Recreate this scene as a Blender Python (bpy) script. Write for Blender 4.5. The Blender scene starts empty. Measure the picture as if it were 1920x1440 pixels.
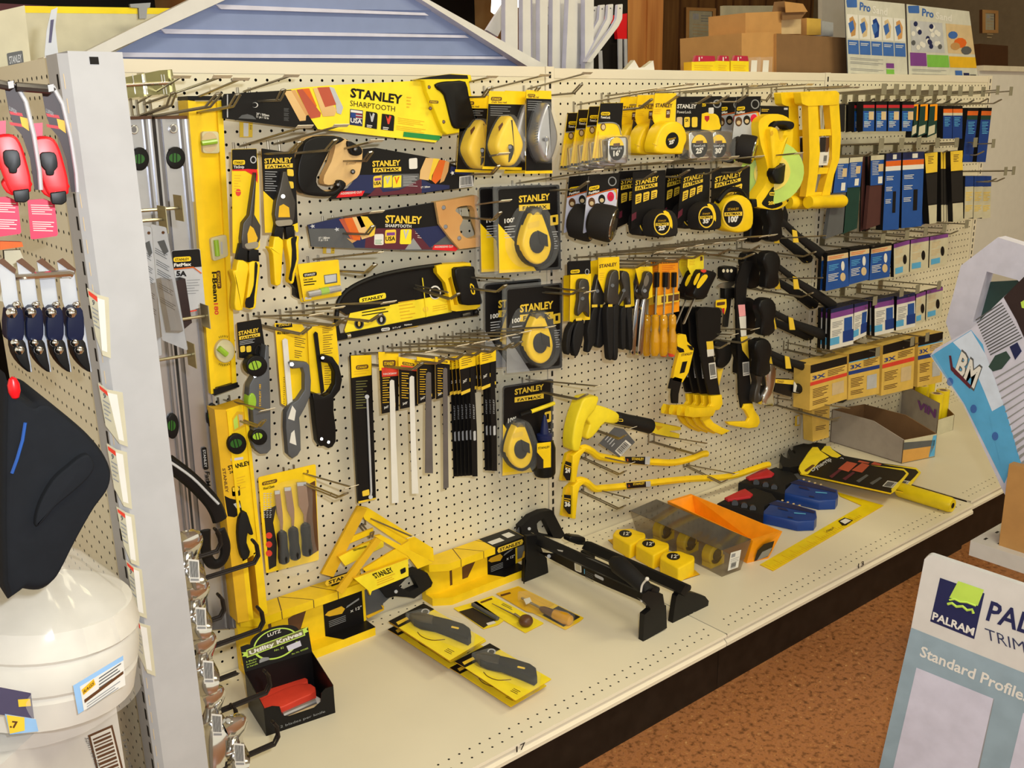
# Hardware-store aisle: pegboard bays of hand tools. Lengths in this script are inches, scaled to metres when a mesh is made.
import bpy,bmesh,math,random
import numpy as np
from mathutils import Vector,Matrix
random.seed(7)
IN=0.0254
FLOOR=-57.4            # floor height; the first row of pegboard holes is height 0, the pegboard face is y = 0
DECK=-51.0
scene=bpy.context.scene
COL=scene.collection

# ---------------------------------------------------------------- camera
F_PX=1811.05
ROT=(-0.25629724,0.11017488,-0.67224676)
CAM=np.array([-66.8797,-76.8111,-2.8534])
def _rot(r):
    r=np.array(r);t=np.linalg.norm(r);k=r/t
    K=np.array([[0,-k[2],k[1]],[k[2],0,-k[0]],[-k[1],k[0],0]])
    return np.eye(3)+math.sin(t)*K+(1-math.cos(t))*K@K
RM=_rot(ROT)
cam_data=bpy.data.cameras.new('camera');cam=bpy.data.objects.new('camera',cam_data);COL.objects.link(cam)
cam_data.sensor_fit='HORIZONTAL';cam_data.sensor_width=36.0;cam_data.lens=F_PX*36.0/1920.0
cam_data.clip_start=0.02;cam_data.clip_end=100
_X,_Yf,_Z=RM[:,0],RM[:,1],RM[:,2]
_m=Matrix(((_X[0],_Z[0],-_Yf[0]),(_X[1],_Z[1],-_Yf[1]),(_X[2],_Z[2],-_Yf[2]))).to_4x4()
_m.translation=Vector((CAM[0]*IN,CAM[1]*IN,(CAM[2]-FLOOR)*IN))
cam.matrix_world=_m
scene.camera=cam

# ---------------------------------------------------------------- world, lamps, exposure
scene.view_settings.view_transform='Standard';scene.view_settings.look='None'
scene.view_settings.exposure=0.22;scene.view_settings.gamma=1.0;scene.view_settings.use_curve_mapping=False
w=bpy.data.worlds.new('world');scene.world=w;w.use_nodes=True
w.node_tree.nodes['Background'].inputs['Color'].default_value=(1.0,0.92,0.70,1)
w.node_tree.nodes['Background'].inputs['Strength'].default_value=0.88
def lamp(name,kind,loc,aim,power,color,**kw):
    d=bpy.data.lights.new(name,kind);d.energy=power;d.color=color
    for k,v in kw.items(): setattr(d,k,v)
    o=bpy.data.objects.new(name,d);COL.objects.link(o)
    o.location=(loc[0]*IN,loc[1]*IN,(loc[2]-FLOOR)*IN)
    dv=Vector(aim)-Vector(loc);o.rotation_euler=dv.to_track_quat('-Z','Y').to_euler()
    return o
# ceiling fluorescents over the aisle, and the flash of the camera
lamp('ceiling_tube_light','AREA',(-20,-80,62),(-20,-40,-57),33,(1.0,0.92,0.68),shape='RECTANGLE',size=48*IN,size_y=20*IN)
lamp('ceiling_tube_light','AREA',(60,-80,62),(60,-40,-57),34,(1.0,0.91,0.56),shape='RECTANGLE',size=48*IN,size_y=20*IN)
lamp('ceiling_tube_light','AREA',(20,60,62),(20,70,-57),34,(1.0,0.86,0.55),shape='RECTANGLE',size=80*IN,size_y=20*IN)
lamp('camera_flash','AREA',(CAM[0]+3.2,CAM[1]-1.5,CAM[2]+3.2),(0,0,-15),16,(0.90,0.95,1.0),shape='RECTANGLE',size=1.6*IN,size_y=1.0*IN)

# ---------------------------------------------------------------- pixels of the 1920x1440 frame to points on a plane
def ray(px,py): return RM@np.array([(px-960)/F_PX,1.0,(720-py)/F_PX])
def _hit(px,py,ax,v):
    d=ray(px,py);return CAM+d*((v-CAM[ax])/d[ax])
class Pl:
    """A plane that pixels are traced onto: along an axis (ax 0,1,2 = x,y,z) at value v, or through point o with normal n."""
    def __init__(s,ax=None,v=0.0,o=None,n=None):
        if ax is not None:
            n=np.zeros(3);n[ax]=1.0;o=n*v
        s.o=np.array(o,float);n=np.array(n,float);n /= np.linalg.norm(n)
        if (CAM-s.o)@n<0: n=-n
        s.n=n                                   # towards the viewer's side
    def __call__(s,px,py):
        d=ray(px,py);return CAM+d*(((s.o-CAM)@s.n)/(d@s.n))
    def up(s,h): return Pl(o=s.o+s.n*h,n=s.n)
def Y(v): return Pl(1,v)
def Zp(v): return Pl(2,v)
def Xp(v): return Pl(0,v)
def pix(P):
    d=(np.array(P,float)-CAM)@RM
    return 960+F_PX*d[0]/d[1],720-F_PX*d[2]/d[1]

# ---------------------------------------------------------------- materials
def lin(h):
    h=h.lstrip('#');c=[int(h[i:i+2],16)/255 for i in (0,2,4)]
    return tuple(x/12.92 if x<=0.04045 else ((x+0.055)/1.055) ** 2.4 for x in c)
MATS={}
SPEC={}
def spec(key,col,rough=0.5,metal=0.0,alpha=1.0,var=0.06,scale=6.0,bump=0.0,col2=None,emit=0.0,coat=0.0): SPEC[key]=dict(col=col,rough=rough,metal=metal,alpha=alpha,var=var,scale=scale,bump=bump,col2=col2,emit=emit,coat=coat)
def M(key):
    if key in MATS: return MATS[key]
    s=SPEC[key];m=bpy.data.materials.new(key);m.use_nodes=True;nt=m.node_tree;N=nt.nodes;L=nt.links
    b=N['Principled BSDF'];c=lin(s['col'])
    b.inputs['Roughness'].default_value=s['rough'];b.inputs['Metallic'].default_value=s['metal']
    b.inputs['Specular IOR Level'].default_value=.22 if max(c)<.05 else .4
    if s['coat'] and s['alpha']<1: b.inputs['Coat Weight'].default_value=s['coat'];b.inputs['Coat Roughness'].default_value=0.08
    tc=N.new('ShaderNodeTexCoord');nz=N.new('ShaderNodeTexNoise');nz.inputs['Scale'].default_value=s['scale']/IN/10;nz.inputs['Detail'].default_value=4
    L.new(tc.outputs['Object'],nz.inputs['Vector'])
    rp=N.new('ShaderNodeValToRGB');v=s['var']
    if s['col2']: c2=lin(s['col2']);lo=c;hi=c2
    else: lo=tuple(x*(1-v) for x in c);hi=tuple(min(1,x*(1+v)) for x in c)
    rp.color_ramp.elements[0].position=0.35;rp.color_ramp.elements[1].position=0.65
    rp.color_ramp.elements[0].color=(*lo,1);rp.color_ramp.elements[1].color=(*hi,1)
    L.new(nz.outputs['Fac'],rp.inputs['Fac']);L.new(rp.outputs['Color'],b.inputs['Base Color'])
    if s['bump']:
        bp=N.new('ShaderNodeBump');bp.inputs['Strength'].default_value=s['bump'];bp.inputs['Distance'].default_value=0.001
        L.new(nz.outputs['Fac'],bp.inputs['Height']);L.new(bp.outputs['Normal'],b.inputs['Normal'])
    if s['emit']:
        b.inputs['Emission Color'].default_value=(*c,1);b.inputs['Emission Strength'].default_value=s['emit']
    if s['alpha']<1: b.inputs['Alpha'].default_value=s['alpha']
    MATS[key]=m;return m

# ---------------------------------------------------------------- mesh building
A=np.array
def unit(v): v=A(v,float);return v/max(np.linalg.norm(v),1e-9)
class B:
    """Collects shapes in inches; made into ONE mesh object."""
    def __init__(s): s.v=[];s.f=[];s.m=[];s.k=[];s.c=0
    def mi(s,key):
        if key not in s.k: s.k.append(key)
        return s.k.index(key)
    def add(s,vs,fs,key):
        o=len(s.v);s.v.extend([tuple(map(float,x)) for x in vs]);i=s.mi(key)
        for f in fs: s.f.append(tuple(o+j for j in f));s.m.append(i)
    # prism between two equal loops
    def prism(s,a,b,key,side=None,back=None):
        n=len(a);s.add(a,[tuple(range(n))],key);s.add(b,[tuple(range(n))[::-1]],back or side or key)
        s.add(list(a)+list(b),[(i,n+i,n+(i+1)%n,(i+1)%n) for i in range(n)],side or key)
    def flat(s,pts,pl,key,lift=0.012):
        s.c=(s.c+1)%60;q=pl.up(lift+.0006*s.c);s.add([q(*p) for p in pts],[tuple(range(len(pts)))],key)
    def slab(s,pts,pl,d,key,side=None,lift=0.0):
        a=[pl.up(lift)(*p) for p in pts];b=[x-pl.n*d for x in a];s.prism(a,b,key,side)
    def puff(s,pts,pl,d,bev,key,side=None,n=3,back=True):
        """A solid with a rounded front rim: pts traced on pl (its widest outline), d deep, bev in px."""
        c=[pl(*p) for p in pts];N_=len(pts);rings=[[x-pl.n*d/2 for x in c]]
        for k in range(n+1):
            t=k/n*math.pi/2;q=inset(pts,bev*(1-math.cos(t)))
            h=d/2-min(d*.45,bev*d_in(pl,pts))*(1-math.sin(t));rings.append([pl(*p)+pl.n*h for p in q])
        vs=[x for r in rings for x in r];fs=[]
        for k in range(len(rings)-1):
            for i in range(N_): j=(i+1)%N_;fs.append((k*N_+i,k*N_+j,(k+1)*N_+j,(k+1)*N_+i))
        s.add(vs,fs,side or key);s.add(rings[-1],[tuple(range(N_))],key)
        if back: s.add(rings[0],[tuple(range(N_))[::-1]],side or key)
    def box(s,c,e,key,R=None):
        """Axis box: centre, full sizes; R optional 3x3 columns."""
        c=A(c,float);e=A(e,float)/2;R=np.eye(3) if R is None else R
        vs=[c+R@(A([x,y,z])*e) for x in (-1,1) for y in (-1,1) for z in (-1,1)]
        s.add(vs,[(0,1,3,2),(4,6,7,5),(0,4,5,1),(2,3,7,6),(0,2,6,4),(1,5,7,3)],key)
    def bbox(s,lo,hi,key): s.box((A(lo,float)+A(hi,float))/2,A(hi,float)-A(lo,float),key)
    def hexa(s,a,b,key): s.prism(a,b,key)
    def tube(s,path,r,key,n=8,cap=True,flat=1.0,upv=(0,0,1)):
        """Swept tube; r a number or one per point; flat squeezes along the second axis."""
        P=[A(p,float) for p in path];R=r if isinstance(r,(list,tuple)) else [r]*len(P)
        vs=[];U=None
        for i,p in enumerate(P):
            t=unit((P[i+1] if i+1<len(P) else p)-(P[i-1] if i else p))
            if U is None:
                U=A(upv,float)
                if abs(U@t)>0.95: U=A((1.0,0,0))
            U=unit(U-t*(U@t));V=np.cross(t,U)
            for k in range(n):
                a=2*math.pi*k/n;vs.append(p+R[i]*(math.cos(a)*U+flat*math.sin(a)*V))
        fs=[(i*n+k,i*n+(k+1)%n,(i+1)*n+(k+1)%n,(i+1)*n+k) for i in range(len(P)-1) for k in range(n)]
        s.add(vs,fs,key)
        if cap: s.add(vs[:n],[tuple(range(n))[::-1]],key);s.add(vs[-n:],[tuple(range(n))],key)
    def wire(s,pts,r,key,n=6): s.tube([(Y(p[2])(p[0],p[1]) if len(p)==3 else p) for p in pts],r,key,n)
    def lathe(s,p0,p1,prof,key,n=20,keys=None):
        """Turned solid about p0->p1; prof = (t along the axis 0..1, radius)."""
        p0=A(p0,float);p1=A(p1,float);t=unit(p1-p0);U=unit(np.cross(t,(0,0,1) if abs(t[2])<.9 else (1,0,0)));V=np.cross(t,U)
        vs=[]
        for a,r in prof:
            for k in range(n):
                w_=2*math.pi*k/n;vs.append(p0+(p1-p0)*a+r*(math.cos(w_)*U+math.sin(w_)*V))
        for i in range(len(prof)-1):
            fs=[(i*n+k,i*n+(k+1)%n,(i+1)*n+(k+1)%n,(i+1)*n+k) for k in range(n)]
            kk=keys[i] if keys else key
            o=len(s.v)
            s.add([vs[j] for j in range(i*n,(i+2)*n)],[tuple(j-i*n for j in f) for f in fs],kk)
        s.add(vs[:n],[tuple(range(n))[::-1]],keys[0] if keys else key);s.add(vs[-n:],[tuple(range(n))],keys[-1] if keys else key)
    def ball(s,c,r,key,n=12,R=None):
        c=A(c,float);r=A(r,float)*np.ones(3);R=np.eye(3) if R is None else R;vs=[]
        m=n // 2
        for i in range(m+1):
            t=math.pi*i/m
            for k in range(n): p=2*math.pi*k/n;vs.append(c+R@(r*A((math.sin(t)*math.cos(p),math.sin(t)*math.sin(p),math.cos(t)))))
        s.add(vs,[(i*n+k,i*n+(k+1)%n,(i+1)*n+(k+1)%n,(i+1)*n+k) for i in range(m) for k in range(n)],key)
    def grid(s,fn,nu,nv,key):
        vs=[fn(i/nu,j/nv) for i in range(nu+1) for j in range(nv+1)]
        s.add(vs,[(i*(nv+1)+j,i*(nv+1)+j+1,(i+1)*(nv+1)+j+1,(i+1)*(nv+1)+j) for i in range(nu) for j in range(nv)],key)
    def text(s,t,p0,p1,pu,pl,key,bold=0.0,lift=0.03):
        """Lettering: baseline from pixel p0 to p1, cap height from p0 to pu (or a number of px straight up), on plane pl."""
        if not isinstance(pu,tuple): pu=(p0[0],p0[1]-pu)
        q=pl.up(lift);s.text3(t,q(*p0),q(*p1),q(*pu),key,bold)
    def text3(s,t,P0,P1,Pu,key,bold=0.0):
        vs,fs,W,x0=glyphs(t,bold);e1=(P1-P0)/W;e2=(Pu-P0)/0.70
        s.add([P0+e1*(v[0]-x0)+e2*v[1] for v in vs],fs,key)
    def lines(s,p0,p1,dv,n,pl,key,h=0.35,lens=(1,.85,.95,.6,.9,.7),lift=0.02):
        """Small print too fine to read: n thin bars from p0-p1, stepped by dv px."""
        for i in range(n):
            k=lens[i%len(lens)];a=(p0[0]+dv[0]*i,p0[1]+dv[1]*i);b=(a[0]+(p1[0]-p0[0])*k,a[1]+(p1[1]-p0[1])*k)
            s.flat([a,b,(b[0]+dv[0]*h,b[1]+dv[1]*h),(a[0]+dv[0]*h,a[1]+dv[1]*h)],pl,key,lift)
    def make(s,name,parent=None,org=(0,0,0),smooth=35):
        me=bpy.data.meshes.new(name);o_=A(org,float)
        me.from_pydata([((v[0]-o_[0])*IN,(v[1]-o_[1])*IN,(v[2]-o_[2])*IN) for v in s.v],[],s.f)
        for k in s.k: me.materials.append(M(k))
        me.polygons.foreach_set('material_index',s.m)
        me.update()
        bm=bmesh.new();bm.from_mesh(me);bmesh.ops.remove_doubles(bm,verts=bm.verts,dist=0.00002)
        if len(bm.faces)<20000: bmesh.ops.recalc_face_normals(bm,faces=bm.faces)
        bm.to_mesh(me);bm.free()
        if smooth:
            me.polygons.foreach_set('use_smooth',[True]*len(me.polygons));me.set_sharp_from_angle(angle=math.radians(smooth))
        o=bpy.data.objects.new(name,me);COL.objects.link(o)
        if parent is not None: o.parent=parent
        return o
def d_in(pl,pts):
    a,b=pl(*pts[0]),pl(pts[0][0]+1,pts[0][1]);return float(np.linalg.norm(b-a))
def inset(pts,d):
    if d==0: return list(pts)
    n=len(pts)
    if d>10:
        cx,cy=np.mean(A(pts,float),axis=0);r=max(np.hypot(p[0]-cx,p[1]-cy) for p in pts);k=1-d/r
        return [(cx+(p[0]-cx)*k,cy+(p[1]-cy)*k) for p in pts]
    ar=sum(pts[i][0]*pts[(i+1)%n][1]-pts[(i+1)%n][0]*pts[i][1] for i in range(n));sg=1 if ar>0 else -1
    out=[]
    for i in range(n):
        a,b,c=A(pts[i-1],float),A(pts[i],float),A(pts[(i+1)%n],float)
        n1=unit(A((-(b-a)[1],(b-a)[0])))*sg;n2=unit(A((-(c-b)[1],(c-b)[0])))*sg
        m=unit(n1+n2);k=d/max(0.45,m@n1);out.append(tuple(b+m*k))
    return out
def rr(p,r=6,n=4):
    """Round the corners of a pixel polygon; r a number or one per corner."""
    out=[];m=len(p)
    for i in range(m):
        a,b,c=A(p[i-1],float),A(p[i],float),A(p[(i+1)%m],float);q=r[i] if isinstance(r,(list,tuple)) else r
        q=min(q,np.linalg.norm(a-b)*.49,np.linalg.norm(c-b)*.49)
        if q<0.3: out.append(tuple(b));continue
        u=b+unit(a-b)*q;v=b+unit(c-b)*q
        for k in range(n+1): t=k/n;out.append(tuple((1-t) ** 2*u+2*t*(1-t)*b+t*t*v))
    return out
def ell(cx,cy,rx,ry,n=24,rot=0.0):
    c,s_=math.cos(rot),math.sin(rot)
    return [(cx+rx*math.cos(t)*c-ry*math.sin(t)*s_,cy+rx*math.cos(t)*s_+ry*math.sin(t)*c) for t in [2*math.pi*k/n for k in range(n)]]
def spl(p,n=4,closed=True):
    """Catmull-Rom through pixel points."""
    out=[];m=len(p)
    for i in range(m if closed else m-1):
        g=lambda j: A(p[j%m] if closed else p[max(0,min(m-1,j))],float)
        a,b,c,d=g(i-1),g(i),g(i+1),g(i+2)
        for k in range(n):
            t=k/n;out.append(tuple(.5*(2*b+(c-a)*t+(2*a-5*b+4*c-d)*t*t+(3*b-a-3*c+d)*t ** 3)))
    if not closed: out.append(tuple(p[-1]))
    return out
def Z(ox,oy,s):
    """Coordinates read off an enlarged view of the frame (origin ox, oy, scale s) as frame pixels."""
    def f(*p):
        if len(p)==2 and not hasattr(p[0],'__len__'): return (ox+p[0]/s,oy+p[1]/s)
        p=p[0] if len(p)==1 else p
        return [(ox+x/s,oy+y/s) for x,y in p]
    f.s=s;return f
za=Z(0,0,4);zb=Z(400,100,3.84);zc=Z(860,130,5.0526);zd=Z(1040,130,4.8);ze=Z(1380,130,3.5556);zf=Z(0,340,4);zg=Z(400,400,3.84)
zh=Z(640,600,4.3636);zi=Z(1040,440,4.8);zj=Z(1380,400,3.5556);zk=Z(0,680,4);zl=Z(400,720,4.8);zm=Z(1030,700,4.5714);zn=Z(1380,640,3.5556)
zo=Z(0,1000,3.2727);zp=Z(400,1000,3.6);zq=Z(700,930,3.0);zr=Z(200,0,2.2326);zs=Z(900,0,4.8);zt=Z(1240,0,2.8235);zu=Z(1520,400,2.4);zv=Z(1400,960,3.0);zw=Z(1120,860,3.4286)
def hole(outer,inner):
    """One loop around a polygon with an opening cut in it."""
    ar=lambda q: sum(q[i][0]*q[(i+1)%len(q)][1]-q[(i+1)%len(q)][0]*q[i][1] for i in range(len(q)))
    if ar(outer)*ar(inner)>0: inner=inner[::-1]
    i,j=min(((i,j) for i in range(len(outer)) for j in range(len(inner))),key=lambda k: (outer[k[0]][0]-inner[k[1]][0]) ** 2+(outer[k[0]][1]-inner[k[1]][1]) ** 2)
    o=outer[i:]+outer[:i];n=inner[j:]+inner[:j]
    d=unit(A(n[0])-A(o[0]));e=A((-d[1],d[0]))*.04
    p=lambda a,s_: (a[0]+e[0]*s_,a[1]+e[1]*s_)
    sg=1 if ar(outer)>0 else -1
    return [p(o[0],-sg)]+o[1:]+[p(o[0],sg)]+[p(n[0],sg)]+n[1:]+[p(n[0],-sg)]
def quad(a,b,c,d):
    """Bilinear frame on four pixel corners (top-left, top-right, bottom-right, bottom-left): returns f(u, v), v down."""
    a,b,c,d=map(lambda q: A(q,float),(a,b,c,d))
    return lambda u,v: tuple((a*(1-u)+b*u)*(1-v)+(d*(1-u)+c*u)*v)
def qrect(q,u0,v0,u1,v1): return [q(u0,v0),q(u1,v0),q(u1,v1),q(u0,v1)]
_G={}
def glyphs(t,bold):
    if (t,bold) in _G: return _G[(t,bold)]
    cu=bpy.data.curves.new('lettering','FONT');cu.body=t;cu.size=1.0;cu.offset=bold;cu.resolution_u=2;cu.fill_mode='FRONT'
    ob=bpy.data.objects.new('lettering',cu);COL.objects.link(ob)
    bpy.context.view_layer.update();dg=bpy.context.evaluated_depsgraph_get();ev=ob.evaluated_get(dg);me=ev.to_mesh()
    vs=[(v.co.x,v.co.y) for v in me.vertices];fs=[tuple(p.vertices) for p in me.polygons];ev.to_mesh_clear()
    bpy.data.objects.remove(ob);bpy.data.curves.remove(cu)
    xs=[v[0] for v in vs] or [0,1];_G[(t,bold)]=(vs,fs,max(xs)-min(xs),min(xs));return _G[(t,bold)]

# ---------------------------------------------------------------- things, parts, structure
def tagged(o,label,cat,group=None,kind=None):
    if label: o['label']=label
    if cat: o['category']=cat
    if group: o['group']=group
    if kind: o['kind']=kind
    return o
class Thing:
    def __init__(s,name,label,cat,org,group=None):
        s.org=A(org,float);s.o=bpy.data.objects.new(name,None);COL.objects.link(s.o);s.o.empty_display_size=0.02
        s.o.location=(s.org[0]*IN,s.org[1]*IN,(s.org[2]-FLOOR)*IN);tagged(s.o,label,cat,group)
    def part(s,name,b,parent=None,label=None,smooth=35):
        o=b.make(name,parent or s.o,s.org,smooth)
        if label: o['label']=label
        return o
def solo(name,label,cat,b,group=None,kind=None,smooth=35):
    lo=np.min(A(b.v),axis=0);hi=np.max(A(b.v),axis=0);org=A(((lo[0]+hi[0])/2,(lo[1]+hi[1])/2,lo[2]))
    o=b.make(name,None,org,smooth);o.location=(org[0]*IN,org[1]*IN,(org[2]-FLOOR)*IN)
    return tagged(o,label,cat,group,kind)
def struct(name,b,smooth=35):
    o=b.make(name,None,(0,0,FLOOR),smooth);o['kind']='structure';return o
def copy_thing(root,d,label=None,group=None):
    """A copy of a thing, its parts and sub-parts, moved by d inches."""
    r=root.copy();COL.objects.link(r);r.location=Vector(root.location)+Vector((d[0]*IN,d[1]*IN,d[2]*IN))
    if label: r['label']=label
    if group: r['group']=group
    def rec(src,dst):
        for ch in list(src.children):
            c=ch.copy();COL.objects.link(c);c.parent=dst;rec(ch,c)
    rec(root,r);return r
# ---------------------------------------------------------------- colours
spec('peg','#e0d8c0',0.55,var=0.03,scale=.6)
spec('cream','#e3dac6',0.45,var=0.03,scale=.6)
spec('deckm','#e0d8c2',0.42,var=0.05,scale=.5)
spec('white','#d0cecb',0.45,var=0.03)
spec('paper','#dddbd6',0.6,var=0.02)
spec('dark','#17130f',0.7)
spec('kick','#1d1713',0.35,var=0.3)
spec('posth','#b2b2b4',0.5,var=0.03)
spec('blk','#141314',0.38,coat=0.25)
spec('blkm','#1b1a1b',0.6,bump=.15,scale=30)
spec('card','#141213',0.42,coat=.15)
spec('card2','#2a2625',0.4)
spec('yel','#f4cd16',0.42,coat=.15)
spec('ylt','#f5dd2c',0.45)
spec('ybr','#ecd216',0.38,coat=.2)
spec('ydk','#dfb020',0.5)
spec('ypa','#e9c53a',0.5)
spec('org','#f59a12',0.35,coat=.2)
spec('orgd','#d8641c',0.5)
spec('red','#dd141f',0.32,coat=.3)
spec('redd','#b7202c',0.5)
spec('redt','#d9412f',0.4)
spec('pink','#d3124c',0.4)
spec('blu','#1f4f9e',0.4)
spec('blud','#143a86',0.35,coat=.2)
spec('navy','#1b2452',0.4)
spec('sky','#57a8dc',0.45)
spec('grn','#1f8a44',0.5)
spec('lime','#b9d957',0.45)
spec('vial','#94bd3a',0.15,coat=.5)
spec('viald','#2c6128',0.15,coat=.5)
spec('gry','#8d8f93',0.5)
spec('gryl','#b8bac0',0.5)
spec('gryd','#55575a',0.5)
spec('slate','#5f6268',0.45,metal=.3)
spec('alu','#b9bac2',0.32,metal=.85,var=.04)
spec('alud','#7d7b7e',0.4,metal=.7)
spec('steel','#a9a294',0.3,metal=.9,var=.08)
spec('chrome','#d7d6d6',0.12,metal=1.0,var=.02)
spec('chrd','#55524f',0.42,metal=.8)
spec('zinc','#b3ad92',0.3,metal=.85,var=.12,scale=1.5)
spec('wire','#9c9483',0.35,metal=.85,var=.1)
spec('wireb','#2c2623',0.4,metal=.4)
spec('bar','#d9d0bb',0.3,metal=.15)
spec('wood','#d3a468',0.5,col2='#c08a50',scale=1.2)
spec('woodl','#e0bd84',0.5,col2='#d3a96c',scale=1.5)
spec('woodr','#c8612f',0.5)
spec('brick','#b5523a',0.55)
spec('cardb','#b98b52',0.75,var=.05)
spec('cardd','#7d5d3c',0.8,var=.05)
spec('maroon','#5a2030',0.45)
spec('olive','#6b6a3c',0.5)
spec('clear','#e9eef2',0.08,alpha=0.07,coat=.25)
spec('smoke','#4a4a4c',0.08,alpha=0.72,coat=.6)
spec('amber','#d69a10',0.08,alpha=0.86,coat=.8)
spec('brn','#5b3a22',0.4)
spec('tan','#cdb58c',0.6)
spec('purp','#7a3f8e',0.45)
spec('tape','#cfc79e',0.35)
spec('rubr','#23201f',0.7)
spec('grnd','#1d3b34',0.7)
spec('brd','#4a2724',0.75)
spec('cloth','#16191f',0.85,bump=.4,scale=14)
spec('rag','#d6d2ca',0.8,bump=.5,scale=5)
spec('lilac','#c9c9dd',0.5)
spec('siding','#7e8cb4',0.55,var=.03)
spec('certp','#c5bfa6',0.6)
spec('smoke2','#7a6a55',0.06,alpha=0.38,coat=.6)
spec('pink2','#e9a0a8',0.5)
spec('plate','#8f8a76',.45,metal=.25)
spec('ypb','#d9b455',.55)
spec('gryc','#a59b92',.7)
spec('orgm','#cf9a4c',.6)
spec('chr2','#8b865f',.25,metal=.9)
spec('brn2','#35292a',.35)
spec('crdr','#2a1414',.4)
spec('blud2','#161c38',.3,coat=.4)
spec('bagf','#f0efee',.12,alpha=.2,coat=.8,var=.02)
spec('skyl','#8fb9e6',.5)
spec('purp2','#4a4663',.5)
spec('glow','#fff4d8',.5,emit=6.0)
spec('redc','#b01c40',.4)
spec('certg','#c9c8bd',.5)
spec('bluf','#3a66b0',.5)
spec('grnl','#79b84a',.5)
spec('grnd2','#2c443f',.6)
spec('skyp','#cfdcf2',.5)
spec('bluegr','#8fa5b4',.5)
spec('navy2','#2d3356',.5)
# ---------------------------------------------------------------- the room
def floor_material():
    m=bpy.data.materials.new('speckled_tile');m.use_nodes=True;nt=m.node_tree;N=nt.nodes;L=nt.links;b=N['Principled BSDF'];b.inputs['Roughness'].default_value=.38
    tc=N.new('ShaderNodeTexCoord')
    mp=N.new('ShaderNodeMapping');mp.inputs['Scale'].default_value=(1,1,1);L.new(tc.outputs['Object'],mp.inputs['Vector'])
    n1=N.new('ShaderNodeTexNoise');n1.inputs['Scale'].default_value=70;n1.inputs['Detail'].default_value=6;L.new(mp.outputs['Vector'],n1.inputs['Vector'])
    r1=N.new('ShaderNodeValToRGB');e=r1.color_ramp.elements
    e[0].position=.28;e[0].color=(*lin('#5c3a20'),1);e[1].position=.72;e[1].color=(*lin('#c09060'),1)
    for p,c in ((.42,'#8c5a34'),(.52,'#a56e46'),(.6,'#9a6236')):
        k=e.new(p);k.color=(*lin(c),1)
    n2=N.new('ShaderNodeTexVoronoi');n2.inputs['Scale'].default_value=90;L.new(mp.outputs['Vector'],n2.inputs['Vector'])
    r2=N.new('ShaderNodeValToRGB');r2.color_ramp.elements[0].position=.10;r2.color_ramp.elements[0].color=(.35,.3,.28,1);r2.color_ramp.elements[1].position=.2;r2.color_ramp.elements[1].color=(1,1,1,1)
    L.new(n2.outputs['Distance'],r2.inputs['Fac'])
    mx=N.new('ShaderNodeMix');mx.data_type='RGBA';mx.blend_type='MULTIPLY';mx.inputs['Factor'].default_value=.8
    L.new(n1.outputs['Fac'],r1.inputs['Fac']);L.new(r1.outputs['Color'],mx.inputs['A']);L.new(r2.outputs['Color'],mx.inputs['B'])
    L.new(mx.outputs['Result'],b.inputs['Base Color']);MATS['floorm']=m
def plank_material(key,c1,c2,w_):
    m=bpy.data.materials.new(key);m.use_nodes=True;nt=m.node_tree;N=nt.nodes;L=nt.links;b=N['Principled BSDF'];b.inputs['Roughness'].default_value=.5
    tc=N.new('ShaderNodeTexCoord');mp=N.new('ShaderNodeMapping');mp.inputs['Scale'].default_value=(9,9,.7);L.new(tc.outputs['Object'],mp.inputs['Vector'])
    n1=N.new('ShaderNodeTexNoise');n1.inputs['Scale'].default_value=3;n1.inputs['Detail'].default_value=5;L.new(mp.outputs['Vector'],n1.inputs['Vector'])
    r1=N.new('ShaderNodeValToRGB');e=r1.color_ramp.elements;e[0].position=.3;e[0].color=(*lin(c1),1);e[1].position=.7;e[1].color=(*lin(c2),1)
    L.new(n1.outputs['Fac'],r1.inputs['Fac']);L.new(r1.outputs['Color'],b.inputs['Base Color']);MATS[key]=m
floor_material()
plank_material('panelling','#6a4522','#8a6234',6)
plank_material('postwood','#a5622a','#c98a48',6)
spec('plaster','#cfcac2',.7,var=.02);spec('plasterd','#8b7a60',.7);spec('ceil','#d8d4c8',.8)
b=B();b.bbox((-170,-190,FLOOR-2),(230,130,FLOOR),'floorm');struct('floor',b)
b=B();b.bbox((-170,-190,64),(230,130,66),'ceil');struct('ceiling',b)
b=B();b.bbox((-170,126,FLOOR),(230,130,64),'panelling')
for x in range(-160,230,8): b.bbox((x,125.6,FLOOR),(x+.5,126,64),'brn')
struct('wall_back',b)
b=B();b.bbox((226,-190,FLOOR),(230,126,64),'plasterd');struct('wall_side',b)
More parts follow.
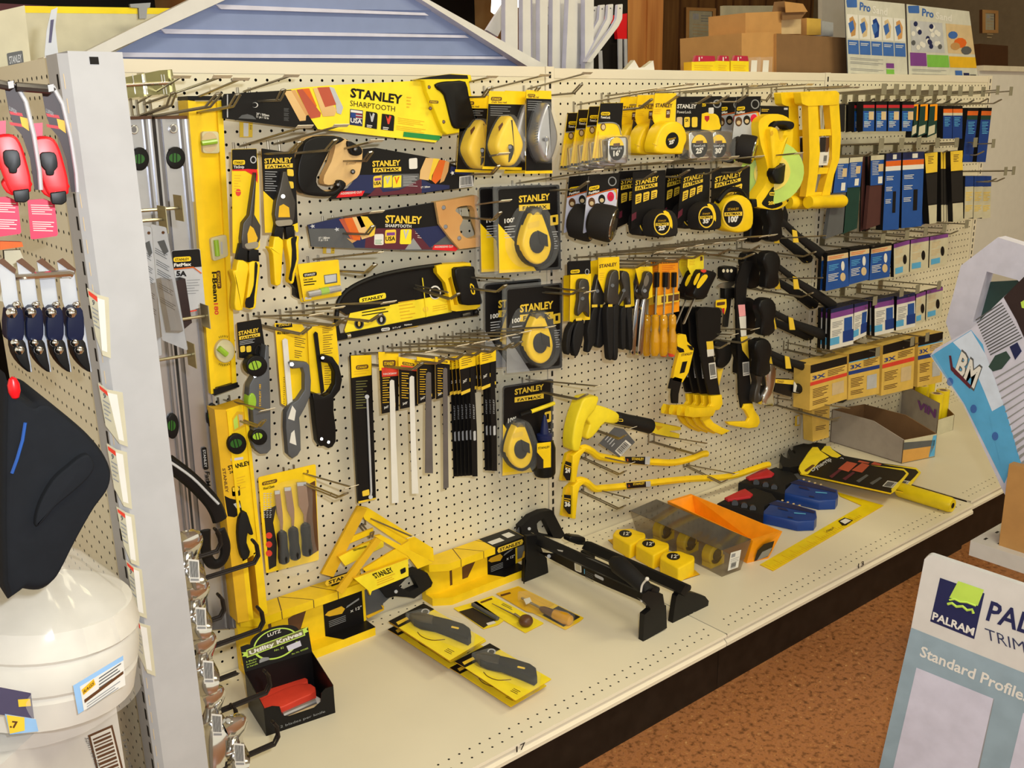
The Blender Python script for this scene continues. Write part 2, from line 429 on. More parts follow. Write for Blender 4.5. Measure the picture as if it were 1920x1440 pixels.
# ---------------------------------------------------------------- shelving bays
def pegboard(b,x0,ncol,nrow,ztop,r=.125,key='peg'):
    """Board face y=0 with real holes on a 1 inch grid, ncol x nrow, first hole at (x0, ztop)."""
    vs=[];idx={}
    def vid(x,z):
        k=(round(x,3),round(z,3))
        if k not in idx: idx[k]=len(vs);vs.append((x,0.0,z))
        return idx[k]
    fs=[];hv=[];hf=[]
    for i in range(ncol):
        for j in range(nrow):
            cx,cz=x0+i,ztop-j
            o=[vid(cx+dx,cz+dz) for dx,dz in ((.5,0),(.5,.5),(0,.5),(-.5,.5),(-.5,0),(-.5,-.5),(0,-.5),(.5,-.5))]
            a=len(hv)
            ring=[(cx+r*math.cos(k*math.pi/4),cz+r*math.sin(k*math.pi/4)) for k in range(8)]
            base=len(vs);vs.extend([(x,0.0,z) for x,z in ring])
            for k in range(8): fs.append((o[k],o[(k+1)%8],base+(k+1)%8,base+k))
            hv.extend([(x,0.0,z) for x,z in ring]+[(x,.22,z) for x,z in ring])
            for k in range(8): hf.append((a+k,a+(k+1)%8,a+8+(k+1)%8,a+8+k))
    b.add(vs,fs,key);b.add(hv,hf,'dark')
def slots(b,x,z0,z1,y,dy=-1):
    z=z0
    while z>z1+1: b.bbox((x-.14,y-.012,z-.62),(x+.14,y+.01,z),'dark');z-=1.0
def bay(x0,dz,label,label2,deckdy=0,deckdz=0,ncol=46):
    wd=ncol+2
    t=Thing('pegboard','cream pegboard back panel '+label,'pegboard',(x0+wd/2,0,DECK))
    b=B();pegboard(b,x0+1.5,ncol,51,dz)
    zt,zb=dz+.5,dz-50.5
    b.bbox((x0+.62,0,zb),(x0+1,.2,zt),'peg');b.bbox((x0+wd-1,0,zb),(x0+wd-.62,.2,zt),'peg');b.bbox((x0+.62,0,DECK-.3),(x0+wd-.62,.2,zb),'peg');t.part('board',b)
    b=B();b.bbox((x0+.62,.3,zb),(x0+wd-.62,.42,zt),'dark');t.part('cavity_shade_sheet',b)  # added dark sheet stands in for the shaded cavity behind the holes
    b=B();b.bbox((x0+.62,-.08,dz+.5),(x0+wd-.62,1.6,dz+1.45),'cream');t.part('top_rail',b)
    t=Thing('base_shelf','cream steel base shelf on a black kick plate '+label2,'shelf',(x0+wd/2,-12,FLOOR))
    b=B();d=-25.15-deckdy;z=DECK+deckdz
    b.bbox((x0+.06,d,z-.1),(x0+wd-.06,-.14,z),'deckm')
    # two rows of small holes along the front edge and the back edge
    for rowy in (d+1.0,d+2.0,-1.0,-2.0):
        for i in range(ncol):
            x=x0+1.5+i+(.5 if rowy in (d+2.0,-2.0) else 0)
            b.add([(x+.10*math.cos(a),rowy+.10*math.sin(a),z+.006) for a in [k*math.pi/4 for k in range(8)]],[tuple(range(8))],'dark')
    t.part('base_deck',b)
    b=B();b.prism([A((x0+.06,d,z)),A((x0+.06,d-.05,z-.25)),A((x0+.06,d+.35,z-.55)),A((x0+.06,d-.05,z-.95)),A((x0+.06,d-.05,z-1.27)),A((x0+.06,d+.5,z-1.27)),A((x0+.06,d+.5,z-.1))],
        [A((x0+wd-.06,d,z)),A((x0+wd-.06,d-.05,z-.25)),A((x0+wd-.06,d+.35,z-.55)),A((x0+wd-.06,d-.05,z-.95)),A((x0+wd-.06,d-.05,z-1.27)),A((x0+wd-.06,d+.5,z-1.27)),A((x0+wd-.06,d+.5,z-.1))],'cream')
    t.part('price_rail',b,smooth=20)
    b=B();b.bbox((x0+.03,d+.9,FLOOR),(x0+wd-.03,d+1.4,z-.1),'kick');t.part('kick_plate',b)
    return t
def upright(x,dz,label):
    b=B();b.bbox((x-.55,-.12,DECK),(x+.55,2.2,dz+1.5),'cream');slots(b,x,dz+1.0,DECK+1,-.12)
    solo('slotted_upright',label,'upright',b)
bay(-48,.13,'carrying the saws, snips and levels','under the saws and yellow mitre boxes')
bay(0,0,'carrying the tape measures, pliers and pry bars','under the tool trays and yellow square')
bay(48,0,'carrying the blue sandpaper packs','under the open grey cardboard box',-.45,.25,42)
upright(0,.1,'slotted cream upright between the saw bay and the tape measure bay')
upright(48,0,'slotted cream upright between the tape measure bay and the sandpaper bay')
upright(92,0,'slotted cream upright at the far end of the sandpaper bay')
# price tags written on the rail
b=B();pl=Y(-25.24)
b.text('17',(968,1411),(985,1402),11,pl,'blk',.01);solo('price_tag','small number written on the shelf edge under the saw bay','tag',b)
b=B();b.text('13',(1609,1066),(1620,1060),9,pl,'blk',.01);solo('price_tag','small number written on the shelf edge under the pry bars','tag',b)
# wing panel that ends the run: wide white post with slotted edge and a pegboard side
t=Thing('end_partition','white end panel with a wide smooth post, standing at the end of the saw bay','end panel',(-51.5,-14,FLOOR))
b=B();b.bbox((-52.6,-25,FLOOR),(-50.0,-22.6,.45),'posth')
b.add([(-53.0,-24.6,FLOOR),(-52.6,-25,FLOOR),(-52.6,-25,.35),(-53.0,-24.6,.35)],[(0,1,2,3)],'posth')
b.bbox((-53.0,-24.6,FLOOR),(-52.6,-22.6,.35),'posth')
z=-.6
while z>-50: b.bbox((-53.02,-24.35,z-.7),(-53.0,-24.1,z),'dark');b.bbox((-52.87,-24.76,z-.7),(-52.82,-24.70,z),'tan');z-=1.15
t.part('post',b)
b=B();b.bbox((-51.62,-25.03,-.15),(-51.2,-25,.2),'dark');t.part('slot',b)
b=B();b.bbox((-52.8,-22.6,FLOOR+6),(-52.6,.2,.3),'peg');b.bbox((-50.4,-22.6,FLOOR+6),(-50.2,.2,.3),'peg')
for i in range(21):
    for j in range(48):
        y,z=-21.5+i,-.6-j
        b.add([(-52.81,y+.11*math.cos(a),z+.11*math.sin(a)) for a in [k*math.pi/3 for k in range(6)]],[tuple(range(6))],'dark')
t.part('pegboard_side',b)
# ---------------------------------------------------------------- peg hooks: hairpin product wire, label wire above it, bright label bar at the tip
def hook(phrase,bu,tu,tl=None,bl=None,plate=(1.25,.42),kind='wire',tipup=.7,org_y=0.0,name='peg_hook',lab='steel double-wire peg hook ',group=None,barmat='bar'):
    P0=Y(org_y)(*bu);X=P0[0];xp=Xp(X);T=xp(*tu)
    if not (3<org_y-T[1]<16):
        print('HOOK',phrase,'L',round(float(org_y-T[1]),2));T=A((X,org_y-min(16,max(3,org_y-T[1])),P0[2]+.8))
    t=Thing(name,lab+phrase,'hook',(X,org_y,P0[2]),group)
    b=B()
    zb=P0[2]-1.0
    if bl is not None: zb=Y(org_y)(*bl)[2]
    for sx in (-.5,.5):
        b.tube([(X+sx,org_y+.2,P0[2]+.25),(X+sx,org_y-.1,P0[2]+.3),(X+sx,org_y-.12,zb-.1)],.09,kind,6)
    b.tube([(X-.5,org_y-.14,zb),(X+.5,org_y-.14,zb)],.09,kind,6);t.part('hook_base',b)
    b=B();b.tube([(X,org_y-.1,P0[2]),tuple(T)],.085,kind,6);t.part('label_wire',b)
    if plate:
        b=B();pw,ph=plate;c=T+A((0,-.06,0));b.box(c,(pw,.05,ph),barmat,R=np.array([[1,0,0],[0,.45,.89],[0,-.89,.45]]).T if ph<.8 else None);t.part('label_plate',b)
    if tl is not None:
        E_=xp(*tl)
        if not (2<org_y-E_[1]<15): E_=A((X,org_y-max(3,org_y-T[1]-1.2),zb+.5))
    else: E_=A((X,T[1]+1.3,zb+.6))
    b=B();s0=A((0,org_y-.1,zb));L_=E_[1]-s0[1];dz=E_[2]-tipup-zb
    for sx in (-.17,.17):
        b.tube([(X+sx,s0[1],zb),(X+sx,s0[1]+L_*.86,zb+dz*.9),(X+sx,E_[1],E_[2])],.085,kind,6)
    b.tube([(X-.17,E_[1],E_[2]),(X,E_[1]-.12,E_[2]+.05),(X+.17,E_[1],E_[2])],.085,kind,6);t.part('product_wire',b)
    return t
H=hook
H('beside the yellow beam level, bar up at the top rail',za(1030,770),za(1360,575),za(1300,700))
H('in front of the silver levels, bar up at the top rail',za(1075,780),za(1665,573),za(1640,705))
H('through the hanging hole of the yellow beam level',za(1400,760),za(1805,592),za(1785,712))
H('under the black blade end of the yellow-sleeved saw',zb(215,275),zb(560,160),zb(505,265),zb(250,350))
H('under the black grip of the yellow-sleeved saw',(838,163),zc(310,70),zc(290,180),(842,183))
H('holding the yellow teardrop chalk reels',zc(275,190),zc(810,55),zc(760,172),zc(400,258))
H('holding the silver chalk reels',zc(650,185),zc(1210,35),zc(1160,145),zc(715,265))
H('holding the long-nosed snips on the yellow and red card',zb(185,670),zb(655,527),zb(622,640),zb(185,735))
H('holding the snips on the black card',zb(430,655),zb(915,520),zb(880,625),zb(420,735))
H('through the wooden handle of the black-gripped saw',zb(800,720),zb(1170,630),zb(1135,712),zb(800,775))
H('under the blade tip of the black-gripped saw',(842,305),zc(420,800),zc(380,915),(845,328))
H('under the blade tip of the saw with the plain wooden handle',zb(820,1195),zb(1175,1142),zb(1150,1245),zb(820,1290))
H('through the plain wooden saw handle',zb(1740,1110),zc(440,1245),zc(395,1355),zb(1740,1175))
H('holding the upper boxed chalk line on the black card',zc(540,1080),zc(1310,958),zc(1225,1065),zc(670,1145))
H('holding the line level cards',zg(715,330),zg(1200,280),zg(1165,370),zg(740,402),plate=(.5,.2))
H('in front of the hacksaw bow',zg(1345,495),zg(1690,570),zg(1765,578),zg(1300,510),plate=None)
H('through the black and yellow hacksaw handle',zg(1690,455),(957,523),(948,535),zg(1695,520),plate=None)
H('holding the grey torpedo level',zg(285,740),zg(735,730),zg(690,822),zg(260,800))
H('holding the mini hacksaw with the grey handle',zg(515,710),zg(890,680),zg(935,758),zg(480,770))
H('holding the mini hacksaw with the black handle',zg(680,665),zg(1260,640),zg(1205,728),zg(740,720))
for (b_,t_,l_),ph in zip([((150,270),(725,258),(660,352)),((375,225),(985,208),(860,305)),((520,195),(1120,185),(1010,272)),((665,165),(1250,160),(1160,240)),((805,135),(1370,128),(1290,212)),((940,110),(1500,98),(1400,190)),((1075,85),(1700,58),(1470,178))],
        ('holding the long slim black blade card','holding the white hacksaw blades nearer the slim card','holding the second white hacksaw blade card','holding the grey hacksaw blades beside the white ones','holding the second grey hacksaw blade card','holding the thick sheaf of black blades','holding the thin black blades by the chalk lines')):
    H(ph,zh(*b_),zh(*t_),zh(*l_))
H('holding the middle boxed chalk line',(955,531),(1105,547),(1093,540),(958,543))
H('holding the chalk line boxed with a bottle',(985,711),zm(415,110),zm(320,182),(985,729))
H('holding the carded wood chisels',zl(675,765),zl(1235,925),zl(1195,985),zl(640,850))
H('holding the yellow two-foot level',zl(90,140),zl(480,232),zl(455,328),zl(170,260))
H('holding the yellow rafter squares',(674,963),(772,1006),(698,998),(676,984))
# tape measure bay
for b_,t_,l_,ph in [((200,318),(950,183),(870,272),'holding the chrome sixteen-foot tapes'),((450,240),(1215,133),(1110,238),'holding the yellow twenty-five-foot tapes'),((700,222),(1525,130),(1400,238),'holding the chrome twenty-five-foot tape'),
        ((900,215),(1790,147),(1560,240),'holding the chrome thirty-foot tape'),((1150,212),(2050,130),(1730,232),'holding the head torch cards')]:
    H(ph,zd(*b_),zd(*t_),zd(*l_))
H('over the yellow long-tape reel, nearer the torch cards',ze(60,130),ze(490,100),ze(230,168));H('over the yellow slotted frames',ze(250,135),ze(735,112),ze(405,168));H('through the end of the yellow slotted frames',ze(470,135),ze(800,120),ze(655,175))
for b_,t_,l_,ph in [((250,918),(1015,830),(905,925),'holding the torches with chrome heads'),((560,875),(1330,800),(1205,910),'holding the black cards of twenty-five-foot tapes'),((800,860),(1610,790),(1490,880),'holding the black cards of thirty-five-foot tapes'),((1040,850),(1840,785),(1740,868),'holding the hundred-foot tape card')]:
    H(ph,zd(*b_),zd(*t_),zd(*l_))
H('holding the long yellow tape reel',ze(-150,610),ze(415,560),ze(315,635))
for b_,t_,l_,ph in [((165,205),(940,157),(830,240),'holding the slip-joint pliers'),((345,175),(1120,127),(1000,215),'holding the diagonal cutters'),((525,150),(1290,97),(1180,185),'holding the lineman pliers'),((695,127),(1460,77),(1350,155),'holding the groove-joint pliers'),((910,98),(1680,45),(1580,125),'holding the adjustable wrenches'),((1130,68),(1880,15),(1790,172),'holding the amber screwdriver packs'),((1230,60),(1960,5),(1850,95),'holding the carded screwdrivers')]:
    H(ph,zi(*b_),zi(*t_),zi(*l_))
H('holding the yellow snap-off knife',zi(1110,880),zi(1610,900),zi(1560,980),zi(1110,950));H('holding the row of flat pry bars',zi(1250,850),zi(1800,850),zi(1760,930))
H('through the black end of the single pry bar',zi(1615,300),zi(1930,302),zi(1900,465),zi(1640,400),plate=None)
for b_,t_,l_,bl_,ph in [((290,388),(710,465),(655,528),(265,455),'under the head of the yellow demolition bar'),((870,520),(1355,602),(1305,660),(880,580),'beside the forked end of the yellow demolition bar'),((280,675),(695,770),(650,838),(240,735),'in the crook of the shorter gooseneck bar'),
        ((1170,780),(1590,862),(1520,915),(1110,812),'under the chisel end of the shorter gooseneck bar'),((260,955),(690,1072),(645,1135),(230,1015),'in the crook of the longer gooseneck bar')]:
    H(ph,zm(*b_),zm(*t_),zm(*l_),zm(*bl_),plate=(1.1,.3))
# ---------------------------------------------------------------- saws
def brandbox(b,q,pl,key='yel',tkey='blk',t='STANLEY',r=3,lift=.03,bold=.02):
    """Small rounded name badge: q = 4 px corners."""
    f=quad(*q);b.flat(rr(q,r),pl,key,lift);b.text(t,f(.1,.78),f(.9,.78),f(.1,.26),pl,tkey,bold,lift+.02)
def barcode(b,q,pl,lift=.03):
    f=quad(*q);b.flat(q,pl,'paper',lift);u=.08
    for k in range(14):
        w_=(.02,.035,.02,.05)[k%4];b.flat(qrect(f,u,.08,u+w_,.78),pl,'blk',lift+.015);u+=w_+.028
    b.flat(qrect(f,.1,.84,.9,.93),pl,'gry',lift+.015)
def org(pl,*p): return tuple(pl(*p))
# yellow-sleeved saw
pl=Y(-3);t=Thing('hand_saw','handsaw in a bright yellow printed sleeve with a black and yellow grip, topmost saw','saw',org(pl,*zb(800,400)),'handsaws on the pegboard')
b=B();b.slab(zb([(62,330),(80,292),(490,268),(640,246),(868,228),(1495,196),(1650,588),(1600,642),(750,545),(540,528),(70,468)]),pl,.14,'ylt','card')
b.flat(zb([(62,330),(80,292),(490,268),(560,262),(752,545),(540,528),(70,468)]),pl,'card')
b.flat(zb([(98,296),(106,296),(106,462),(98,462)]),pl,'gryl',.02);b.flat(ell(*zb(300,372),6,5,14),pl,'paper',.02);b.flat(ell(*zb(296,372),5,4.4,14),pl,'blk',.03)
b.flat(zb([(180,468),(205,445),(245,437),(285,450),(310,475)]),pl,'gryd',.02)
b.text('20" / 500mm',zb(310,442),zb(402,455),4,pl,'paper',.02);b.text('11 pt / 12 in',zb(310,462),zb(398,474),4,pl,'paper',.02)
for i in range(3): b.lines(zb(508,395+33*i),zb(545,398+33*i),(0,2.4),3,pl,'gryd',.4)
for q,k in (([(505,272),(560,268),(668,450),(665,484),(622,488)],'woodl'),([(545,272),(590,262),(690,440),(668,450),(650,440)],'wood'),([(600,262),(640,256),(775,430),(770,458),(700,470)],'brick'),([(640,256),(690,252),(745,380),(730,400),(715,392)],'orgd'),([(718,250),(760,248),(890,408),(872,450),(790,455)],'woodl'),([(748,246),(835,242),(885,368),(805,388)],'brick'),([(835,240),(870,250),(935,390),(920,440),(890,430),(880,360)],'gryl')):
    b.flat(zb(q),pl,k,.02+.004*len(k))
b.text('STANLEY',zb(985,314),zb(1358,364),zb(990,250),pl,'blk',.035);b.text('SHARPTOOTH',zb(985,378),zb(1308,420),zb(986,338),pl,'blk')
b.lines(zb(1392,312),zb(1425,316),(0,6),4,pl,'ydk',.35)
q=[zb(985,400),zb(1078,412),zb(1074,526),zb(982,514)];f=quad(*q);b.flat(q,pl,'navy',.02);b.flat(qrect(f,.05,.05,.95,.2),pl,'paper',.03);b.text('MADE IN',f(.1,.17),f(.9,.17),f(.1,.08),pl,'navy',.02,.04)
b.flat(qrect(f,.08,.24,.45,.5),pl,'blud',.03);[b.flat(qrect(f,.45,.24+.09*i,.95,.285+.09*i),pl,'redd' if i%2==0 else 'paper',.03) for i in range(4)];b.text('USA',f(.05,.84),f(.95,.84),f(.05,.56),pl,'paper',.03,.04)
for q in ([(1100,416),(1184,428),(1178,546),(1090,532)],[(1215,434),(1306,446),(1298,560),(1206,548)]):
    q=zb(q);f=quad(*q);b.flat(rr(q,[0,5,0,0]),pl,'blk',.02)
    b.flat([f(.3,.05),f(.5,.6),f(.62,.6),f(.75,.1),f(.6,.05),f(.5,.3)],pl,'gryl' if q[0][0]<700 else 'redt',.03);b.lines(f(.15,.82),f(.6,.82),(0,3),2,pl,'paper',.5)
b.lines(zb(1330,462),zb(1520,490),(0,3.2),4,pl,'ydk',.3);b.lines(zb(1318,520),zb(1530,548),(0,3.2),3,pl,'ydk',.3)
b.flat(zb([(1372,564),(1640,594),(1625,628),(1366,600)]),pl,'grn',.02);b.text('SMOOTH CUT',zb(1376,586),zb(1485,597),zb(1377,570),pl,'paper',.02,.04)
t.part('printed_sleeve',b)
b=B();hp=zb([(1440,192),(1560,166),(1700,148),(1832,156),(1840,192),(1822,210),(1838,300),(1872,430),(1900,515),(1884,545),(1760,570),(1660,586),(1630,560),(1515,280),(1496,202)])
b.puff(hp,pl.up(.1),1.0,2.2,'ybr');b.flat(zb([(1450,188),(1560,168),(1700,150),(1830,158),(1836,184),(1560,186)]),pl.up(.1),'blkm',.52)
for p in ((1553,243),(1563,396),(1658,493)): b.lathe(pl.up(.5)(*zb(*p)),pl.up(.68)(*zb(*p)),[(0,.16),(.8,.16),(1,.1)],'brn',12)
brandbox(b,zb([(1555,338),(1622,342),(1620,362),(1553,358)]),pl.up(.6),'brn','yel',r=2);hnd=t.part('handle',b)
b=B();b.puff(spl(zb([(1590,225),(1640,205),(1720,200),(1808,204),(1832,300),(1866,430),(1886,500),(1862,528),(1755,545),(1715,520),(1690,430),(1655,300),(1610,262)]),2),pl.up(.62),.5,3,'blk');t.part('rubber_grip',b,hnd,'black rubber grip')
# black-gripped wooden saw
def sleeve_common(b,pl): pass
pl=Y(-3.2);t=Thing('hand_saw','handsaw with a black-edged wooden D handle at the left of a dark printed sleeve'.replace(' at the left of',' beside'),'saw',org(pl,*zb(1000,900)),'handsaws on the pegboard')
b=B();sl=zb([(1065,690),(1170,680),(1520,742),(1700,790),(1880,850),(1872,960),(1500,1008),(830,1052),(890,1000),(1000,960),(1050,880)])
b.slab(sl,pl,.14,'card','card')
b.flat(zb([(1030,876),(1480,870),(1490,935),(1360,980),(1180,1010),(940,1000),(1000,930)]),pl,'navy');b.flat(zb([(1200,872),(1480,866),(1488,930),(1330,975),(1210,968)]),pl,'gryd',.02);b.flat(zb([(1130,1012),(1190,950),(1220,1000),(1340,985),(1500,900),(1500,1006),(1100,1030)]),pl,'maroon',.025);b.flat(zb([(1500,905),(1570,940),(1700,950),(1700,975),(1500,1006)]),pl,'navy',.02)
b.flat(zb([(920,994),(1090,990),(1072,1026),(884,1040)]),pl,'red',.03);b.text('AGGRESSIVE CUT',zb(915,1018),zb(1070,1006),4,pl,'paper',.02,.05)
b.text('STANLEY',zb(1145,815),zb(1346,806),zb(1145,776),pl,'ypa',.035,.04);b.flat(zb([(1150,826),(1352,818),(1352,848),(1150,858)]),pl,'ypa',.03);b.text('FATMAX',zb(1165,852),zb(1340,844),zb(1165,832),pl,'blk',.03,.05)
for x,k in ((1152,'ypa'),(1226,'ylt'),(1292,'ylt')):
    q=zb([(x,884),(x+62,878),(x+60,962),(x,968)]);f=quad(*q);b.flat(rr(q,[4,0,0,0]),pl,k,.03)
    if x==1152: b.text('USA',f(.08,.78),f(.92,.78),f(.08,.5),pl,'blk',.03,.05);b.flat(qrect(f,.15,.2,.9,.42),pl,'purp',.04)
    else: b.flat([f(.2,.1),f(.45,.75),f(.8,.1),f(.6,.1),f(.47,.45),f(.35,.1)],pl,'gryl' if x==1226 else 'orgd',.04)
b.lines(zb(1366,882),zb(1470,886),(0,3),7,pl,'gryl',.3);b.flat(rr(zb([(1408,758),(1468,752),(1470,830),(1410,834)]),3),pl,'paper',.03)
for q,k in (([(1530,752),(1585,756),(1570,860),(1550,915),(1485,905),(1490,845)],'woodl'),([(1585,756),(1630,760),(1575,880),(1570,915),(1550,905)],'ypa'),([(1630,766),(1672,772),(1640,900),(1600,940),(1572,915),(1585,860)],'orgd'),([(1672,772),(1700,785),(1690,850),(1660,920),(1630,935)],'wood')): b.flat(zb(q),pl,k,.03)
b.flat(zb([(1712,812),(1870,852),(1868,880),(1700,862)]),pl,'navy',.02);b.flat([zb(1722+16*math.cos(a)*(1 if i%2 else .45),862+18*math.sin(a)*(1 if i%2 else .45)) for i,a in enumerate([k*math.pi/5 for k in range(10)])],pl,'paper',.03)
barcode(b,zb([(1772,888),(1866,876),(1874,958),(1770,970)]),pl);b.text('15" / 380mm',zb(1495,972),zb(1560,966),3.5,pl,'paper',.02);t.part('printed_sleeve',b)
b=B();out=spl(zb([(650,625),(720,595),(860,590),(960,622),(1060,676),(1074,720),(1052,870),(985,930),(900,1004),(850,1028),(720,1026),(630,1004),(592,930),(594,800),(630,700)]),3)
inn=spl(zb([(840,690),(880,660),(850,780),(800,880),(800,940),(860,945),(880,925),(930,925),(925,965),(860,985),(790,985),(745,960),(732,905),(790,800),(828,720)]),2)
b.slab(hole(out,inn),pl.up(.35),.8,'woodl','woodl')
b.text('STANLEY',zb(955,805),zb(1030,795),4,pl.up(.37),'brn',.0);wood=t.part('wooden_handle',b)
b=B();b.puff(spl(zb([(640,640),(720,598),(850,592),(930,620),(860,660),(820,700),(770,800),(728,890),(735,950),(790,990),(850,988),(892,955),(880,920),(905,910),(938,935),(925,975),(850,1026),(720,1026),(628,1003),(592,930),(594,800),(622,710)]),2),pl.up(.45),.95,3,'blk')
b.puff(spl(zb([(960,630),(1050,674),(1062,720),(1020,738),(975,715)]),3),pl.up(.4),.5,1.5,'blk');t.part('rubber_grip',b,wood,'black rubber grip')
b=B()
for p in ((1022,690),(1005,852),(898,945)): b.lathe(pl.up(.35)(*zb(*p)),pl.up(.92)(*zb(*p)),[(0,.2),(.85,.2),(1,.1)],'chrd',14)
t.part('screw',b,wood)
# plain wooden handle saw
pl=Y(-3);t=Thing('hand_saw','handsaw with a plain wooden handle and a dark red, navy and grey sleeve','saw',org(pl,*zb(1200,1300)),'handsaws on the pegboard')
b=B();b.slab(zb([(680,1236),(910,1180),(1230,1130),(1600,1070),(1640,1240),(1765,1408),(1745,1424),(1400,1420),(705,1392)]),pl,.14,'gryd','card')
b.flat(zb([(680,1236),(910,1182),(1060,1260),(690,1262)]),pl,'navy');b.flat(zb([(1060,1158),(1230,1132),(1600,1072),(1624,1240),(1560,1270),(1170,1262)]),pl,'card',.02);b.flat(zb([(1100,1300),(1180,1260),(1440,1262),(1520,1350),(1590,1412),(1300,1412),(1090,1400)]),pl,'maroon',.025);b.flat(zb([(1440,1262),(1628,1240),(1680,1310),(1560,1400)]),pl,'navy',.03);b.flat(zb([(1380,1412),(1440,1330),(1500,1412)]),pl,'gry',.03);b.flat(zb([(960,1290),(1160,1330),(1150,1402),(1020,1398)]),pl,'navy',.02)
b.flat(zb([(1590,1380),(1720,1378),(1762,1408),(1745,1424),(1575,1414)]),pl,'red',.03);b.text('AGGRESSIVE CUT',zb(1592,1400),zb(1728,1398),3.6,pl,'paper',.02,.05)
b.text('STANLEY',zb(1238,1218),zb(1500,1226),zb(1240,1166),pl,'ypa',.035,.04);b.text('SHARPTOOTH',zb(1238,1250),zb(1425,1256),zb(1238,1228),pl,'paper',.02,.04)
q=zb([(1238,1272),(1316,1268),(1314,1366),(1234,1370)]);f=quad(*q);b.flat(rr(q,3),pl,'ypa',.035);b.text('USA',f(.06,.8),f(.94,.8),f(.06,.5),pl,'blk',.03,.05);b.flat(qrect(f,.15,.2,.9,.42),pl,'purp',.045)
q=zb([(1348,1268),(1428,1266),(1424,1374),(1342,1374)]);f=quad(*q);b.flat(rr(q,3),pl,'ylt',.035);b.flat([f(.25,.05),f(.5,.7),f(.78,.05),f(.62,.05),f(.5,.4),f(.4,.05)],pl,'gryl',.045)
b.flat(rr(zb([(1160,1302),(1226,1300),(1226,1380),(1158,1380)]),3),pl,'paper',.035);b.lines(zb(1165,1345),zb(1215,1344),(0,3),3,pl,'grn',.3,lift=.05)
b.lines(zb(1455,1280),zb(1605,1302),(0,3.4),2,pl,'paper',.25);b.lines(zb(1470,1310),zb(1610,1332),(0,3.4),2,pl,'paper',.25)
for q,k in (([(905,1195),(960,1186),(1060,1310),(1030,1350),(990,1340)],'brick'),([(940,1190),(1000,1182),(1060,1290),(1058,1345),(1010,1345)],'orgd'),([(1000,1180),(1060,1172),(1130,1260),(1130,1320),(1070,1340)],'woodl'),([(1060,1172),(1110,1176),(1168,1250),(1160,1310),(1130,1322)],'ypa'),([(960,1330),(1030,1350),(1000,1366)],'wood')): b.flat(zb(q),pl,k,.03)
for cx,cy in ((715,1245),(890,1268)): b.flat([zb(cx+20*math.cos(a)*(1 if i%2 else .45),cy+17*math.sin(a)*(1 if i%2 else .45)) for i,a in enumerate([k*math.pi/5 for k in range(10)])],pl,'gryl',.03)
b.text('15" / 380mm',zb(758,1338),zb(838,1334),4,pl,'paper',.02);b.text('11 pt / 12 in',zb(758,1352),zb(825,1350),4,pl,'paper',.02);t.part('printed_sleeve',b)
b=B();out=[(817,379),(850,374),(893,366),(898,371),(893,384),(894,396),(901,420),(911,449),(908,461),(888,464),(862,467),(842,444),(824,420)];inn=spl([(858,389),(870,386),(884,386),(890,396),(892,412),(899,432),(900,441),(890,446),(876,447),(864,437),(862,425),(868,412),(862,402),(854,396)],2)
b.slab(hole(out,inn),pl.up(.35),.8,'wood','woodl');wood=t.part('wooden_handle',b)
b=B()
for p in ((1658,1110),(1672,1248),(1770,1330)): b.lathe(pl.up(.35)(*zb(*p)),pl.up(.46)(*zb(*p)),[(0,.2),(1,.17)],'chrd',14)
t.part('screw',b,wood)
# price tickets under two saws
for q,ph in (([(188,492),(284,498),(282,604),(190,604)],'small yellow and white price ticket under the yellow-sleeved saw'),([(790,1376),(876,1380),(872,1442),(788,1442)],'small yellow and white price ticket under the plain wooden-handled saw')):
    b=B();p=Y(-.5);q=zb(q);f=quad(*q);b.slab(q,p,.03,'ypa','clear');b.flat(qrect(f,.3,.06,.68,.95),p,'paper');b.lines(f(.78,.2),f(.92,.2),(0,3),3,p,'brn',.4);solo('price_ticket',ph,'ticket',b)
# ---------------------------------------------------------------- hacksaw
pl=Y(-2.6);t=Thing('hacksaw','hacksaw on a black bow with a yellow printed card and black and yellow handle','saw',org(pl,*zg(1400,650)))
b=B();b.slab(spl(zg([(895,690),(905,630),(955,565),(1050,505),(1200,448),(1420,402),(1625,374)]),4,False)+zg([(1640,400),(1610,430),(1660,500),(1680,600),(960,730)]),pl,.12,'card','card')
b.tube([pl.up(.1)(*p) for p in spl(zg([(900,880),(885,790),(893,690),(905,630),(955,565),(1050,505),(1200,448),(1420,402),(1640,372)]),4,False)],.22,'blk',8);t.part('bow_frame',b)
b=B();p2=pl.up(.1);b.slab(zg([(985,720),(1300,655),(1690,580),(1700,610),(1718,715),(1500,765),(955,872),(945,840)]),p2,.06,'ylt','ydk')
brandbox(b,zg([(1050,610),(1240,570),(1245,612),(1052,648)]),p2,'ylt','blk',r=4,bold=.035)
b.lines(zg(1070,690),zg(1270,658),(0,5.5),3,p2,'blk',.35);b.lines(zg(1330,640),zg(1450,622),(1,6),9,p2,'ydk',.3);b.lines(zg(1580,670),zg(1690,650),(0,4),3,p2,'ydk',.3)
for c in ((1050,795),(1210,765)): b.flat(ell(*zg(*c),9,10,18),p2,'gryd',.03);b.flat(ell(*zg(*c),7,8,18),p2,'blk',.04);b.flat(ell(zg(*c)[0],zg(*c)[1],2.5,5,12),p2,'ypa' if c[0]<1100 else 'gryl',.05)
b.flat(ell(*zg(1597,570),11,13,20),p2,'paper',.03);b.flat(ell(*zg(1597,572),9,10.5,20),p2,'blk',.04)
b.flat(ell(*zg(1530,690),5,5.5,14),p2,'ypa',.03);b.tube([p2.up(.08)(*zg(1505,465)),p2.up(.08)(*zg(1522,610)),p2.up(.08)(*zg(1540,785))],.05,'ylt',6);t.part('printed_card',b)
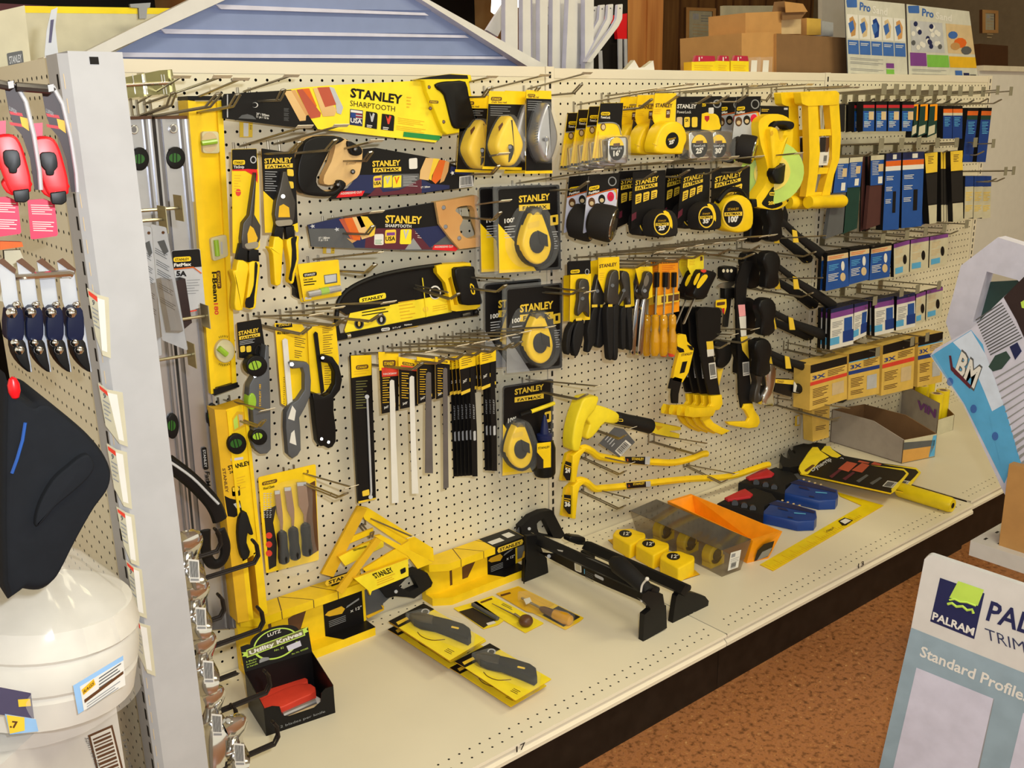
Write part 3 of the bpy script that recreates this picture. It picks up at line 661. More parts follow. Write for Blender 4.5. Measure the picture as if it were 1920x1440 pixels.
b=B();b.slab(zg([(888,875),(955,862),(1720,712),(1900,690),(1915,735),(1780,750),(960,905),(895,918)]),pl.up(.25),.35,'blk','blk');brandbox(b,zg([(1208,828),(1270,820),(1272,842),(1210,850)]),pl.up(.25),'paper','blk',r=3)
for s_,x0,x1,y0,y1 in (('24 T x 10"',1290,1350,832,822),('Molybdenum',1375,1430,810,803)): b.text(s_,zg(x0,y0),zg(x1,y1),3,pl.up(.25),'paper',.02)
b.lathe(pl.up(.3)(*zg(960,885)),pl.up(.3)(*zg(985,880)),[(0,.2),(1,.2)],'chrome',12);b.lathe(pl.up(.3)(*zg(1790,735)),pl.up(.3)(*zg(1845,722)),[(0,.2),(.5,.26),(1,.2)],'chrd',12);b.ball(pl.up(.3)(*zg(1890,712)),.33,'blk',12);t.part('blade_bar',b)
b=B();out=zg([(1605,378),(1650,368),(1850,356),(1862,400),(1870,470),(1905,580),(1922,670),(1890,690),(1750,706),(1715,700),(1700,610),(1670,500),(1612,430)]);inn=zg([(1690,470),(1712,455),(1728,520),(1748,600),(1760,660),(1735,660),(1722,600),(1708,530)])
b.slab(hole(out,inn),pl.up(.6),1.1,'yel','yel');h_=t.part('handle',b)
b=B();b.puff(spl(zg([(1715,400),(1760,385),(1852,380),(1860,430),(1880,500),(1908,600),(1912,645),(1860,655),(1770,652),(1755,590),(1728,500)]),2),pl.up(.62),1.2,3,'blk');b.flat(spl(zg([(1850,505),(1875,520),(1885,580),(1862,580),(1850,540)]),2),pl.up(1.22),'yel',.02);b.flat(spl(zg([(1856,518),(1870,528),(1877,570),(1866,570),(1857,540)]),2),pl.up(1.22),'blk',.03);t.part('rubber_grip',b,h_,'black rubber grip')
# mini hacksaws on yellow cards
pl=Y(-3.2);t=Thing('mini_hacksaw','mini hacksaw with a white blade and grey open handle on a yellow card','saw',org(pl,*zg(570,1100)),'mini hacksaws')
b=B();b.slab(zg([(440,790),(640,800),(680,870),(705,1290),(640,1330),(520,1388),(490,1370),(450,880)]),pl,.05,'yel','ydk');b.flat(zg([(450,800),(565,790),(570,818),(455,830)]),pl,'card',.02);b.text('STANLEY',zg(470,815),zg(560,806),4,pl,'ypa',.02,.03);b.text('Mini Hacksaw',zg(460,872),zg(560,866),5,pl,'blk',.03);b.lines(zg(585,890),zg(665,905),(0,4),5,pl,'brn',.3);b.lines(zg(585,985),zg(640,995),(0,4),4,pl,'brn',.3);b.lines(zg(505,1180),zg(515,1182),(0,4),14,pl,'brn',.3);t.part('card',b)
b=B();b.slab(zg([(498,915),(518,900),(535,910),(578,1440),(540,1440)]),pl.up(.25),.12,'paper','paper');t.part('saw_blade',b,None,'white saw blade')
b=B();hp=[(540,679),(545,676),(572,678),(577,684),(580,712),(579,740),(568,764),(558,782),(560,805),(561,842),(555,852),(545,858),(537,850),(533,800),(534,772),(541,758),(556,748),(568,730),(568,700),(564,688),(545,690)]
b.puff(hp,pl.up(.3),.7,1.6,'slate');b.flat([(540,785),(552,789),(555,770),(548,760)],pl.up(.65),'paper',.02);b.flat([(543,830),(546,812),(552,806),(556,835)],pl.up(.65),'paper',.02)
b.lathe(pl.up(.6)(547,683),pl.up(.75)(547,683),[(0,.16),(1,.16)],'chrome',12);t.part('handle',b)
pl=Y(-3.4);t=Thing('mini_hacksaw','mini hacksaw with a black handle and black blade on a yellow card','saw',org(pl,*zg(800,1100)),'mini hacksaws')
b=B();b.slab(zg([(678,822),(880,790),(905,1050),(890,1200),(795,1290),(735,1296),(700,1280)]),pl,.05,'yel','ydk');b.lines(zg(785,820),zg(865,808),(0,3.4),4,pl,'brn',.3);b.lines(zg(790,880),zg(860,872),(0,4.2),9,pl,'brn',.25);b.lines(zg(800,1100),zg(850,1098),(0,4.2),9,pl,'brn',.25);t.part('card',b)
b=B();b.slab(zg([(724,870),(738,852),(752,862),(800,1280),(778,1300)]),pl.up(.25),.12,'blk','blk');t.part('saw_blade',b)
b=B();b.puff([(601,668),(606,664),(620,668),(632,685),(638,710),(634,730),(622,745),(622,770),(626,800),(626,826),(620,836),(612,839),(604,834),(598,835),(592,826),(588,790),(584,750),(582,736),(590,736),(603,742),(615,736),(624,718),(624,696),(616,680),(602,678)],pl.up(.3),.8,2,'blk')
for p in ((605,671),(603,823),(616,829)): b.lathe(pl.up(.6)(*p),pl.up(.75)(*p),[(0,.12),(1,.12)],'chrome',10)
t.part('handle',b)
# ---------------------------------------------------------------- levels and snips
def vial_round(b,pl,c,rx,ry,ring='blk',win='viald',d=.5,rot=0):
    b.puff(ell(*c,rx,ry,22),pl,d,2,ring);f=ell(*c,rx*.62,ry*.42,16,rot);b.flat(f,pl.up(d/2),win,.02)
    for s_ in (-.18,.18):
        dx,dy=s_*rx*math.cos(rot),s_*rx*math.sin(rot);nx,ny=-math.sin(rot)*ry*.42,math.cos(rot)*ry*.42
        b.flat([(c[0]+dx-.8+nx,c[1]+dy+ny),(c[0]+dx+.8+nx,c[1]+dy+ny),(c[0]+dx+.8-nx,c[1]+dy-ny),(c[0]+dx-.8-nx,c[1]+dy-ny)],pl.up(d/2),'blk',.035)
# yellow beam level
pl=Y(-2.2);t=Thing('beam_level','tall yellow beam level with black end caps, hanging upright beside the saws','level',org(pl,420,740),'hanging levels')
q=quad((352,186),(416,186),(443,722),(397,738));b=B();b.slab([(366,190),(408,190),(437,724),(402,736)],pl,1.4,'yel','yel')
b.slab([(352,188),(367,190),(404,737),(396,739)],pl.up(.3),2.0,'yel','yel');b.slab([(407,190),(417,188),(444,722),(436,725)],pl.up(.3),2.0,'yel','yel')
b.text('I-Beam',zf(1590,680),zf(1605,905),zf(1625,678),pl,'blk',.03);b.text('180',zf(1605,915),zf(1612,1002),zf(1634,913),pl,'redt',.03);brandbox(b,zf([(1652,668),(1662,802),(1630,806),(1622,672)]),pl,'brn','yel',r=3)
b.flat(zb([(-20,230),(10,205),(40,235),(40,262),(-20,262)]),pl,'peg',.015);beam=t.part('beam',b)
b=B()
b.puff(rr(za([(1505,985),(1630,985),(1640,1150),(1515,1150)]),6),pl.up(.15),.5,1,'tape');b.flat(ell(*za(1572,1065),15,19,20),pl.up(.4),'tan',.02);b.tube([pl.up(.55)(*za(1512,1075)),pl.up(.55)(*za(1625,1060))],.2,'vial',8);t.part('level_vial',b,beam)
b=B();b.puff(rr(zf([(1570,425),(1690,395),(1705,560),(1590,600)]),6),pl.up(.15),.5,1,'tape');b.tube([pl.up(.55)(*zf(1620,440)),pl.up(.55)(*zf(1632,560))],.2,'vial',8);b.flat(zf([(1655,455),(1668,453),(1672,545),(1660,548)]),pl.up(.4),'gryl',.02);t.part('level_vial',b,beam)
b=B();b.puff(ell(*zf(1680,1270),18,22,24),pl.up(.15),.6,2,'tape');b.tube([pl.up(.6)(*zf(1640,1250)),pl.up(.6)(*zf(1700,1300))],.24,'vial',8)
for k in range(-3,4):
    for c in (-1,1):
        a=c*math.pi/2+k*.13;b.flat([(420+22*math.cos(a),657.5+25*math.sin(a)),(421+22*math.cos(a),657.5+25*math.sin(a)),(421+26*math.cos(a),657.5+29*math.sin(a)),(420+26*math.cos(a),657.5+29*math.sin(a))],pl,'blk',.02)
t.part('level_vial',b,beam)
b=B();b.slab([(401,730),(446,717),(447,726),(402,742)],pl.up(.45),2.3,'blk','blk');t.part('end_cap',b,beam);b=B();b.slab([(352,180),(416,180),(416,187),(352,187)],pl.up(.35),2.1,'blk');t.part('end_cap',b,beam)
b=B();b.flat(zk([(1635,185),(1780,158),(1782,186),(1640,215)]),pl.up(.3),'blk',.16);t.part('end_label',b,beam)
# two silver levels
def silver(ph,xs,y0,pl,top_eye,v1,v2=None,v3=None):
    t=Thing('beam_level',ph,'level',org(pl,*v1[:2]),'hanging levels');a,bb,c,d=xs
    f=quad(a,bb,c,d);b=B()
    for u0,u1,h,k in ((0,.06,.35,'alu'),(.06,.2,.15,'alud'),(.2,.3,.3,'alu'),(.3,.72,.1,'alu'),(.72,.8,.3,'alud'),(.8,.94,.15,'alu'),(.94,1,.35,'alu')): b.slab(qrect(f,u0,0,u1,1),pl.up(h),.9+h,k,'alu')
    bm_=t.part('beam',b)
    b=B();b.slab([(a[0]-1,a[1]-5),(bb[0]+1,bb[1]-5),(bb[0]+1,bb[1]+1),(a[0]-1,a[1]+1)],pl.up(.4),1.5,'brn');t.part('end_cap',b,bm_)
    b=B();b.puff(ell(*top_eye,8,9,18),pl.up(.2),.3,1,'chrome');b.flat(ell(*top_eye,5,6,16),pl.up(.35),'alud',.02);t.part('hanging_eye',b,bm_)
    for v in (v1,v2,v3):
        if v: b=B();vial_round(b,pl.up(.15),v[:2],v[2],v[3]);t.part('level_vial',b,bm_)
    return t,bm_
pl=Y(-1.8)
_t,_bm=silver('silver ribbed aluminium level, second from the white post, with a round vial',[(291,222),(353,222),(443,1178),(382,1182)],222,pl,za(1300,965),(328,296,18,21),(397,779,11,24))
silver('silver aluminium level half hidden behind the white post',[(228,224),(284,222),(372,1120),(330,1135)],222,Y(-2.0),za(1005,972),(261,298,17,22),(322,798,12,24))
b=B();brandbox(b,zk([(1548,632),(1565,800),(1528,806),(1512,640)]),pl.up(.2),'blk','gryl',r=3);b.text('FatMax',zk(1540,820),zk(1552,985),zk(1572,818),pl.up(.2),'blk',.02);_t.part('stamped_name',b,_bm)
# yellow two-foot level
pl=Y(-3.6);t=Thing('box_level','yellow two-foot level with a round black vial, hung on the lower pegboard','level',org(pl,460,1160),'hanging levels')
b=B();fr=[(423,768),(463,755),(502,1150),(466,1164)];f=quad(*fr);sl_=hole(fr,rr([f(.26,.74),f(.72,.73),f(.76,.97),f(.3,.985)],3))
b.slab(fr[:2]+[f(1,.7),f(0,.72)],pl,1.7,'yel','ydk');b.slab([f(0,.7),f(.26,.7),f(.26,1),f(0,1)],pl,1.7,'yel','ydk');b.slab([f(.6,.7),f(1,.7),f(1,1),f(.6,1)],pl,1.7,'yel','ydk')
b.slab([(402,768),(424,768),(467,1164),(446,1168)],pl.up(.02),1.7,'ydk','ydk')
for u in (.1,.9): b.slab([f(u-.06,.01),f(u+.06,.01),f(u+.06,.66),f(u-.06,.66)],pl.up(.12),.3,'yel')
b.flat([f(.25,.05),f(.5,.025),f(.85,.04),f(.85,.105),f(.25,.115)],pl,'ydk',.02);b.flat([f(.3,.06),f(.5,.04),f(.5,.1),f(.3,.105)],pl,'lime',.03);b.flat([f(.56,.04),f(.74,.05),f(.74,.095),f(.56,.1)],pl,'tan',.03)
b.text('STANLEY',zl(135,775),zl(335,725),zl(128,738),pl,'blk',.035);b.text('24"',zl(145,808),zl(190,798),zl(143,786),pl,'blk',.03);b.lines(zl(155,860),zl(285,825),(1,5),5,pl,'ydk',.3);b.flat(zl([(155,672),(268,655),(268,678),(158,694)]),pl,'pink',.02) if 0 else b.flat(zl([(155,672),(268,655),(268,678),(158,694)]),pl,'lilac',.02)
b.slab(rr(zl([(165,925),(235,915),(245,1005),(170,1012)]),3),pl.up(.02),.05,'blk');b.flat(rr(zl([(172,935),(228,925),(232,960),(176,970)]),2),pl.up(.02),'ypa',.02)
b.slab(zl([(100,1005),(150,1030),(240,1050),(262,1160),(190,1200),(130,1190)]),pl.up(.03),.06,'card');b.flat(zl([(180,1080),(230,1060),(250,1110),(210,1120)]),pl.up(.03),'gryl',.02)
b.text('STANLEY',zl(82,760),zl(112,980),zl(108,757),pl.up(.05),'brn',.02);bm_=t.part('beam',b)
b=B();vial_round(b,pl.up(.1),zl(205,535),18,19.5,'blk','viald',.5,-.25);t.part('level_vial',b,bm_)
b=B();b.puff(spl(zl([(245,1150),(290,1150),(320,1240),(350,1340),(320,1350),(300,1330),(290,1420),(320,1500),(300,1560),(255,1570),(225,1480),(210,1340),(220,1220)]),2),pl.up(.2),.6,2,'blkm');t.part('plastic_hanger',b,bm_,'black plastic hanging tab')
# torpedo level on its card
pl=Y(-3.4);t=Thing('torpedo_level','small grey torpedo level with a black tie on a black card, beside the beam level','level',org(pl,*zg(290,1100)))
b=B();b.slab(rr(zg([(168,788),(342,758),(372,960),(372,1060),(185,1040)]),2),pl,.05,'card','ydk');b.text('STANLEY',zg(182,880),zg(328,852),zg(180,852),pl,'ypa',.035,.03);b.flat(zg([(185,888),(335,860),(337,885),(188,912)]),pl,'ypa',.02);b.text('FATMAX',zg(200,908),zg(325,885),4,pl,'blk',.02,.03);b.lines(zg(190,922),zg(300,902),(0,3),3,pl,'gryl',.3)
for x in (192,236): b.flat(rr(zg([(x,958),(x+36,952),(x+38,996),(x+4,1002)]),3),pl,'ypa',.02)
t.part('card',b)
b=B();bp=[(494,645),(500,648),(503,760),(504,840),(497,848),(484,849),(474,840),(468,826),(472,800),(470,770),(462,740),(464,720),(472,705),(478,690),(488,680),(492,668)];b.puff(bp,pl.up(.5),.9,1.6,'slate');b.text('STANLEY 180',zl(428,200),zl(428,0),zl(412,200),pl.up(.96),'ydk',.02);b.lathe(pl.up(.9)(478,706),pl.up(1.0)(478,706),[(0,.1),(1,.1)],'chrome',8);bd=t.part('body',b)
b=B();vial_round(b,pl.up(.75),zg(300,1095),20,20,'blk','vial',.8,-.3);t.part('level_vial',b,bd)
b=B();b.puff(ell(469,751,8,16,18),pl.up(.6),.9,2,'vial');t.part('level_vial',b,bd)
b=B();vial_round(b,pl.up(.75),(483,818),15,15,'blk','vial',.8,-.2);t.part('level_vial',b,bd)
b=B();b.tube([pl.up(1.0)(*p) for p in spl(zg([(300,1010),(298,985),(320,950),(338,965),(330,1010)]),4,False)],.09,'blk',6);t.part('lanyard_loop',b)
# ---------------------------------------------------------------- aviation snips
pl=Y(-5.2);t=Thing('aviation_snips','long-nosed yellow-handled snips on a black, red and yellow card','snips',org(pl,460,575),'snips on cards')
b=B();b.slab(rr(zb([(132,690),(312,686),(330,900),(335,1390),(290,1440),(140,1440)]),2),pl,.05,'yel','ydk');b.flat(rr(zb([(134,692),(312,688),(318,835),(136,846)]),2),pl,'card',.02);b.flat(zb([(137,846),(230,846),(290,880),(318,935),(320,880),(316,836),(250,832),(136,838)]),pl,'red',.03)
brandbox(b,zb([(142,768),(228,768),(228,802),(142,802)]),pl,'yel','blk',r=3);b.text('TinSnip',zb(146,828),zb(222,826),5,pl,'paper',.02,.04);b.flat(ell(*zb(288,766),6,7,16),pl,'gryl',.03);b.flat(ell(*zb(288,766),4,5,16),pl,'card',.04);b.flat(ell(*zb(180,1002),5,7,14),pl,'redt',.02);b.lines(zb(150,876),zb(200,878),(0,5),7,pl,'ydk',.25);t.part('card',b)
b=B();b.puff(zb([(292,860),(300,858),(285,1160),(330,1240),(328,1330),(300,1400),(250,1420),(195,1400),(192,1330),(205,1220),(248,1165)]),pl.up(.3),.6,1.6,'chrd');b.flat(zb([(265,1240),(290,1260),(320,1330),(300,1390),(250,1380),(245,1300)]),pl.up(.6),'ydk',.02)
b.flat(rr(zb([(220,1372),(325,1352),(328,1400),(240,1412)]),6),pl.up(.62),'steel',.02);b.puff(zg([(185,215),(240,250),(235,345),(160,330)]),pl.up(.3),.5,1.2,'blk');b.puff(zg([(250,250),(318,262),(322,345),(245,350)]),pl.up(.3),.5,1.2,'blk');t.part('jaw',b)
for pts in ([(165,332),(238,360),(232,450),(200,660),(194,692),(150,694),(138,640),(148,500),(128,430),(132,405),(150,405)],[(243,352),(306,344),(322,372),(312,480),(298,600),(288,680),(226,680),(226,600),(244,440)]):
    b=B();b.puff(spl(zg(pts),2),pl.up(.3),.8,2.4,'yel')
    if pts[0][0]>200: b.flat(spl(zg([(300,350),(320,372),(310,480),(296,600),(288,676),(232,676),(235,612),(262,600),(290,520),(296,430)]),2),pl.up(.72),'blk',.02)
    t.part('handle',b)
pl=Y(-5.0);t=Thing('aviation_snips','yellow-handled snips with open jaws up on a black card, nearer the saws','snips',org(pl,530,540),'snips on cards')
b=B();b.slab(rr(zb([(345,684),(585,718),(598,1000),(610,1280),(560,1240),(430,1290),(372,1292),(360,1000)]),2),pl,.05,'card','ydk');b.flat(zb([(360,990),(432,1058),(430,1290),(372,1292)]),pl,'yel',.02);b.flat(zb([(560,1240),(608,1220),(612,1282),(600,1290)]),pl,'yel',.02)
b.text('STANLEY',zb(368,792),zb(568,784),zb(366,758),pl,'ypa',.035,.03);b.flat(zb([(370,800),(572,792),(572,822),(372,832)]),pl,'ypa',.02);b.text('FATMAX',zb(388,827),zb(556,819),5,pl,'blk',.02,.03);b.lines(zb(372,850),zb(460,852),(0,4.4),9,pl,'gryl',.22)
for y_ in (832,920): b.flat(rr(zb([(530,y_),(576,y_+4),(580,y_+54),(534,y_+50)]),3),pl,'ypa',.02)
t.part('card',b)
b=B();b.puff(zb([(490,852),(515,850),(545,960),(582,1070),(575,1180),(560,1240),(445,1240),(430,1160),(442,1060),(470,960)]),pl.up(.3),.6,1.6,'chrd');b.flat(zb([(475,1100),(505,1085),(545,1110),(552,1180),(468,1180)]),pl.up(.6),'ydk',.02);b.lathe(pl.up(.6)(*zb(502,1030)),pl.up(.75)(*zb(502,1030)),[(0,.2),(1,.16)],'steel',12);b.flat(rr(zb([(440,1205),(570,1195),(572,1235),(460,1248)]),6),pl.up(.62),'steel',.02)
b.puff(zb([(440,1240),(500,1250),(490,1340),(425,1320)]),pl.up(.3),.5,1.2,'blk');b.puff(zb([(512,1250),(572,1240),(580,1320),(520,1340)]),pl.up(.3),.5,1.2,'blk');t.part('jaw',b)
for pts in ([(425,165),(488,190),(484,300),(474,480),(462,512),(432,514),(424,440),(414,290),(390,252),(395,238),(414,240)],[(512,190),(580,165),(604,165),(598,215),(602,330),(575,430),(566,490),(548,505),(532,480),(540,400),(524,280)]):
    b=B();b.puff(spl(zg(pts),2),pl.up(.3),.8,2.4,'yel')
    if pts[0][0]>500: b.flat(spl(zg([(560,180),(603,168),(594,215),(600,330),(572,430),(564,488),(542,470),(560,380),(566,260)]),2),pl.up(.72),'blk',.02)
    t.part('handle',b)
pl=Y(-3.0);b=B();b.puff(spl(zg([(535,470),(600,450),(610,520),(640,530),(640,615),(610,612),(580,590),(580,540),(545,500)]),2),pl,.8,2,'blk');b.lathe(pl.up(.4)(*zg(547,485)),pl.up(.5)(*zg(547,485)),[(0,.1),(1,.08)],'chrome',8);solo('snips_handle','black snips handle end showing between the open snips and the line level card','snips',b)
# line level cards
def line_level(pl,dpx,ph):
    g=lambda pts: [(x+dpx[0],y+dpx[1]) for x,y in zg(pts)]
    t=Thing('line_level',ph,'level',org(pl,*g([(780,600)])[0]),'line levels')
    b=B();b.slab(rr(g([(606,366),(902,332),(924,590),(652,636)]),3),pl,.05,'yel','ydk');brandbox(b,g([(645,432),(744,420),(746,448),(648,462)]),pl,'card','paper',r=3)
    b.text('Line Level',*g([(650,486),(716,478)]),4.5,pl,'blk',.02);b.lines(*g([(652,494),(742,484)]),(0,5),2,pl,'blk',.4);b.flat(g([(795,445),(890,432),(893,498),(802,512)]),pl,'gryd',.02);b.flat(g([(800,450),(884,438),(886,490),(808,502)]),pl,'gryl',.03);b.flat(g([(660,604),(706,598),(706,618),(662,622)]),pl,'paper',.02);t.part('card',b)
    b=B();a_,c_=g([(680,585),(912,538)]);b.tube([pl.up(.4)(*a_),pl.up(.4)(*c_)],.28,'alu',10);m_=g([(768,566),(826,554)]);b.tube([pl.up(.4)(*m_[0]),pl.up(.4)(*m_[1])],.31,'vial',10);t.part('level_tube',b)
    b=B();b.puff(rr(g([(665,560),(915,512),(920,560),(680,608)]),6),pl.up(.35),.75,2,'clear');t.part('blister',b)
line_level(Y(-5.4),(0,0),'line level on a yellow card, the front one of two on its hook')
line_level(Y(-4.3),(-6,1.5),'line level on a yellow card, tucked behind the front one')
# ---------------------------------------------------------------- blades, chalk lines, chisels, squares
def slim_card(ph,pl,card,yel_to,pts_blade,bk,name='blade_card',group='hacksaw blade cards',band=None):
    t=Thing(name,ph,'saw blade',org(pl,*card[0]),group);f=quad(*card);b=B();b.slab(card,pl,.06,'card','ydk');b.flat(qrect(f,0,0,1,yel_to),pl,'yel',.02)
    if band: b.flat(qrect(f,.12,yel_to*.85,1,yel_to*1.35),pl,'redt',.03);b.text('HACKSAW',f(.2,yel_to*1.25),f(.9,yel_to*1.25),3.4,pl,'paper',.02,.045)
    brandbox(b,[f(.2,yel_to*.45),f(.85,yel_to*.45),f(.85,yel_to*.8),f(.2,yel_to*.8)],pl,'brn','yel',r=3)
    b.lines(f(.15,yel_to+.12),f(.55,yel_to+.12),(0,4.6),11,pl,'ydk',.3);b.text('24T',f(.15,.93),f(.42,.92),4,pl,'paper',.03);b.flat(qrect(f,.55,.86,.82,.93),pl,'ypa',.02);t.part('card',b)
    b=B();b.slab(pts_blade,pl.up(.08),.05,bk,bk);e=pts_blade[0];t.part('blade',b,None,bk.replace('alud','grey').replace('paper','white')+' hacksaw blade');return t
pl=Y(-3.2);t=Thing('blade_card','long slim black card with a yellow head and foot, a thin rod on it','saw blade',org(pl,685,940),'hacksaw blade cards');cd=[zh(78,292),zh(246,286),(705,936),(672,944)];f=quad(*cd);b=B();b.slab(cd,pl,.3,'card','blk');b.flat(zh([(78,292),(246,286),(246,450),(84,474)]),pl,'yel',.02)
b.flat([(672,944),(705,936),(705,933),(672,940)],pl,'ypa',.02);brandbox(b,zh([(118,372),(222,362),(222,398),(120,408)]),pl,'brn','yel',r=4);b.lines(zh(105,420),zh(225,408),(0,5),2,pl,'ydk',.3);b.lines(zh(120,500),zh(215,494),(0,5),11,pl,'olive',.35);b.flat(rr([(679,921),(692,917),(693,928),(680,931)],2),pl,'ypa',.02);t.part('card',b)
b=B();b.tube([pl.up(.1)(*zh(212,630)),pl.up(.1)(*zh(245,1400)),pl.up(.1)(695,932)],.1,'gryl',8)
for c in (zh(210,628),(695,932)): b.lathe(pl.up(.06)(*c),pl.up(.2)(*c),[(0,.2),(1,.2)],'gryl',12)
t.part('rod_blade',b)
for ph,c,yt,bl,k,y_,band in (
    ('white hacksaw blade on a black and yellow card, nearer the slim black card',[(303,262),(468,262),(468,740),(330,768)],.3,[(396,560),(398,500),(412,488),(432,495),(440,640),(448,1000),(470,1495),(414,1500)],'paper',-4.6,1),
    ('white hacksaw blade on a black and yellow card, beside the grey blades',[(466,300),(622,330),(628,700),(480,730)],.18,[(558,520),(560,470),(576,456),(596,464),(600,640),(610,1000),(632,1420),(578,1422)],'paper',-5.0,1),
    ('grey hacksaw blade on a black card, beside the white blades',[(618,300),(765,320),(768,640),(626,690)],.14,[(692,480),(694,440),(712,424),(734,432),(738,620),(744,900),(750,1255),(686,1252)],'alud',-5.4,0),
    ('grey hacksaw blade on a black card, beside the thick black blade sheaf',[(768,300),(888,322),(888,615),(775,650)],.14,[(832,450),(834,405),(848,390),(866,398),(870,580),(872,900),(878,1370),(836,1386)],'alud',-5.8,0)):
    slim_card(ph,Y(y_),zh(c),yt,zh(bl),k,band=band)
# blade of the left grey pair
pl=Y(-4.6);b=B();b.slab(zh([(690,700),(684,690),(720,690),(722,1245),(690,1248)]),pl,.05,'alud','alud');solo('loose_hacksaw','second grey hacksaw blade just behind the shorter grey one','saw blade',b)
# sheaf of black carded blades: one at a time
pl=Y(-5.0);t=Thing('blade_card','black hacksaw blade with a black and yellow header, in the sheaf by the chalk lines','saw blade',org(pl,*zh(1020,640)),'sheaf of black blades');c=zh([(962,305),(1100,280),(1100,560),(1105,595),(982,610)]);f=quad(c[0],c[1],c[2],c[4]);b=B();b.slab([c[0],c[1],c[3],c[4]],pl,.06,'card','ydk');b.flat(qrect(f,0,0,1,.33),pl,'yel',.02);b.flat(qrect(f,0,.93,1,1.02),pl,'ypa',.02);b.lines(f(.15,.06),f(.8,.05),(0,4),4,pl,'brn',.3);b.text('24T',f(.15,.72),f(.42,.7),5,pl,'paper',.03);b.flat(qrect(f,.6,.64,.9,.74),pl,'ypa',.02);t.part('card',b)
b=B();b.slab(zh([(1055,400),(1068,380),(1084,395),(1110,900),(1115,1280),(1075,1280),(1062,800)]),pl.up(.06),.05,'blk','blk');b.text('STANLEY',zh(1092,810),zh(1088,690),zh(1080,810),pl.up(.06),'gryl',.0);b.flat(rr(zh([(1080,910),(1100,905),(1102,985),(1082,988)]),2),pl.up(.06),'gryl',.02);t.part('blade',b)
for k,dy in enumerate((.45,.9,1.35,1.8,2.25)): copy_thing(t.o,(-.15*k-.1,dy,-.12*k),None)
for k,(dx,dy) in enumerate(((2.05,0),(2.0,.5),(1.9,1.0))): copy_thing(t.o,(dx,dy-.5,-.1*k+.2),'black hacksaw blade with a yellow header, in the thinner stack beside the chalk lines','thinner stack of black blades')
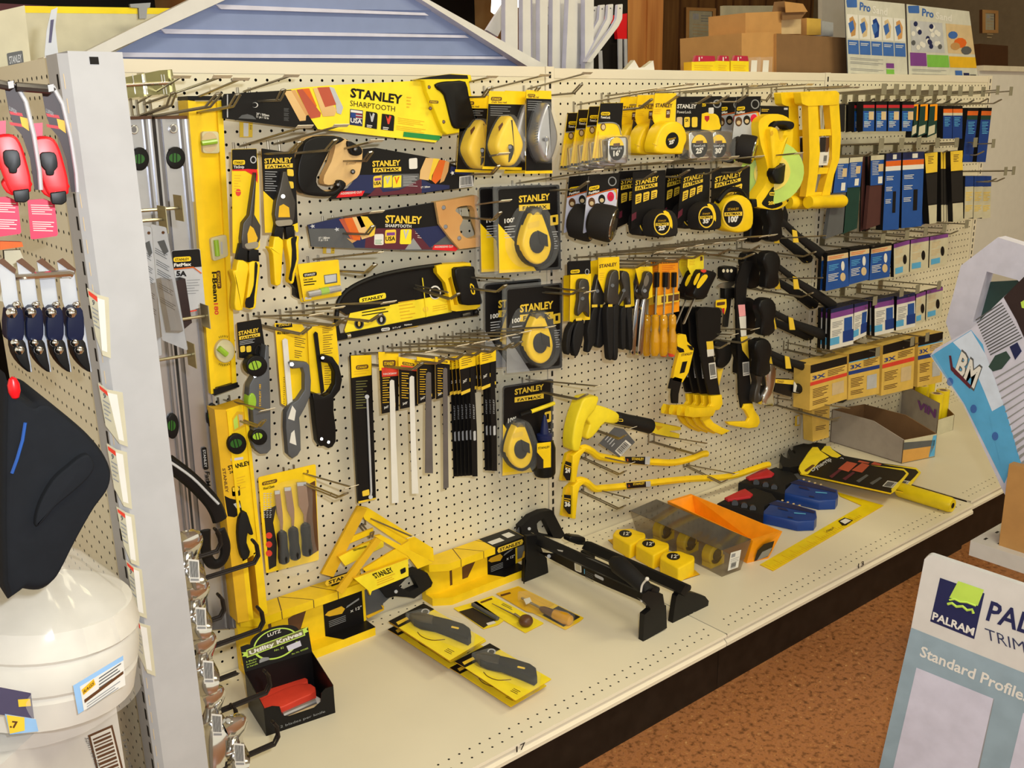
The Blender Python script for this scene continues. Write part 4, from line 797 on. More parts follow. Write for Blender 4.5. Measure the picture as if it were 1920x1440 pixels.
# ---------------------------------------------------------------- chalk line clamshells
def chalk_reel(b,pl,c,sx,sy,shell='yel',dark='blk'):
    """Teardrop reel: centre px, half sizes px."""
    tear=spl([(c[0]-.30*sx,c[1]-sy),(c[0]+.30*sx,c[1]-sy),(c[0]+.72*sx,c[1]-.45*sy),(c[0]+sx,c[1]+.2*sy),(c[0]+.75*sx,c[1]+.75*sy),(c[0]+.1*sx,c[1]+sy),(c[0]-.6*sx,c[1]+.8*sy),(c[0]-sx,c[1]+.25*sy),(c[0]-.75*sx,c[1]-.45*sy)],3)
    b.puff(tear,pl.up(.4),1.2,sx*.16,dark);b.puff(inset(tear,sx*.17),pl.up(.85),.9,sx*.12,shell)
    return tear
def clam(ph,card,pl,reel,txt,copy_d=None,ph2=None,bottle=None,gray=False):
    t=Thing('chalk_line',ph,'chalk line',org(pl,*reel[0]),'boxed chalk lines');f=quad(*card);b=B();b.slab(rr(card,4),pl,.05,'card','card')
    if gray: b.flat([f(0,.55),f(.42,1),f(0,1)],pl,'gry',.02)
    else: b.flat([f(0,.42),f(.38,.75),f(.6,1),f(0,1)],pl,'yel',.02)
    x0,x1,y0,h=txt
    b.text('STANLEY',f(x0,y0),f(x1,y0-.012),f(x0,y0-h),pl,'ypa',.035,.03);b.flat(qrect(f,x0,y0+.03,x1,y0+.03+h*.95),pl,'ypa',.02);b.text('FATMAX',f(x0+.06,y0+.03+h*.82),f(x1-.05,y0+.03+h*.8),f(x0+.06,y0+.05),pl,'blk',.02,.035)
    b.text("100'",f(.1,.42),f(.26,.41),f(.1,.37),pl,'paper',.03);b.lines(f(.1,.46),f(.28,.455),(0,5),5,pl,'gryl',.3);b.flat(rr([f(.84,.36),f(.97,.35),f(.97,.47),f(.84,.48)],2),pl,'ypa',.02);b.flat([f(.88,.44),f(.88,.38),f(.93,.38),f(.93,.44)],pl,'blk',.03)
    b.lines(f(.86,.55),f(.96,.55),(0,4.4),8,pl,'gryl',.3);t.part('card',b)
    b=B();tear=chalk_reel(b,pl,*reel);c,sx,sy=reel
    body=t.part('reel_case',b)
    b=B();b.puff(ell(c[0]+.15*sx,c[1]+.15*sy,.42*sx,.38*sy,18),pl.up(1.35),.3,1.5,'blk');b.puff([(c[0]+.2*sx,c[1]-.25*sy),(c[0]+.7*sx,c[1]-.1*sy),(c[0]+.75*sx,c[1]+.3*sy),(c[0]+.3*sx,c[1]+.2*sy)],pl.up(1.5),.3,1,'blk');t.part('crank',b,body)
    b=B();b.flat(rr([(c[0]-.35*sx,c[1]-.5*sy),(c[0]+.3*sx,c[1]-.6*sy),(c[0]+.3*sx,c[1]-.4*sy),(c[0]-.35*sx,c[1]-.3*sy)],2),pl.up(1.3),'ypa',.03);b.puff([(c[0]-.3*sx,c[1]-sy),(c[0]+.3*sx,c[1]-sy),(c[0]+.25*sx,c[1]-.78*sy),(c[0]-.25*sx,c[1]-.78*sy)],pl.up(.9),.8,1,'smoke');t.part('name_badge',b,body)
    b=B()
    if bottle:
        bx,by,bw,bh=bottle;P0=pl.up(.7)(bx,by+bh);P1=pl.up(.7)(bx,by-bh);u=np.linalg.norm(P0-P1)/(2*bh)
        bb=B();bb.lathe(P0,P1,[(0,bw*u*.9),(.04,bw*u),(.45,bw*u),(.56,bw*u*.8),(.6,bw*u*.55),(.6,bw*u*.7),(.68,bw*u*.72),(.7,bw*u*.42),(.85,bw*u*.3),(1,bw*u*.12)],'blk',18,['blk']*5+['navy']*4);bb.flat([(bx-bw*.7,by-.05*bh),(bx+bw*.6,by-.1*bh),(bx+bw*.6,by+.75*bh),(bx-bw*.7,by+.8*bh)],pl.up(.7+bw*u),'yel',.02);bb.text('STANLEY',(bx-bw*.6,by+.15*bh),(bx+bw*.5,by+.1*bh),4,pl.up(.7+bw*u),'blk',.02,.04);bb.flat([(bx-bw*.7,by+.25*bh),(bx-.1*bw,by+.5*bh),(bx-.1*bw,by+.8*bh),(bx-bw*.7,by+.8*bh)],pl.up(.7+bw*u),'card2',.03);t.part('chalk_bottle',bb)
        bb=B();bb.tube([pl.up(.5)(bx-26,by-bh-6),pl.up(.5)(bx+18,by-bh-22)],.22,'ylt',8);bb.tube([pl.up(.5)(bx-46,by-bh+1),pl.up(.5)(bx-26,by-bh-6)],.24,'blk',8);t.part('marker_pen',bb)
    b.slab(hole(rr([f(-.06,-.03),f(1.02,-.03),f(1.02,1.03),f(-.06,1.03)],6),rr([f(.01,.02),f(.97,.02),f(.97,.97),f(.01,.97)],5)),pl.up(.12),.2,'clear','clear');b.puff(inset(tear,-2.5),pl.up(.62),2.1,4,'clear',back=False);t.part('blister',b)
    if copy_d: copy_thing(t.o,copy_d,ph2)
    return t
clam('boxed chalk line with a yellow and black reel, top front box',[(933,352),(1049,346),(1052,505),(936,512)],Y(-5.4),((1002,446),33,55),(.34,.84,.185,.075),(-.9,1.6,0),'boxed chalk line tucked behind the top front chalk line box')
clam('boxed chalk line with a grey-cornered card, middle front box',[(950,540),(1054,530),(1054,690),(950,700)],Y(-5.4),((1008,636),30,50),(.24,.84,.30,.085),(-1.4,1.6,.4),'boxed chalk line tucked behind the middle chalk line box',gray=True)
clam('boxed chalk line with a blue chalk bottle and yellow marker, lowest on the pegboard',[(944,724),(1036,710),(1036,880),(942,892)],Y(-2.6),((972,836),28,46),(.23,.82,.115,.06),bottle=(1021,834,20,56))
# chalk reels on yellow-headed cards
def reel_card(ph,pl,card,reel,shell,hd,copy_d,ph2,silver=False):
    t=Thing('chalk_line',ph,'chalk line',org(pl,*reel[0]),'carded chalk reels');f=quad(*card);b=B();b.slab(card,pl,.05,'card','yel');b.flat(qrect(f,0,0,1,hd),pl,'yel',.02);b.flat(qrect(f,-.04,.965,1.02,1),pl,'yel',.02)
    brandbox(b,[f(.06,hd*.45),f(.36,hd*.45),f(.36,hd*.75),f(.06,hd*.75)],pl,'brn','yel',r=3);b.text('chalk line reel',f(.08,hd*.93),f(.5,hd*.93),4,pl,'brn',.02);b.lines(f(.06,hd+.03),f(.62,hd+.03),(0,4),5,pl,'gry',.25);t.part('card',b)
    b=B();c,sx,sy=reel;tear=spl([(c[0]-.12*sx,c[1]-sy),(c[0]+.25*sx,c[1]-.97*sy),(c[0]+.72*sx,c[1]-.4*sy),(c[0]+sx,c[1]+.05*sy),(c[0]+.85*sx,c[1]+.45*sy),(c[0]+.35*sx,c[1]+.9*sy),(c[0]-.3*sx,c[1]+.9*sy),(c[0]-.8*sx,c[1]+.5*sy),(c[0]-sx,c[1]+.1*sy),(c[0]-.65*sx,c[1]-.5*sy)],3);b.puff(tear,pl.up(.65),1.5,sx*.3,shell)
    if silver:
        for k in range(9): b.flat([(c[0]-.8*sx+.02*k,c[1]-.35*sy+k*5),(c[0]-.45*sx,c[1]-.38*sy+k*5),(c[0]-.45*sx,c[1]-.35*sy+k*5),(c[0]-.8*sx,c[1]-.32*sy+k*5)],pl.up(1.3),'gryd',.05)
    else: b.flat([(c[0]-.55*sx,c[1]-.62*sy),(c[0]-.25*sx,c[1]-.8*sy),(c[0]-.2*sx,c[1]-.7*sy),(c[0]-.5*sx,c[1]-.42*sy)],pl.up(1.35),'brn',.06)
    body=t.part('reel_case',b,None,'silver reel case' if silver else 'yellow reel case')
    b=B();b.puff(spl([(c[0]+.2*sx,c[1]+.1*sy),(c[0]+.5*sx,c[1]+.15*sy),(c[0]+.5*sx,c[1]+.45*sy),(c[0]+.2*sx,c[1]+.8*sy),(c[0]+.25*sx,c[1]+.4*sy)],2),pl.up(1.45),.25,1,'blk' if not silver else 'chrome');b.lathe(pl.up(1.3)(c[0]+.3*sx,c[1]+.2*sy),pl.up(1.75)(c[0]+.3*sx,c[1]+.2*sy),[(0,.2),(1,.16)],'chrd',10);t.part('crank',b,body)
    b=B();b.puff(inset(tear,-3),pl.up(.7),2.0,5,'clear',back=False);t.part('blister',b);copy_thing(t.o,copy_d,ph2)
reel_card('yellow teardrop chalk reel on a yellow-headed black card, front one of its pair',Y(-6.4),zc([(290,205),(636,212),(590,955),(238,945)]),(zc(448,690),26,47),'yel',.165,(-1.0,2.8,-.3),'yellow teardrop chalk reel on its card, tucked behind the front yellow reel')
reel_card('silver ribbed chalk reel on a yellow-headed black card, front one of its pair',Y(-7.2),zc([(640,195),(878,205),(885,985),(636,990)]),(zc(800,610),20,55),'alu',.1,(-.9,1.9,0),'silver ribbed chalk reel on its card, tucked behind the front silver reel',True)
# ---------------------------------------------------------------- chisels
pl=Y(-3);t=Thing('chisel_set','set of three wood chisels with black handles on one yellow card','chisels',org(pl,545,1072));cd=[(484,895),(592,870),(598,1050),(499,1075)];f=quad(*cd);b=B();b.slab(rr(cd,4),pl,.05,'yel','ydk');b.flat([f(.05,.36),f(.28,.33),f(.2,.5),f(.24,.72),f(.2,.95),f(.06,.97)],pl,'card2',.02);b.flat([f(.8,.2),f(.98,.17),f(1,.9),f(.86,.93),f(.78,.6)],pl,'brn',.02)
brandbox(b,zl([(438,885),(575,852),(575,885),(440,916)]),pl,'brn','yel',r=5);b.text('Wood Chisels',zl(448,955),zl(550,930),5,pl,'blk',.02);b.text('3',zl(838,806),zl(858,800),6,pl,'brn',.03)
for k in range(3): b.lines(zl(450+28*k,985),zl(470+28*k,980),(0,4),12,pl,'gryl',.4);b.flat(ell(*zp(376,15+60*k),6,6,14),pl,'redt',.02)
t.part('card',b)
for (tx,ty),(sx,sy),w_ in (((576,975),(614,1285),24),((670,945),(716,1250),30),((795,900),(826,1215),42)):
    b=B();u=pl.up(.35);m_=(tx+.6*(sx-tx),ty+.6*(sy-ty));b.slab(zl([(tx-w_,ty-12),(tx+w_,ty-18),(m_[0]+w_*1.05,m_[1]),(sx+14,sy-40),(sx+9,sy+60),(sx-9,sy+60),(sx-12,sy-40),(m_[0]-w_,m_[1]+8)]),u,.14,'chrome','steel');b.flat(zl([(tx-w_,ty-12),(tx+w_,ty-18),(tx+w_*.9,ty+14),(tx-w_*.9,ty+20)]),u,'gryl',.02);bl=t.part('chisel_blade',b)
    b=B();P0=pl.up(.4)(*zl(sx,sy+40));e_=zl(sx+25,sy+330);P1=pl.up(.5)(*e_);b.lathe(P0,P1,[(0,.25),(.06,.42),(.2,.46),(.5,.42),(.8,.5),(.95,.46),(1,.25)],'blk',16);t.part('chisel_handle',b,bl)
b=B();b.puff(spl(zl([(540,950),(850,880),(880,1200),(900,1400),(930,1640),(620,1720),(590,1420),(560,1200)]),3),pl.up(.5),.9,4,'clear',back=False);t.part('blister',b)
# ---------------------------------------------------------------- yellow rafter squares with folded yellow labels
def square(pl,ph,arm1,arm2,brace,label,txt):
    t=Thing('rafter_square',ph,'square',org(pl,*label[3]),'yellow rafter squares');b=B();b.slab(arm1,pl,.3,'ydk','ydk');b.slab(arm2,pl.up(-.05),.3,'yel','ydk')
    if brace: b.slab(brace,pl.up(-.1),.2,'yel','ydk')
    s_=t.part('frame',b)
    b=B();f=quad(*label[:4]);p3=pl.up(.35);b.slab(label,p3,.3,'ylt','ydk');b.text('STANLEY',f(*txt[0]),f(*txt[1]),f(*txt[2]),p3,'blk',.03);b.lines(f(txt[0][0],txt[0][1]+.12),f(txt[1][0],txt[1][1]+.12),(0,4.2),3,p3,'ydk',.4);b.flat(rr([f(.82,.45),f(.94,.42),f(.94,.7),f(.82,.74)],2),p3,'blk',.03);t.part('folded_label',b,s_,'bright yellow folded label')
square(Y(-2.2),'yellow rafter square hung against the pegboard, partly covered by the other square',[(672,949),(688,955),(625,1082),(603,1076)],[(672,949),(690,952),(812,1028),(814,1052),(790,1046),(684,974)],[(646,1012),(700,990),(700,1000),(640,1026)],zp([(845,160),(1000,80),(1150,20),(1150,90),(890,220)]),((.35,.55),(.62,.42),(.34,.2)))
square(Y(-3.6),'yellow rafter square in front, with a bright folded label hanging on it',zp([(1100,30),(1135,50),(870,410),(830,385)]),zp([(1090,20),(1130,10),(1420,160),(1480,200),(1380,240),(1310,150)]),zp([(1010,240),(1320,50),(1335,170),(1030,260)]),zp([(950,305),(1315,172),(1318,288),(1070,390),(1060,420),(1045,385)]),((.3,.42),(.7,.42),(.3,.12)))
# ---------------------------------------------------------------- things lying on the base shelf
zx=Z(490,1080,5.647);zy=Z(780,960,6.857);zz=Z(960,940,5.0526);zkb=Z(400,1140,5.76)
def zat(x,y,py):
    """Height of the point over (x, y) that shows at frame row py."""
    lo,hi=-60.0,20.0
    for _ in range(50):
        m=(lo+hi)/2
        if pix((x,y,m))[1]>py: lo=m
        else: hi=m
    return lo
def pufft(b,pts,ztop,d,bev,key,side=None):
    c=[Zp(ztop)(*p)-A((0,0,d/2)) for p in pts];b.puff([pix(p) for p in c],Zp(ztop-d/2),d,bev,key,side)
D0=Zp(DECK+.02)
def mitre(ph,ph2,x0,x1,zt,g,saw):
    t=Thing('mitre_box',ph,'mitre box',((x0+x1)/2,-2,DECK),'yellow mitre boxes')
    yb,yf,yw=-.35,-3.35,-1.7;ch=1.6;b=B()
    def foot(z0,z1,f,c): p=[(x0+c,f),(x0,f+c*.7),(x0,yb),(x1,yb),(x1,f)];b.prism([A((*q,z1)) for q in p],[A((*q,z0)) for q in p],'yel','yel')
    foot(DECK,DECK+.85,yf,ch);foot(zt-.8,zt,yf+.35,ch)
    foot(DECK+.85,zt-.8,yw,.9)
    b.bbox((x0+.3,yb,DECK+.5),(x1-.1,yb+.1,zt-.3),'ydk');ww=Y(yw)
    x=x0+(x1-x0)*.60;zz0,zz1=DECK+1.3,zt-1.2;xa=x0+(x1-x0)*.36
    b.add([(xa,yw-.015,zz0+.1),(xa+.7,yw-.015,zz0+.1),(xa+2.0,yw-.015,zz1),(xa,yw-.015,zz1-.5)],[(0,1,2,3)],'brn')
    b.bbox((x0+.35,yw+.4,DECK+1),(x0+.65,yw+.75,zt-.9),'brn');b.bbox((x0+2.6,yw-.012,DECK+1.2),(x0+2.9,yw+.1,zt-1.0),'brn')
    for dx0,dx1 in ((.27,.34),(.52,.35),(.72,.6)):
        xx0,xx1=x0+(x1-x0)*dx0,x0+(x1-x0)*dx1;b.add([(xx0,yf+.4,zt+.01),(xx0+.1,yf+.4,zt+.01),(xx1+.1,yb,zt+.01),(xx1,yb,zt+.01)],[(0,1,2,3)],'brn');b.add([(xx0,yf+.34,zt),(xx0+.08,yf+.34,zt),(xx0+.08,yf+.34,zt-.8),(xx0,yf+.34,zt-.8)],[(0,1,2,3)],'brn')
    t.part('box_body',b)
    xc=x0+(x1-x0)*.645;b=B();e=.02
    b.bbox((xc,yf+.33 if ph2 else yw-.03,zt-.02),(x1-.05,yb,zt+e),'card') if ph2 else b.bbox((xc+1,yw-.06,zt-1),(x1-.3,yw-.03,zt+.9),'card')
    b.bbox((xc,yw-.05,DECK+.85),(x1-.3,yw-.02,zt-.75),'card');b.prism([A(q) for q in ((xc,yw,DECK+.88),(xc+1.0,yf-.01,DECK+.88),(x1+.02,yf-.01,DECK+.88),(x1+.02,yw,DECK+.88))],[A(q) for q in ((xc,yw,DECK+.84),(xc+1.0,yf-.01,DECK+.84),(x1+.02,yf-.01,DECK+.84),(x1+.02,yw,DECK+.84))],'card')
    if ph2: b.bbox((xc+.1,yf+.3,zt-.9),(x1-.05,yf+.33,zt),'card')
    w2=Y(yf+.3) if ph2 else Y(yw-.06);P=(lambda u,z: A((xc+(x1-xc)*u,w2.o[1],z)))
    z_=zt-.72 if ph2 else zt+.25
    pts=[(.12,-.05),(.9,-.05),(.94,.25),(.9,.55),(.12,.55),(.08,.25)];b.add([P(u,z_+v)-A((0,.015,0)) for u,v in pts],[tuple(range(6))],'ypa');b.text3('STANLEY',P(.16,z_+.08)-A((0,.03,0)),P(.86,z_+.08)-A((0,.03,0)),P(.16,z_+.42)-A((0,.03,0)),'blk',.03)
    Q=lambda u,z: A((xc+(x1-xc)*u,yw-.065,z));zm_=(DECK+zt)/2
    b.add([Q(.02,zm_+.2),Q(.12,zm_-.1),Q(.42,zm_-.3),Q(.5,zm_+.1),Q(.42,zm_+.5),Q(.1,zm_+.45)],[tuple(range(6))],'ydk');b.add([Q(.52,zm_+.1),Q(.85,zm_+.5),Q(.85,zm_+.7),Q(.55,zm_+.3)],[(0,1,2,3)],'gry')
    b.text3('x 12"',Q(.62,zm_-.5),Q(.9,zm_-.5),Q(.62,zm_-.2),'paper',.02)
    for i in range(4): b.add([Q(.1,zm_-.6-.18*i),Q(.5,zm_-.6-.18*i),Q(.5,zm_-.66-.18*i),Q(.1,zm_-.66-.18*i)],[(0,1,2,3)],'gry')
    if ph2:
        for u0,u1,v0,v1 in ((.05,.45,.5,.85),(.6,.85,.3,.75)): b.bbox((xc+(x1-xc)*u0,yb-2.4*v1,zt+.021),(xc+(x1-xc)*u1,yb-2.4*v0,zt+.03),'paper')
    t.part('printed_sleeve',b)
    return t
zt1=zat(-36.5,-3,1156);zt2=zat(-15.6,-3,1052)
mitre('yellow mitre box on the base shelf, half behind the black utility knife carton','',-38.2,-25.6,zt1-.1,zx,None)
mitre('yellow mitre box with a dark sleeve over its top, beside the black clamping frames','x',-18.2,-6.6,zt2,zy,None)
def backsaw(ph,pl,blade,grip,inner,edge,bolts,slotted):
    t=Thing('back_saw',ph,'saw',org(pl,*blade[0]),'black-handled mitre saws');b=B();b.slab(blade,pl,.06,'slate','slate');b.slab(edge,pl.up(.1),.25,'ydk','ydk');t.part('saw_blade',b,None,'dark grey saw blade with a yellow tooth guard')
    b=B();b.slab(hole(grip,inner) if inner else grip,pl.up(.35),.9,'blkm','blkm')
    h_=t.part('handle',b);b=B();b.lathe(pl.up(.34)(*bolts),pl.up(.5)(*bolts),[(0,.2),(1,.16)],'gryl',12);t.part('bolt',b,h_)
backsaw('black-handled saw sticking out of the mitre box behind the knife carton',Y(-1.2),zx([(860,190),(1000,100),(1300,80),(1360,230),(1290,290),(1280,350),(1120,420),(870,440)]),zx([(1250,130),(1430,70),(1500,30),(1560,-30),(1650,-70),(1760,-30),(1815,70),(1800,112),(1620,238),(1540,225),(1420,215),(1330,235)]),zx([(1460,105),(1530,30),(1590,-10),(1625,40),(1665,122),(1560,170),(1500,150)]),zx([(1110,425),(1290,350),(1270,310),(1300,320),(1300,360),(1130,450)]),zx(1425,165),0)
backsaw('black-handled saw lying in the mitre box beside the clamping frames',Y(-1.2),zy([(1200,390),(1330,190),(1400,240),(1440,470),(1400,560),(1370,600),(1240,640)]),zy([(1350,190),(1480,60),(1620,-5),(1730,-20),(1775,-10),(1780,30),(1830,130),(1915,290),(1905,310),(1860,345),(1780,335),(1600,300),(1480,260),(1420,420),(1370,380)]),zy([(1555,150),(1580,120),(1640,85),(1665,110),(1700,190),(1762,318),(1680,305),(1580,270),(1560,210)]),zy([(1235,640),(1370,590),(1390,500),(1420,520),(1420,600),(1260,670)]),zy(1455,215),0)
# ---------------------------------------------------------------- utility knife carton
t=Thing('display_carton','black open carton printed with the words utility knives, two red knives inside','carton',(-37.7,-9,DECK))
FL=A((-40.6,-11.2));FR=A((-34.75,-12.0));dn=unit(A((.12,1.0)))*4.7;BL=FL+dn;BR=FR+dn;pt=lambda p,z: A((p[0],p[1],z))
hf=zat(*FR,1284);hfl=zat(*FL,1330);hb=zat(*BR,1222);b=B();th=.06
print('carton',hf-DECK,hfl-DECK,hb-DECK,pix(pt(FL,DECK)),pix(pt(FR,DECK)),pix(pt(BL,hb)),pix(pt(BR,hb)))
def wall(b,p,q,z0p,z0q,z1p,z1q,key,side=None):
    n=unit(np.cross(A((q[0]-p[0],q[1]-p[1],0)),(0,0,1)))*th;a=[pt(p,z0p),pt(q,z0q),pt(q,z1q),pt(p,z1p)];b.prism(a,[x-n for x in a],key,side)
hm=(hf-DECK)
wall(b,FR,BR,DECK,DECK,hf,hb,'card');wall(b,BL,FL,DECK,DECK,hb,hf,'card');wall(b,BR,BL,DECK,DECK,hb,hb,'card');b.prism([pt(x,DECK+.06) for x in (FL,FR,BR,BL)],[pt(x,DECK+.01) for x in (FL,FR,BR,BL)],'card')
F_=lambda u,v: pt(FL+(FR-FL)*u,DECK+hm*v);nf=unit(np.cross(F_(1,0)-F_(0,0),(0,0,1)));fr=[F_(0,0),F_(1,0),F_(1,.95),F_(.88,.95),F_(.82,.85),F_(.8,.55),F_(.7,.42),F_(.34,.42),F_(.25,.5),F_(.22,.85),F_(.12,.95),F_(0,.95)];b.prism(fr,[x-nf*th for x in fr],'card');b.text3('2 blades per knife',F_(.2,.12)+nf*.02,F_(.85,.14)+nf*.02,F_(.2,.2)+nf*.02,'gry');t.part('tray',b)
# header: leans back, arched
top=A((BL+BR)/2);lean=A((dn[0]*.12,dn[1]*.12));hh=zat(*(BL+lean),1213)-hb;Hf=lambda u,v: A((*(BL+(BR-BL)*u+lean*v),hb+hh*v));nh=unit(np.cross(Hf(1,0)-Hf(0,0),Hf(0,1)-Hf(0,0)))
if nh@(CAM-Hf(.5,.5))<0: nh=-nh
arc=[(0,0),(1,0),(1,1.0),(.9,1.02)]+[(.5+.36*math.cos(a),.98+.42*math.sin(a)) for a in [math.pi*k/14 for k in range(15)]]+[(.1,1.02),(0,1.0)]
b=B();a_=[Hf(*q) for q in arc];b.prism(a_,[x-nh*th for x in a_],'card');up_=nh*.02
def ringh(r0,r1,a0,a1,cx,cy,sx,sy,key,n=20):
    for k in range(n):
        t0,t1=a0+(a1-a0)*k/n,a0+(a1-a0)*(k+1)/n;b.add([Hf(cx+sx*r*math.cos(t_),cy+sy*r*math.sin(t_))+up_ for r,t_ in ((r0,t0),(r1,t0),(r1,t1),(r0,t1))],[(0,1,2,3)],key)
ringh(.93,1.0,.25,math.pi-.25,.5,.72,.33,.60,'lime');ringh(.9,1.0,math.pi+.25,2*math.pi-.25,.5,.72,.33,.58,'lime')
bn=[(.06,.52),(.94,.72),(.93,1.0),(.07,.82)];b.add([Hf(*q)+up_*1.3 for q in bn],[(0,1,2,3)],'lime');bi=[(.08,.56),(.92,.755),(.915,.97),(.085,.785)];b.add([Hf(*q)+up_*1.6 for q in bi],[(0,1,2,3)],'olive')
for s_ in (0,1): b.add([Hf(u,v)+up_ for u,v in (((-.0,.62),(.09,.56),(.09,.74),(.0,.78),(.03,.7)) if s_==0 else ((1.0,.84),(.92,.8),(.92,1.0),(1.0,1.02),(.97,.93)))],[(0,1,2,3,4)],'lime')
b.text3('Utility Knives',Hf(.11,.60)+up_*2.2,Hf(.9,.79)+up_*2.2,Hf(.105,.75)+up_*2.2,'paper',.04);b.text3('LUTZ',Hf(.4,1.08)+up_*2,Hf(.6,1.12)+up_*2,Hf(.4,1.2)+up_*2,'paper',.02);b.text3('No. 82',Hf(.46,.45)+up_*2,Hf(.6,.47)+up_*2,Hf(.46,.53)+up_*2,'lime')
b.text3('3 Blades',Hf(.04,.34)+up_*2,Hf(.2,.36)+up_*2,Hf(.04,.4)+up_*2,'lime');b.text3('included',Hf(.04,.24)+up_*2,Hf(.18,.26)+up_*2,Hf(.04,.3)+up_*2,'lime');b.text3('in handle',Hf(.04,.14)+up_*2,Hf(.2,.16)+up_*2,Hf(.04,.2)+up_*2,'lime');b.text3('Pat. No. 4393882',Hf(.7,.12)+up_*2,Hf(.95,.17)+up_*2,Hf(.7,.18)+up_*2,'lime')
b.add([Hf(*q)+up_*1.5 for q in ((.66,.3),(.86,.36),(.85,.58),(.64,.52))],[(0,1,2,3)],'lilac');b.add([Hf(*q)+up_*1.5 for q in ((.22,.18),(.38,.2),(.36,.3),(.28,.36),(.23,.3))],[tuple(range(5))],'gry');t.part('header_panel',b)
def knife(ph,z,pts):
    t=Thing('utility_knife',ph,'knife',tuple(Zp(z)(*pts[5])),'red utility knives');b=B();pufft(b,pts,z+.55,.75,2.0,'redt');t.part('handle',b);return t
knife('red utility knife in the black carton, nearer the low front',DECK+.75,zkb([(480,1005),(560,960),(780,860),(950,810),(1050,815),(1100,850),(1105,885),(1040,935),(930,980),(760,1060),(620,1100),(545,1090)]))
knife('red utility knife in the black carton, against the back',DECK+.6,zkb([(395,915),(460,870),(700,780),(860,730),(960,728),(1020,765),(1020,795),(900,845),(740,910),(520,985),(470,990)]))
t=Thing('utility_knife','silver utility knife with a white blade card at the front of the black carton','knife',tuple(Zp(DECK+.2)(*zkb(950,1100))));b=B();b.slab(zkb([(720,1110),(1110,950),(1180,990),(1160,1080),(800,1225),(760,1190)]),Zp(DECK+.35),.15,'paper','gryl');t.part('blade_card',b);b=B();b.tube([Zp(DECK+.55)(*zkb(750,1160)),Zp(DECK+.55)(*zkb(1100,1010))],.28,'alu',10);b.tube([Zp(DECK+.5)(*zkb(800,1195)),Zp(DECK+.5)(*zkb(1130,1055))],.2,'tan',8);t.part('handle',b)
# ---------------------------------------------------------------- folding knives on yellow cards, in two piles
def knife_pack(ph,h,dx,dy,grp):
    P=Zp(DECK+h);g=lambda L: [(x+dx,y+dy) for x,y in zq(L)];t=Thing('knife_pack',ph,'knife',tuple(P(*g([(720,1000)])[0])),grp);b=B()
    c=g([(455,930),(655,828),(710,862),(1003,1030),(800,1150),(515,965)]);b.slab(rr(c,2),P,.05,'ylt','ydk');b.flat(g([(455,930),(655,828),(715,862),(575,935),(515,965)]),P,'card',.02);b.flat(g([(500,935),(560,905),(572,918),(512,950)]),P,'ypa',.03);b.flat(ell(*g([(665,876)])[0],8,6,16),P,'gryl',.03);b.flat(ell(*g([(665,876)])[0],5.5,4,16),P,'blk',.04)
    b.tube([P.up(.04)(*q) for q in spl(g([(620,990),(645,1015),(700,1035),(775,1032)]),4,False)],.035,'brn',5);b.lines(g([(770,1095)])[0],g([(810,1115)])[0],(3,-2),3,P,'brn',.3);t.part('card',b)
    b=B();b.puff(g([(580,905),(640,898),(715,915),(800,935),(880,960),(915,985),(922,1030),(905,1045),(800,1000),(720,970),(640,955),(600,935)]),P.up(.45),.75,2.4,'blkm');b.flat(rr(g([(812,955),(855,965),(852,975),(808,965)]),2),P.up(.82),'ypa',.03);b.puff(g([(575,905),(640,896),(712,914),(704,962),(640,950),(598,930)]),P.up(.5),.8,2,'chrd');t.part('folding_knife',b)
    b=B();b.puff(rr(g([(545,905),(650,875),(900,940),(945,1000),(935,1060),(880,1065),(600,960)]),6),P.up(.5),1.0,4,'clear',back=False);t.part('blister',b);return t
knife_pack('folding knife on a yellow card, under the near pile\'s top pack',.35,-9,12,'near pile of knife packs');knife_pack('folding knife on a yellow card, top of the near pile',1.35,0,0,'near pile of knife packs')
knife_pack('folding knife on a yellow card, lowest of the pile by the mitre box',.35,-125,-60,'far pile of knife packs');knife_pack('folding knife on a yellow card, middle of the pile by the mitre box',1.2,-122,-72,'far pile of knife packs');knife_pack('folding knife on a yellow card, top of the pile by the mitre box',2.0,-124,-75,'far pile of knife packs')
# small carded tools
def deck_card(name,ph,cat,pts,key,build):
    P=Zp(DECK+.08);t=Thing(name,ph,cat,tuple(P(*pts[0])));b=B();b.slab(rr(pts,2),P,.05,key,'ydk');build(b,P,t);return t
def f1(b,P,t):
    b.flat(zq([(480,650),(560,628),(690,700),(620,742)]),P,'card2',.02);b.flat(zq([(635,715),(680,702),(690,715),(645,728)]),P,'paper',.03);t.part('card',b);b=B();b.tube([P.up(.2)(*zq(560,610)),P.up(.2)(*zq(690,690))],[.22,.12],'gryd',8);t.part('nail_punch',b)
deck_card('nail_punch_pack','small yellow card with a dark label, between the knives and the awl','punch',zq([(450,630),(580,592),(735,700),(700,725),(620,748)]),'ylt',f1)
def f2(b,P,t):
    b.flat(rr(zq([(600,595),(665,572),(672,580),(606,604)]),2),P,'brn',.02);b.lines(zq(720,610),zq(780,640),(2,-2),2,P,'olive',.4);t.part('card',b);b=B();b.tube([P.up(.2)(*zq(668,605)),P.up(.25)(*zq(800,672))],[.04,.09],'steel',8);b.tube([P.up(.25)(*zq(795,665)),P.up(.3)(*zq(830,690))],.15,'steel',8);t.part('spike',b);b=B();b.ball(P.up(.5)(*zq(858,702)),(.72,.72,.6),'brn',16);t.part('knob_handle',b,None,'dark brown round knob')
    b=B();b.tube([P.up(.2)(*zq(555,605)),P.up(.2)(*zq(700,690))],[.1,.22],'gryd',8);t.part('steel_punch',b)
deck_card('scratch_awl_pack','scratch awl with a round brown knob on a long yellow card','awl',zq([(560,598),(670,560),(960,715),(855,770)]),'ylt',f2)
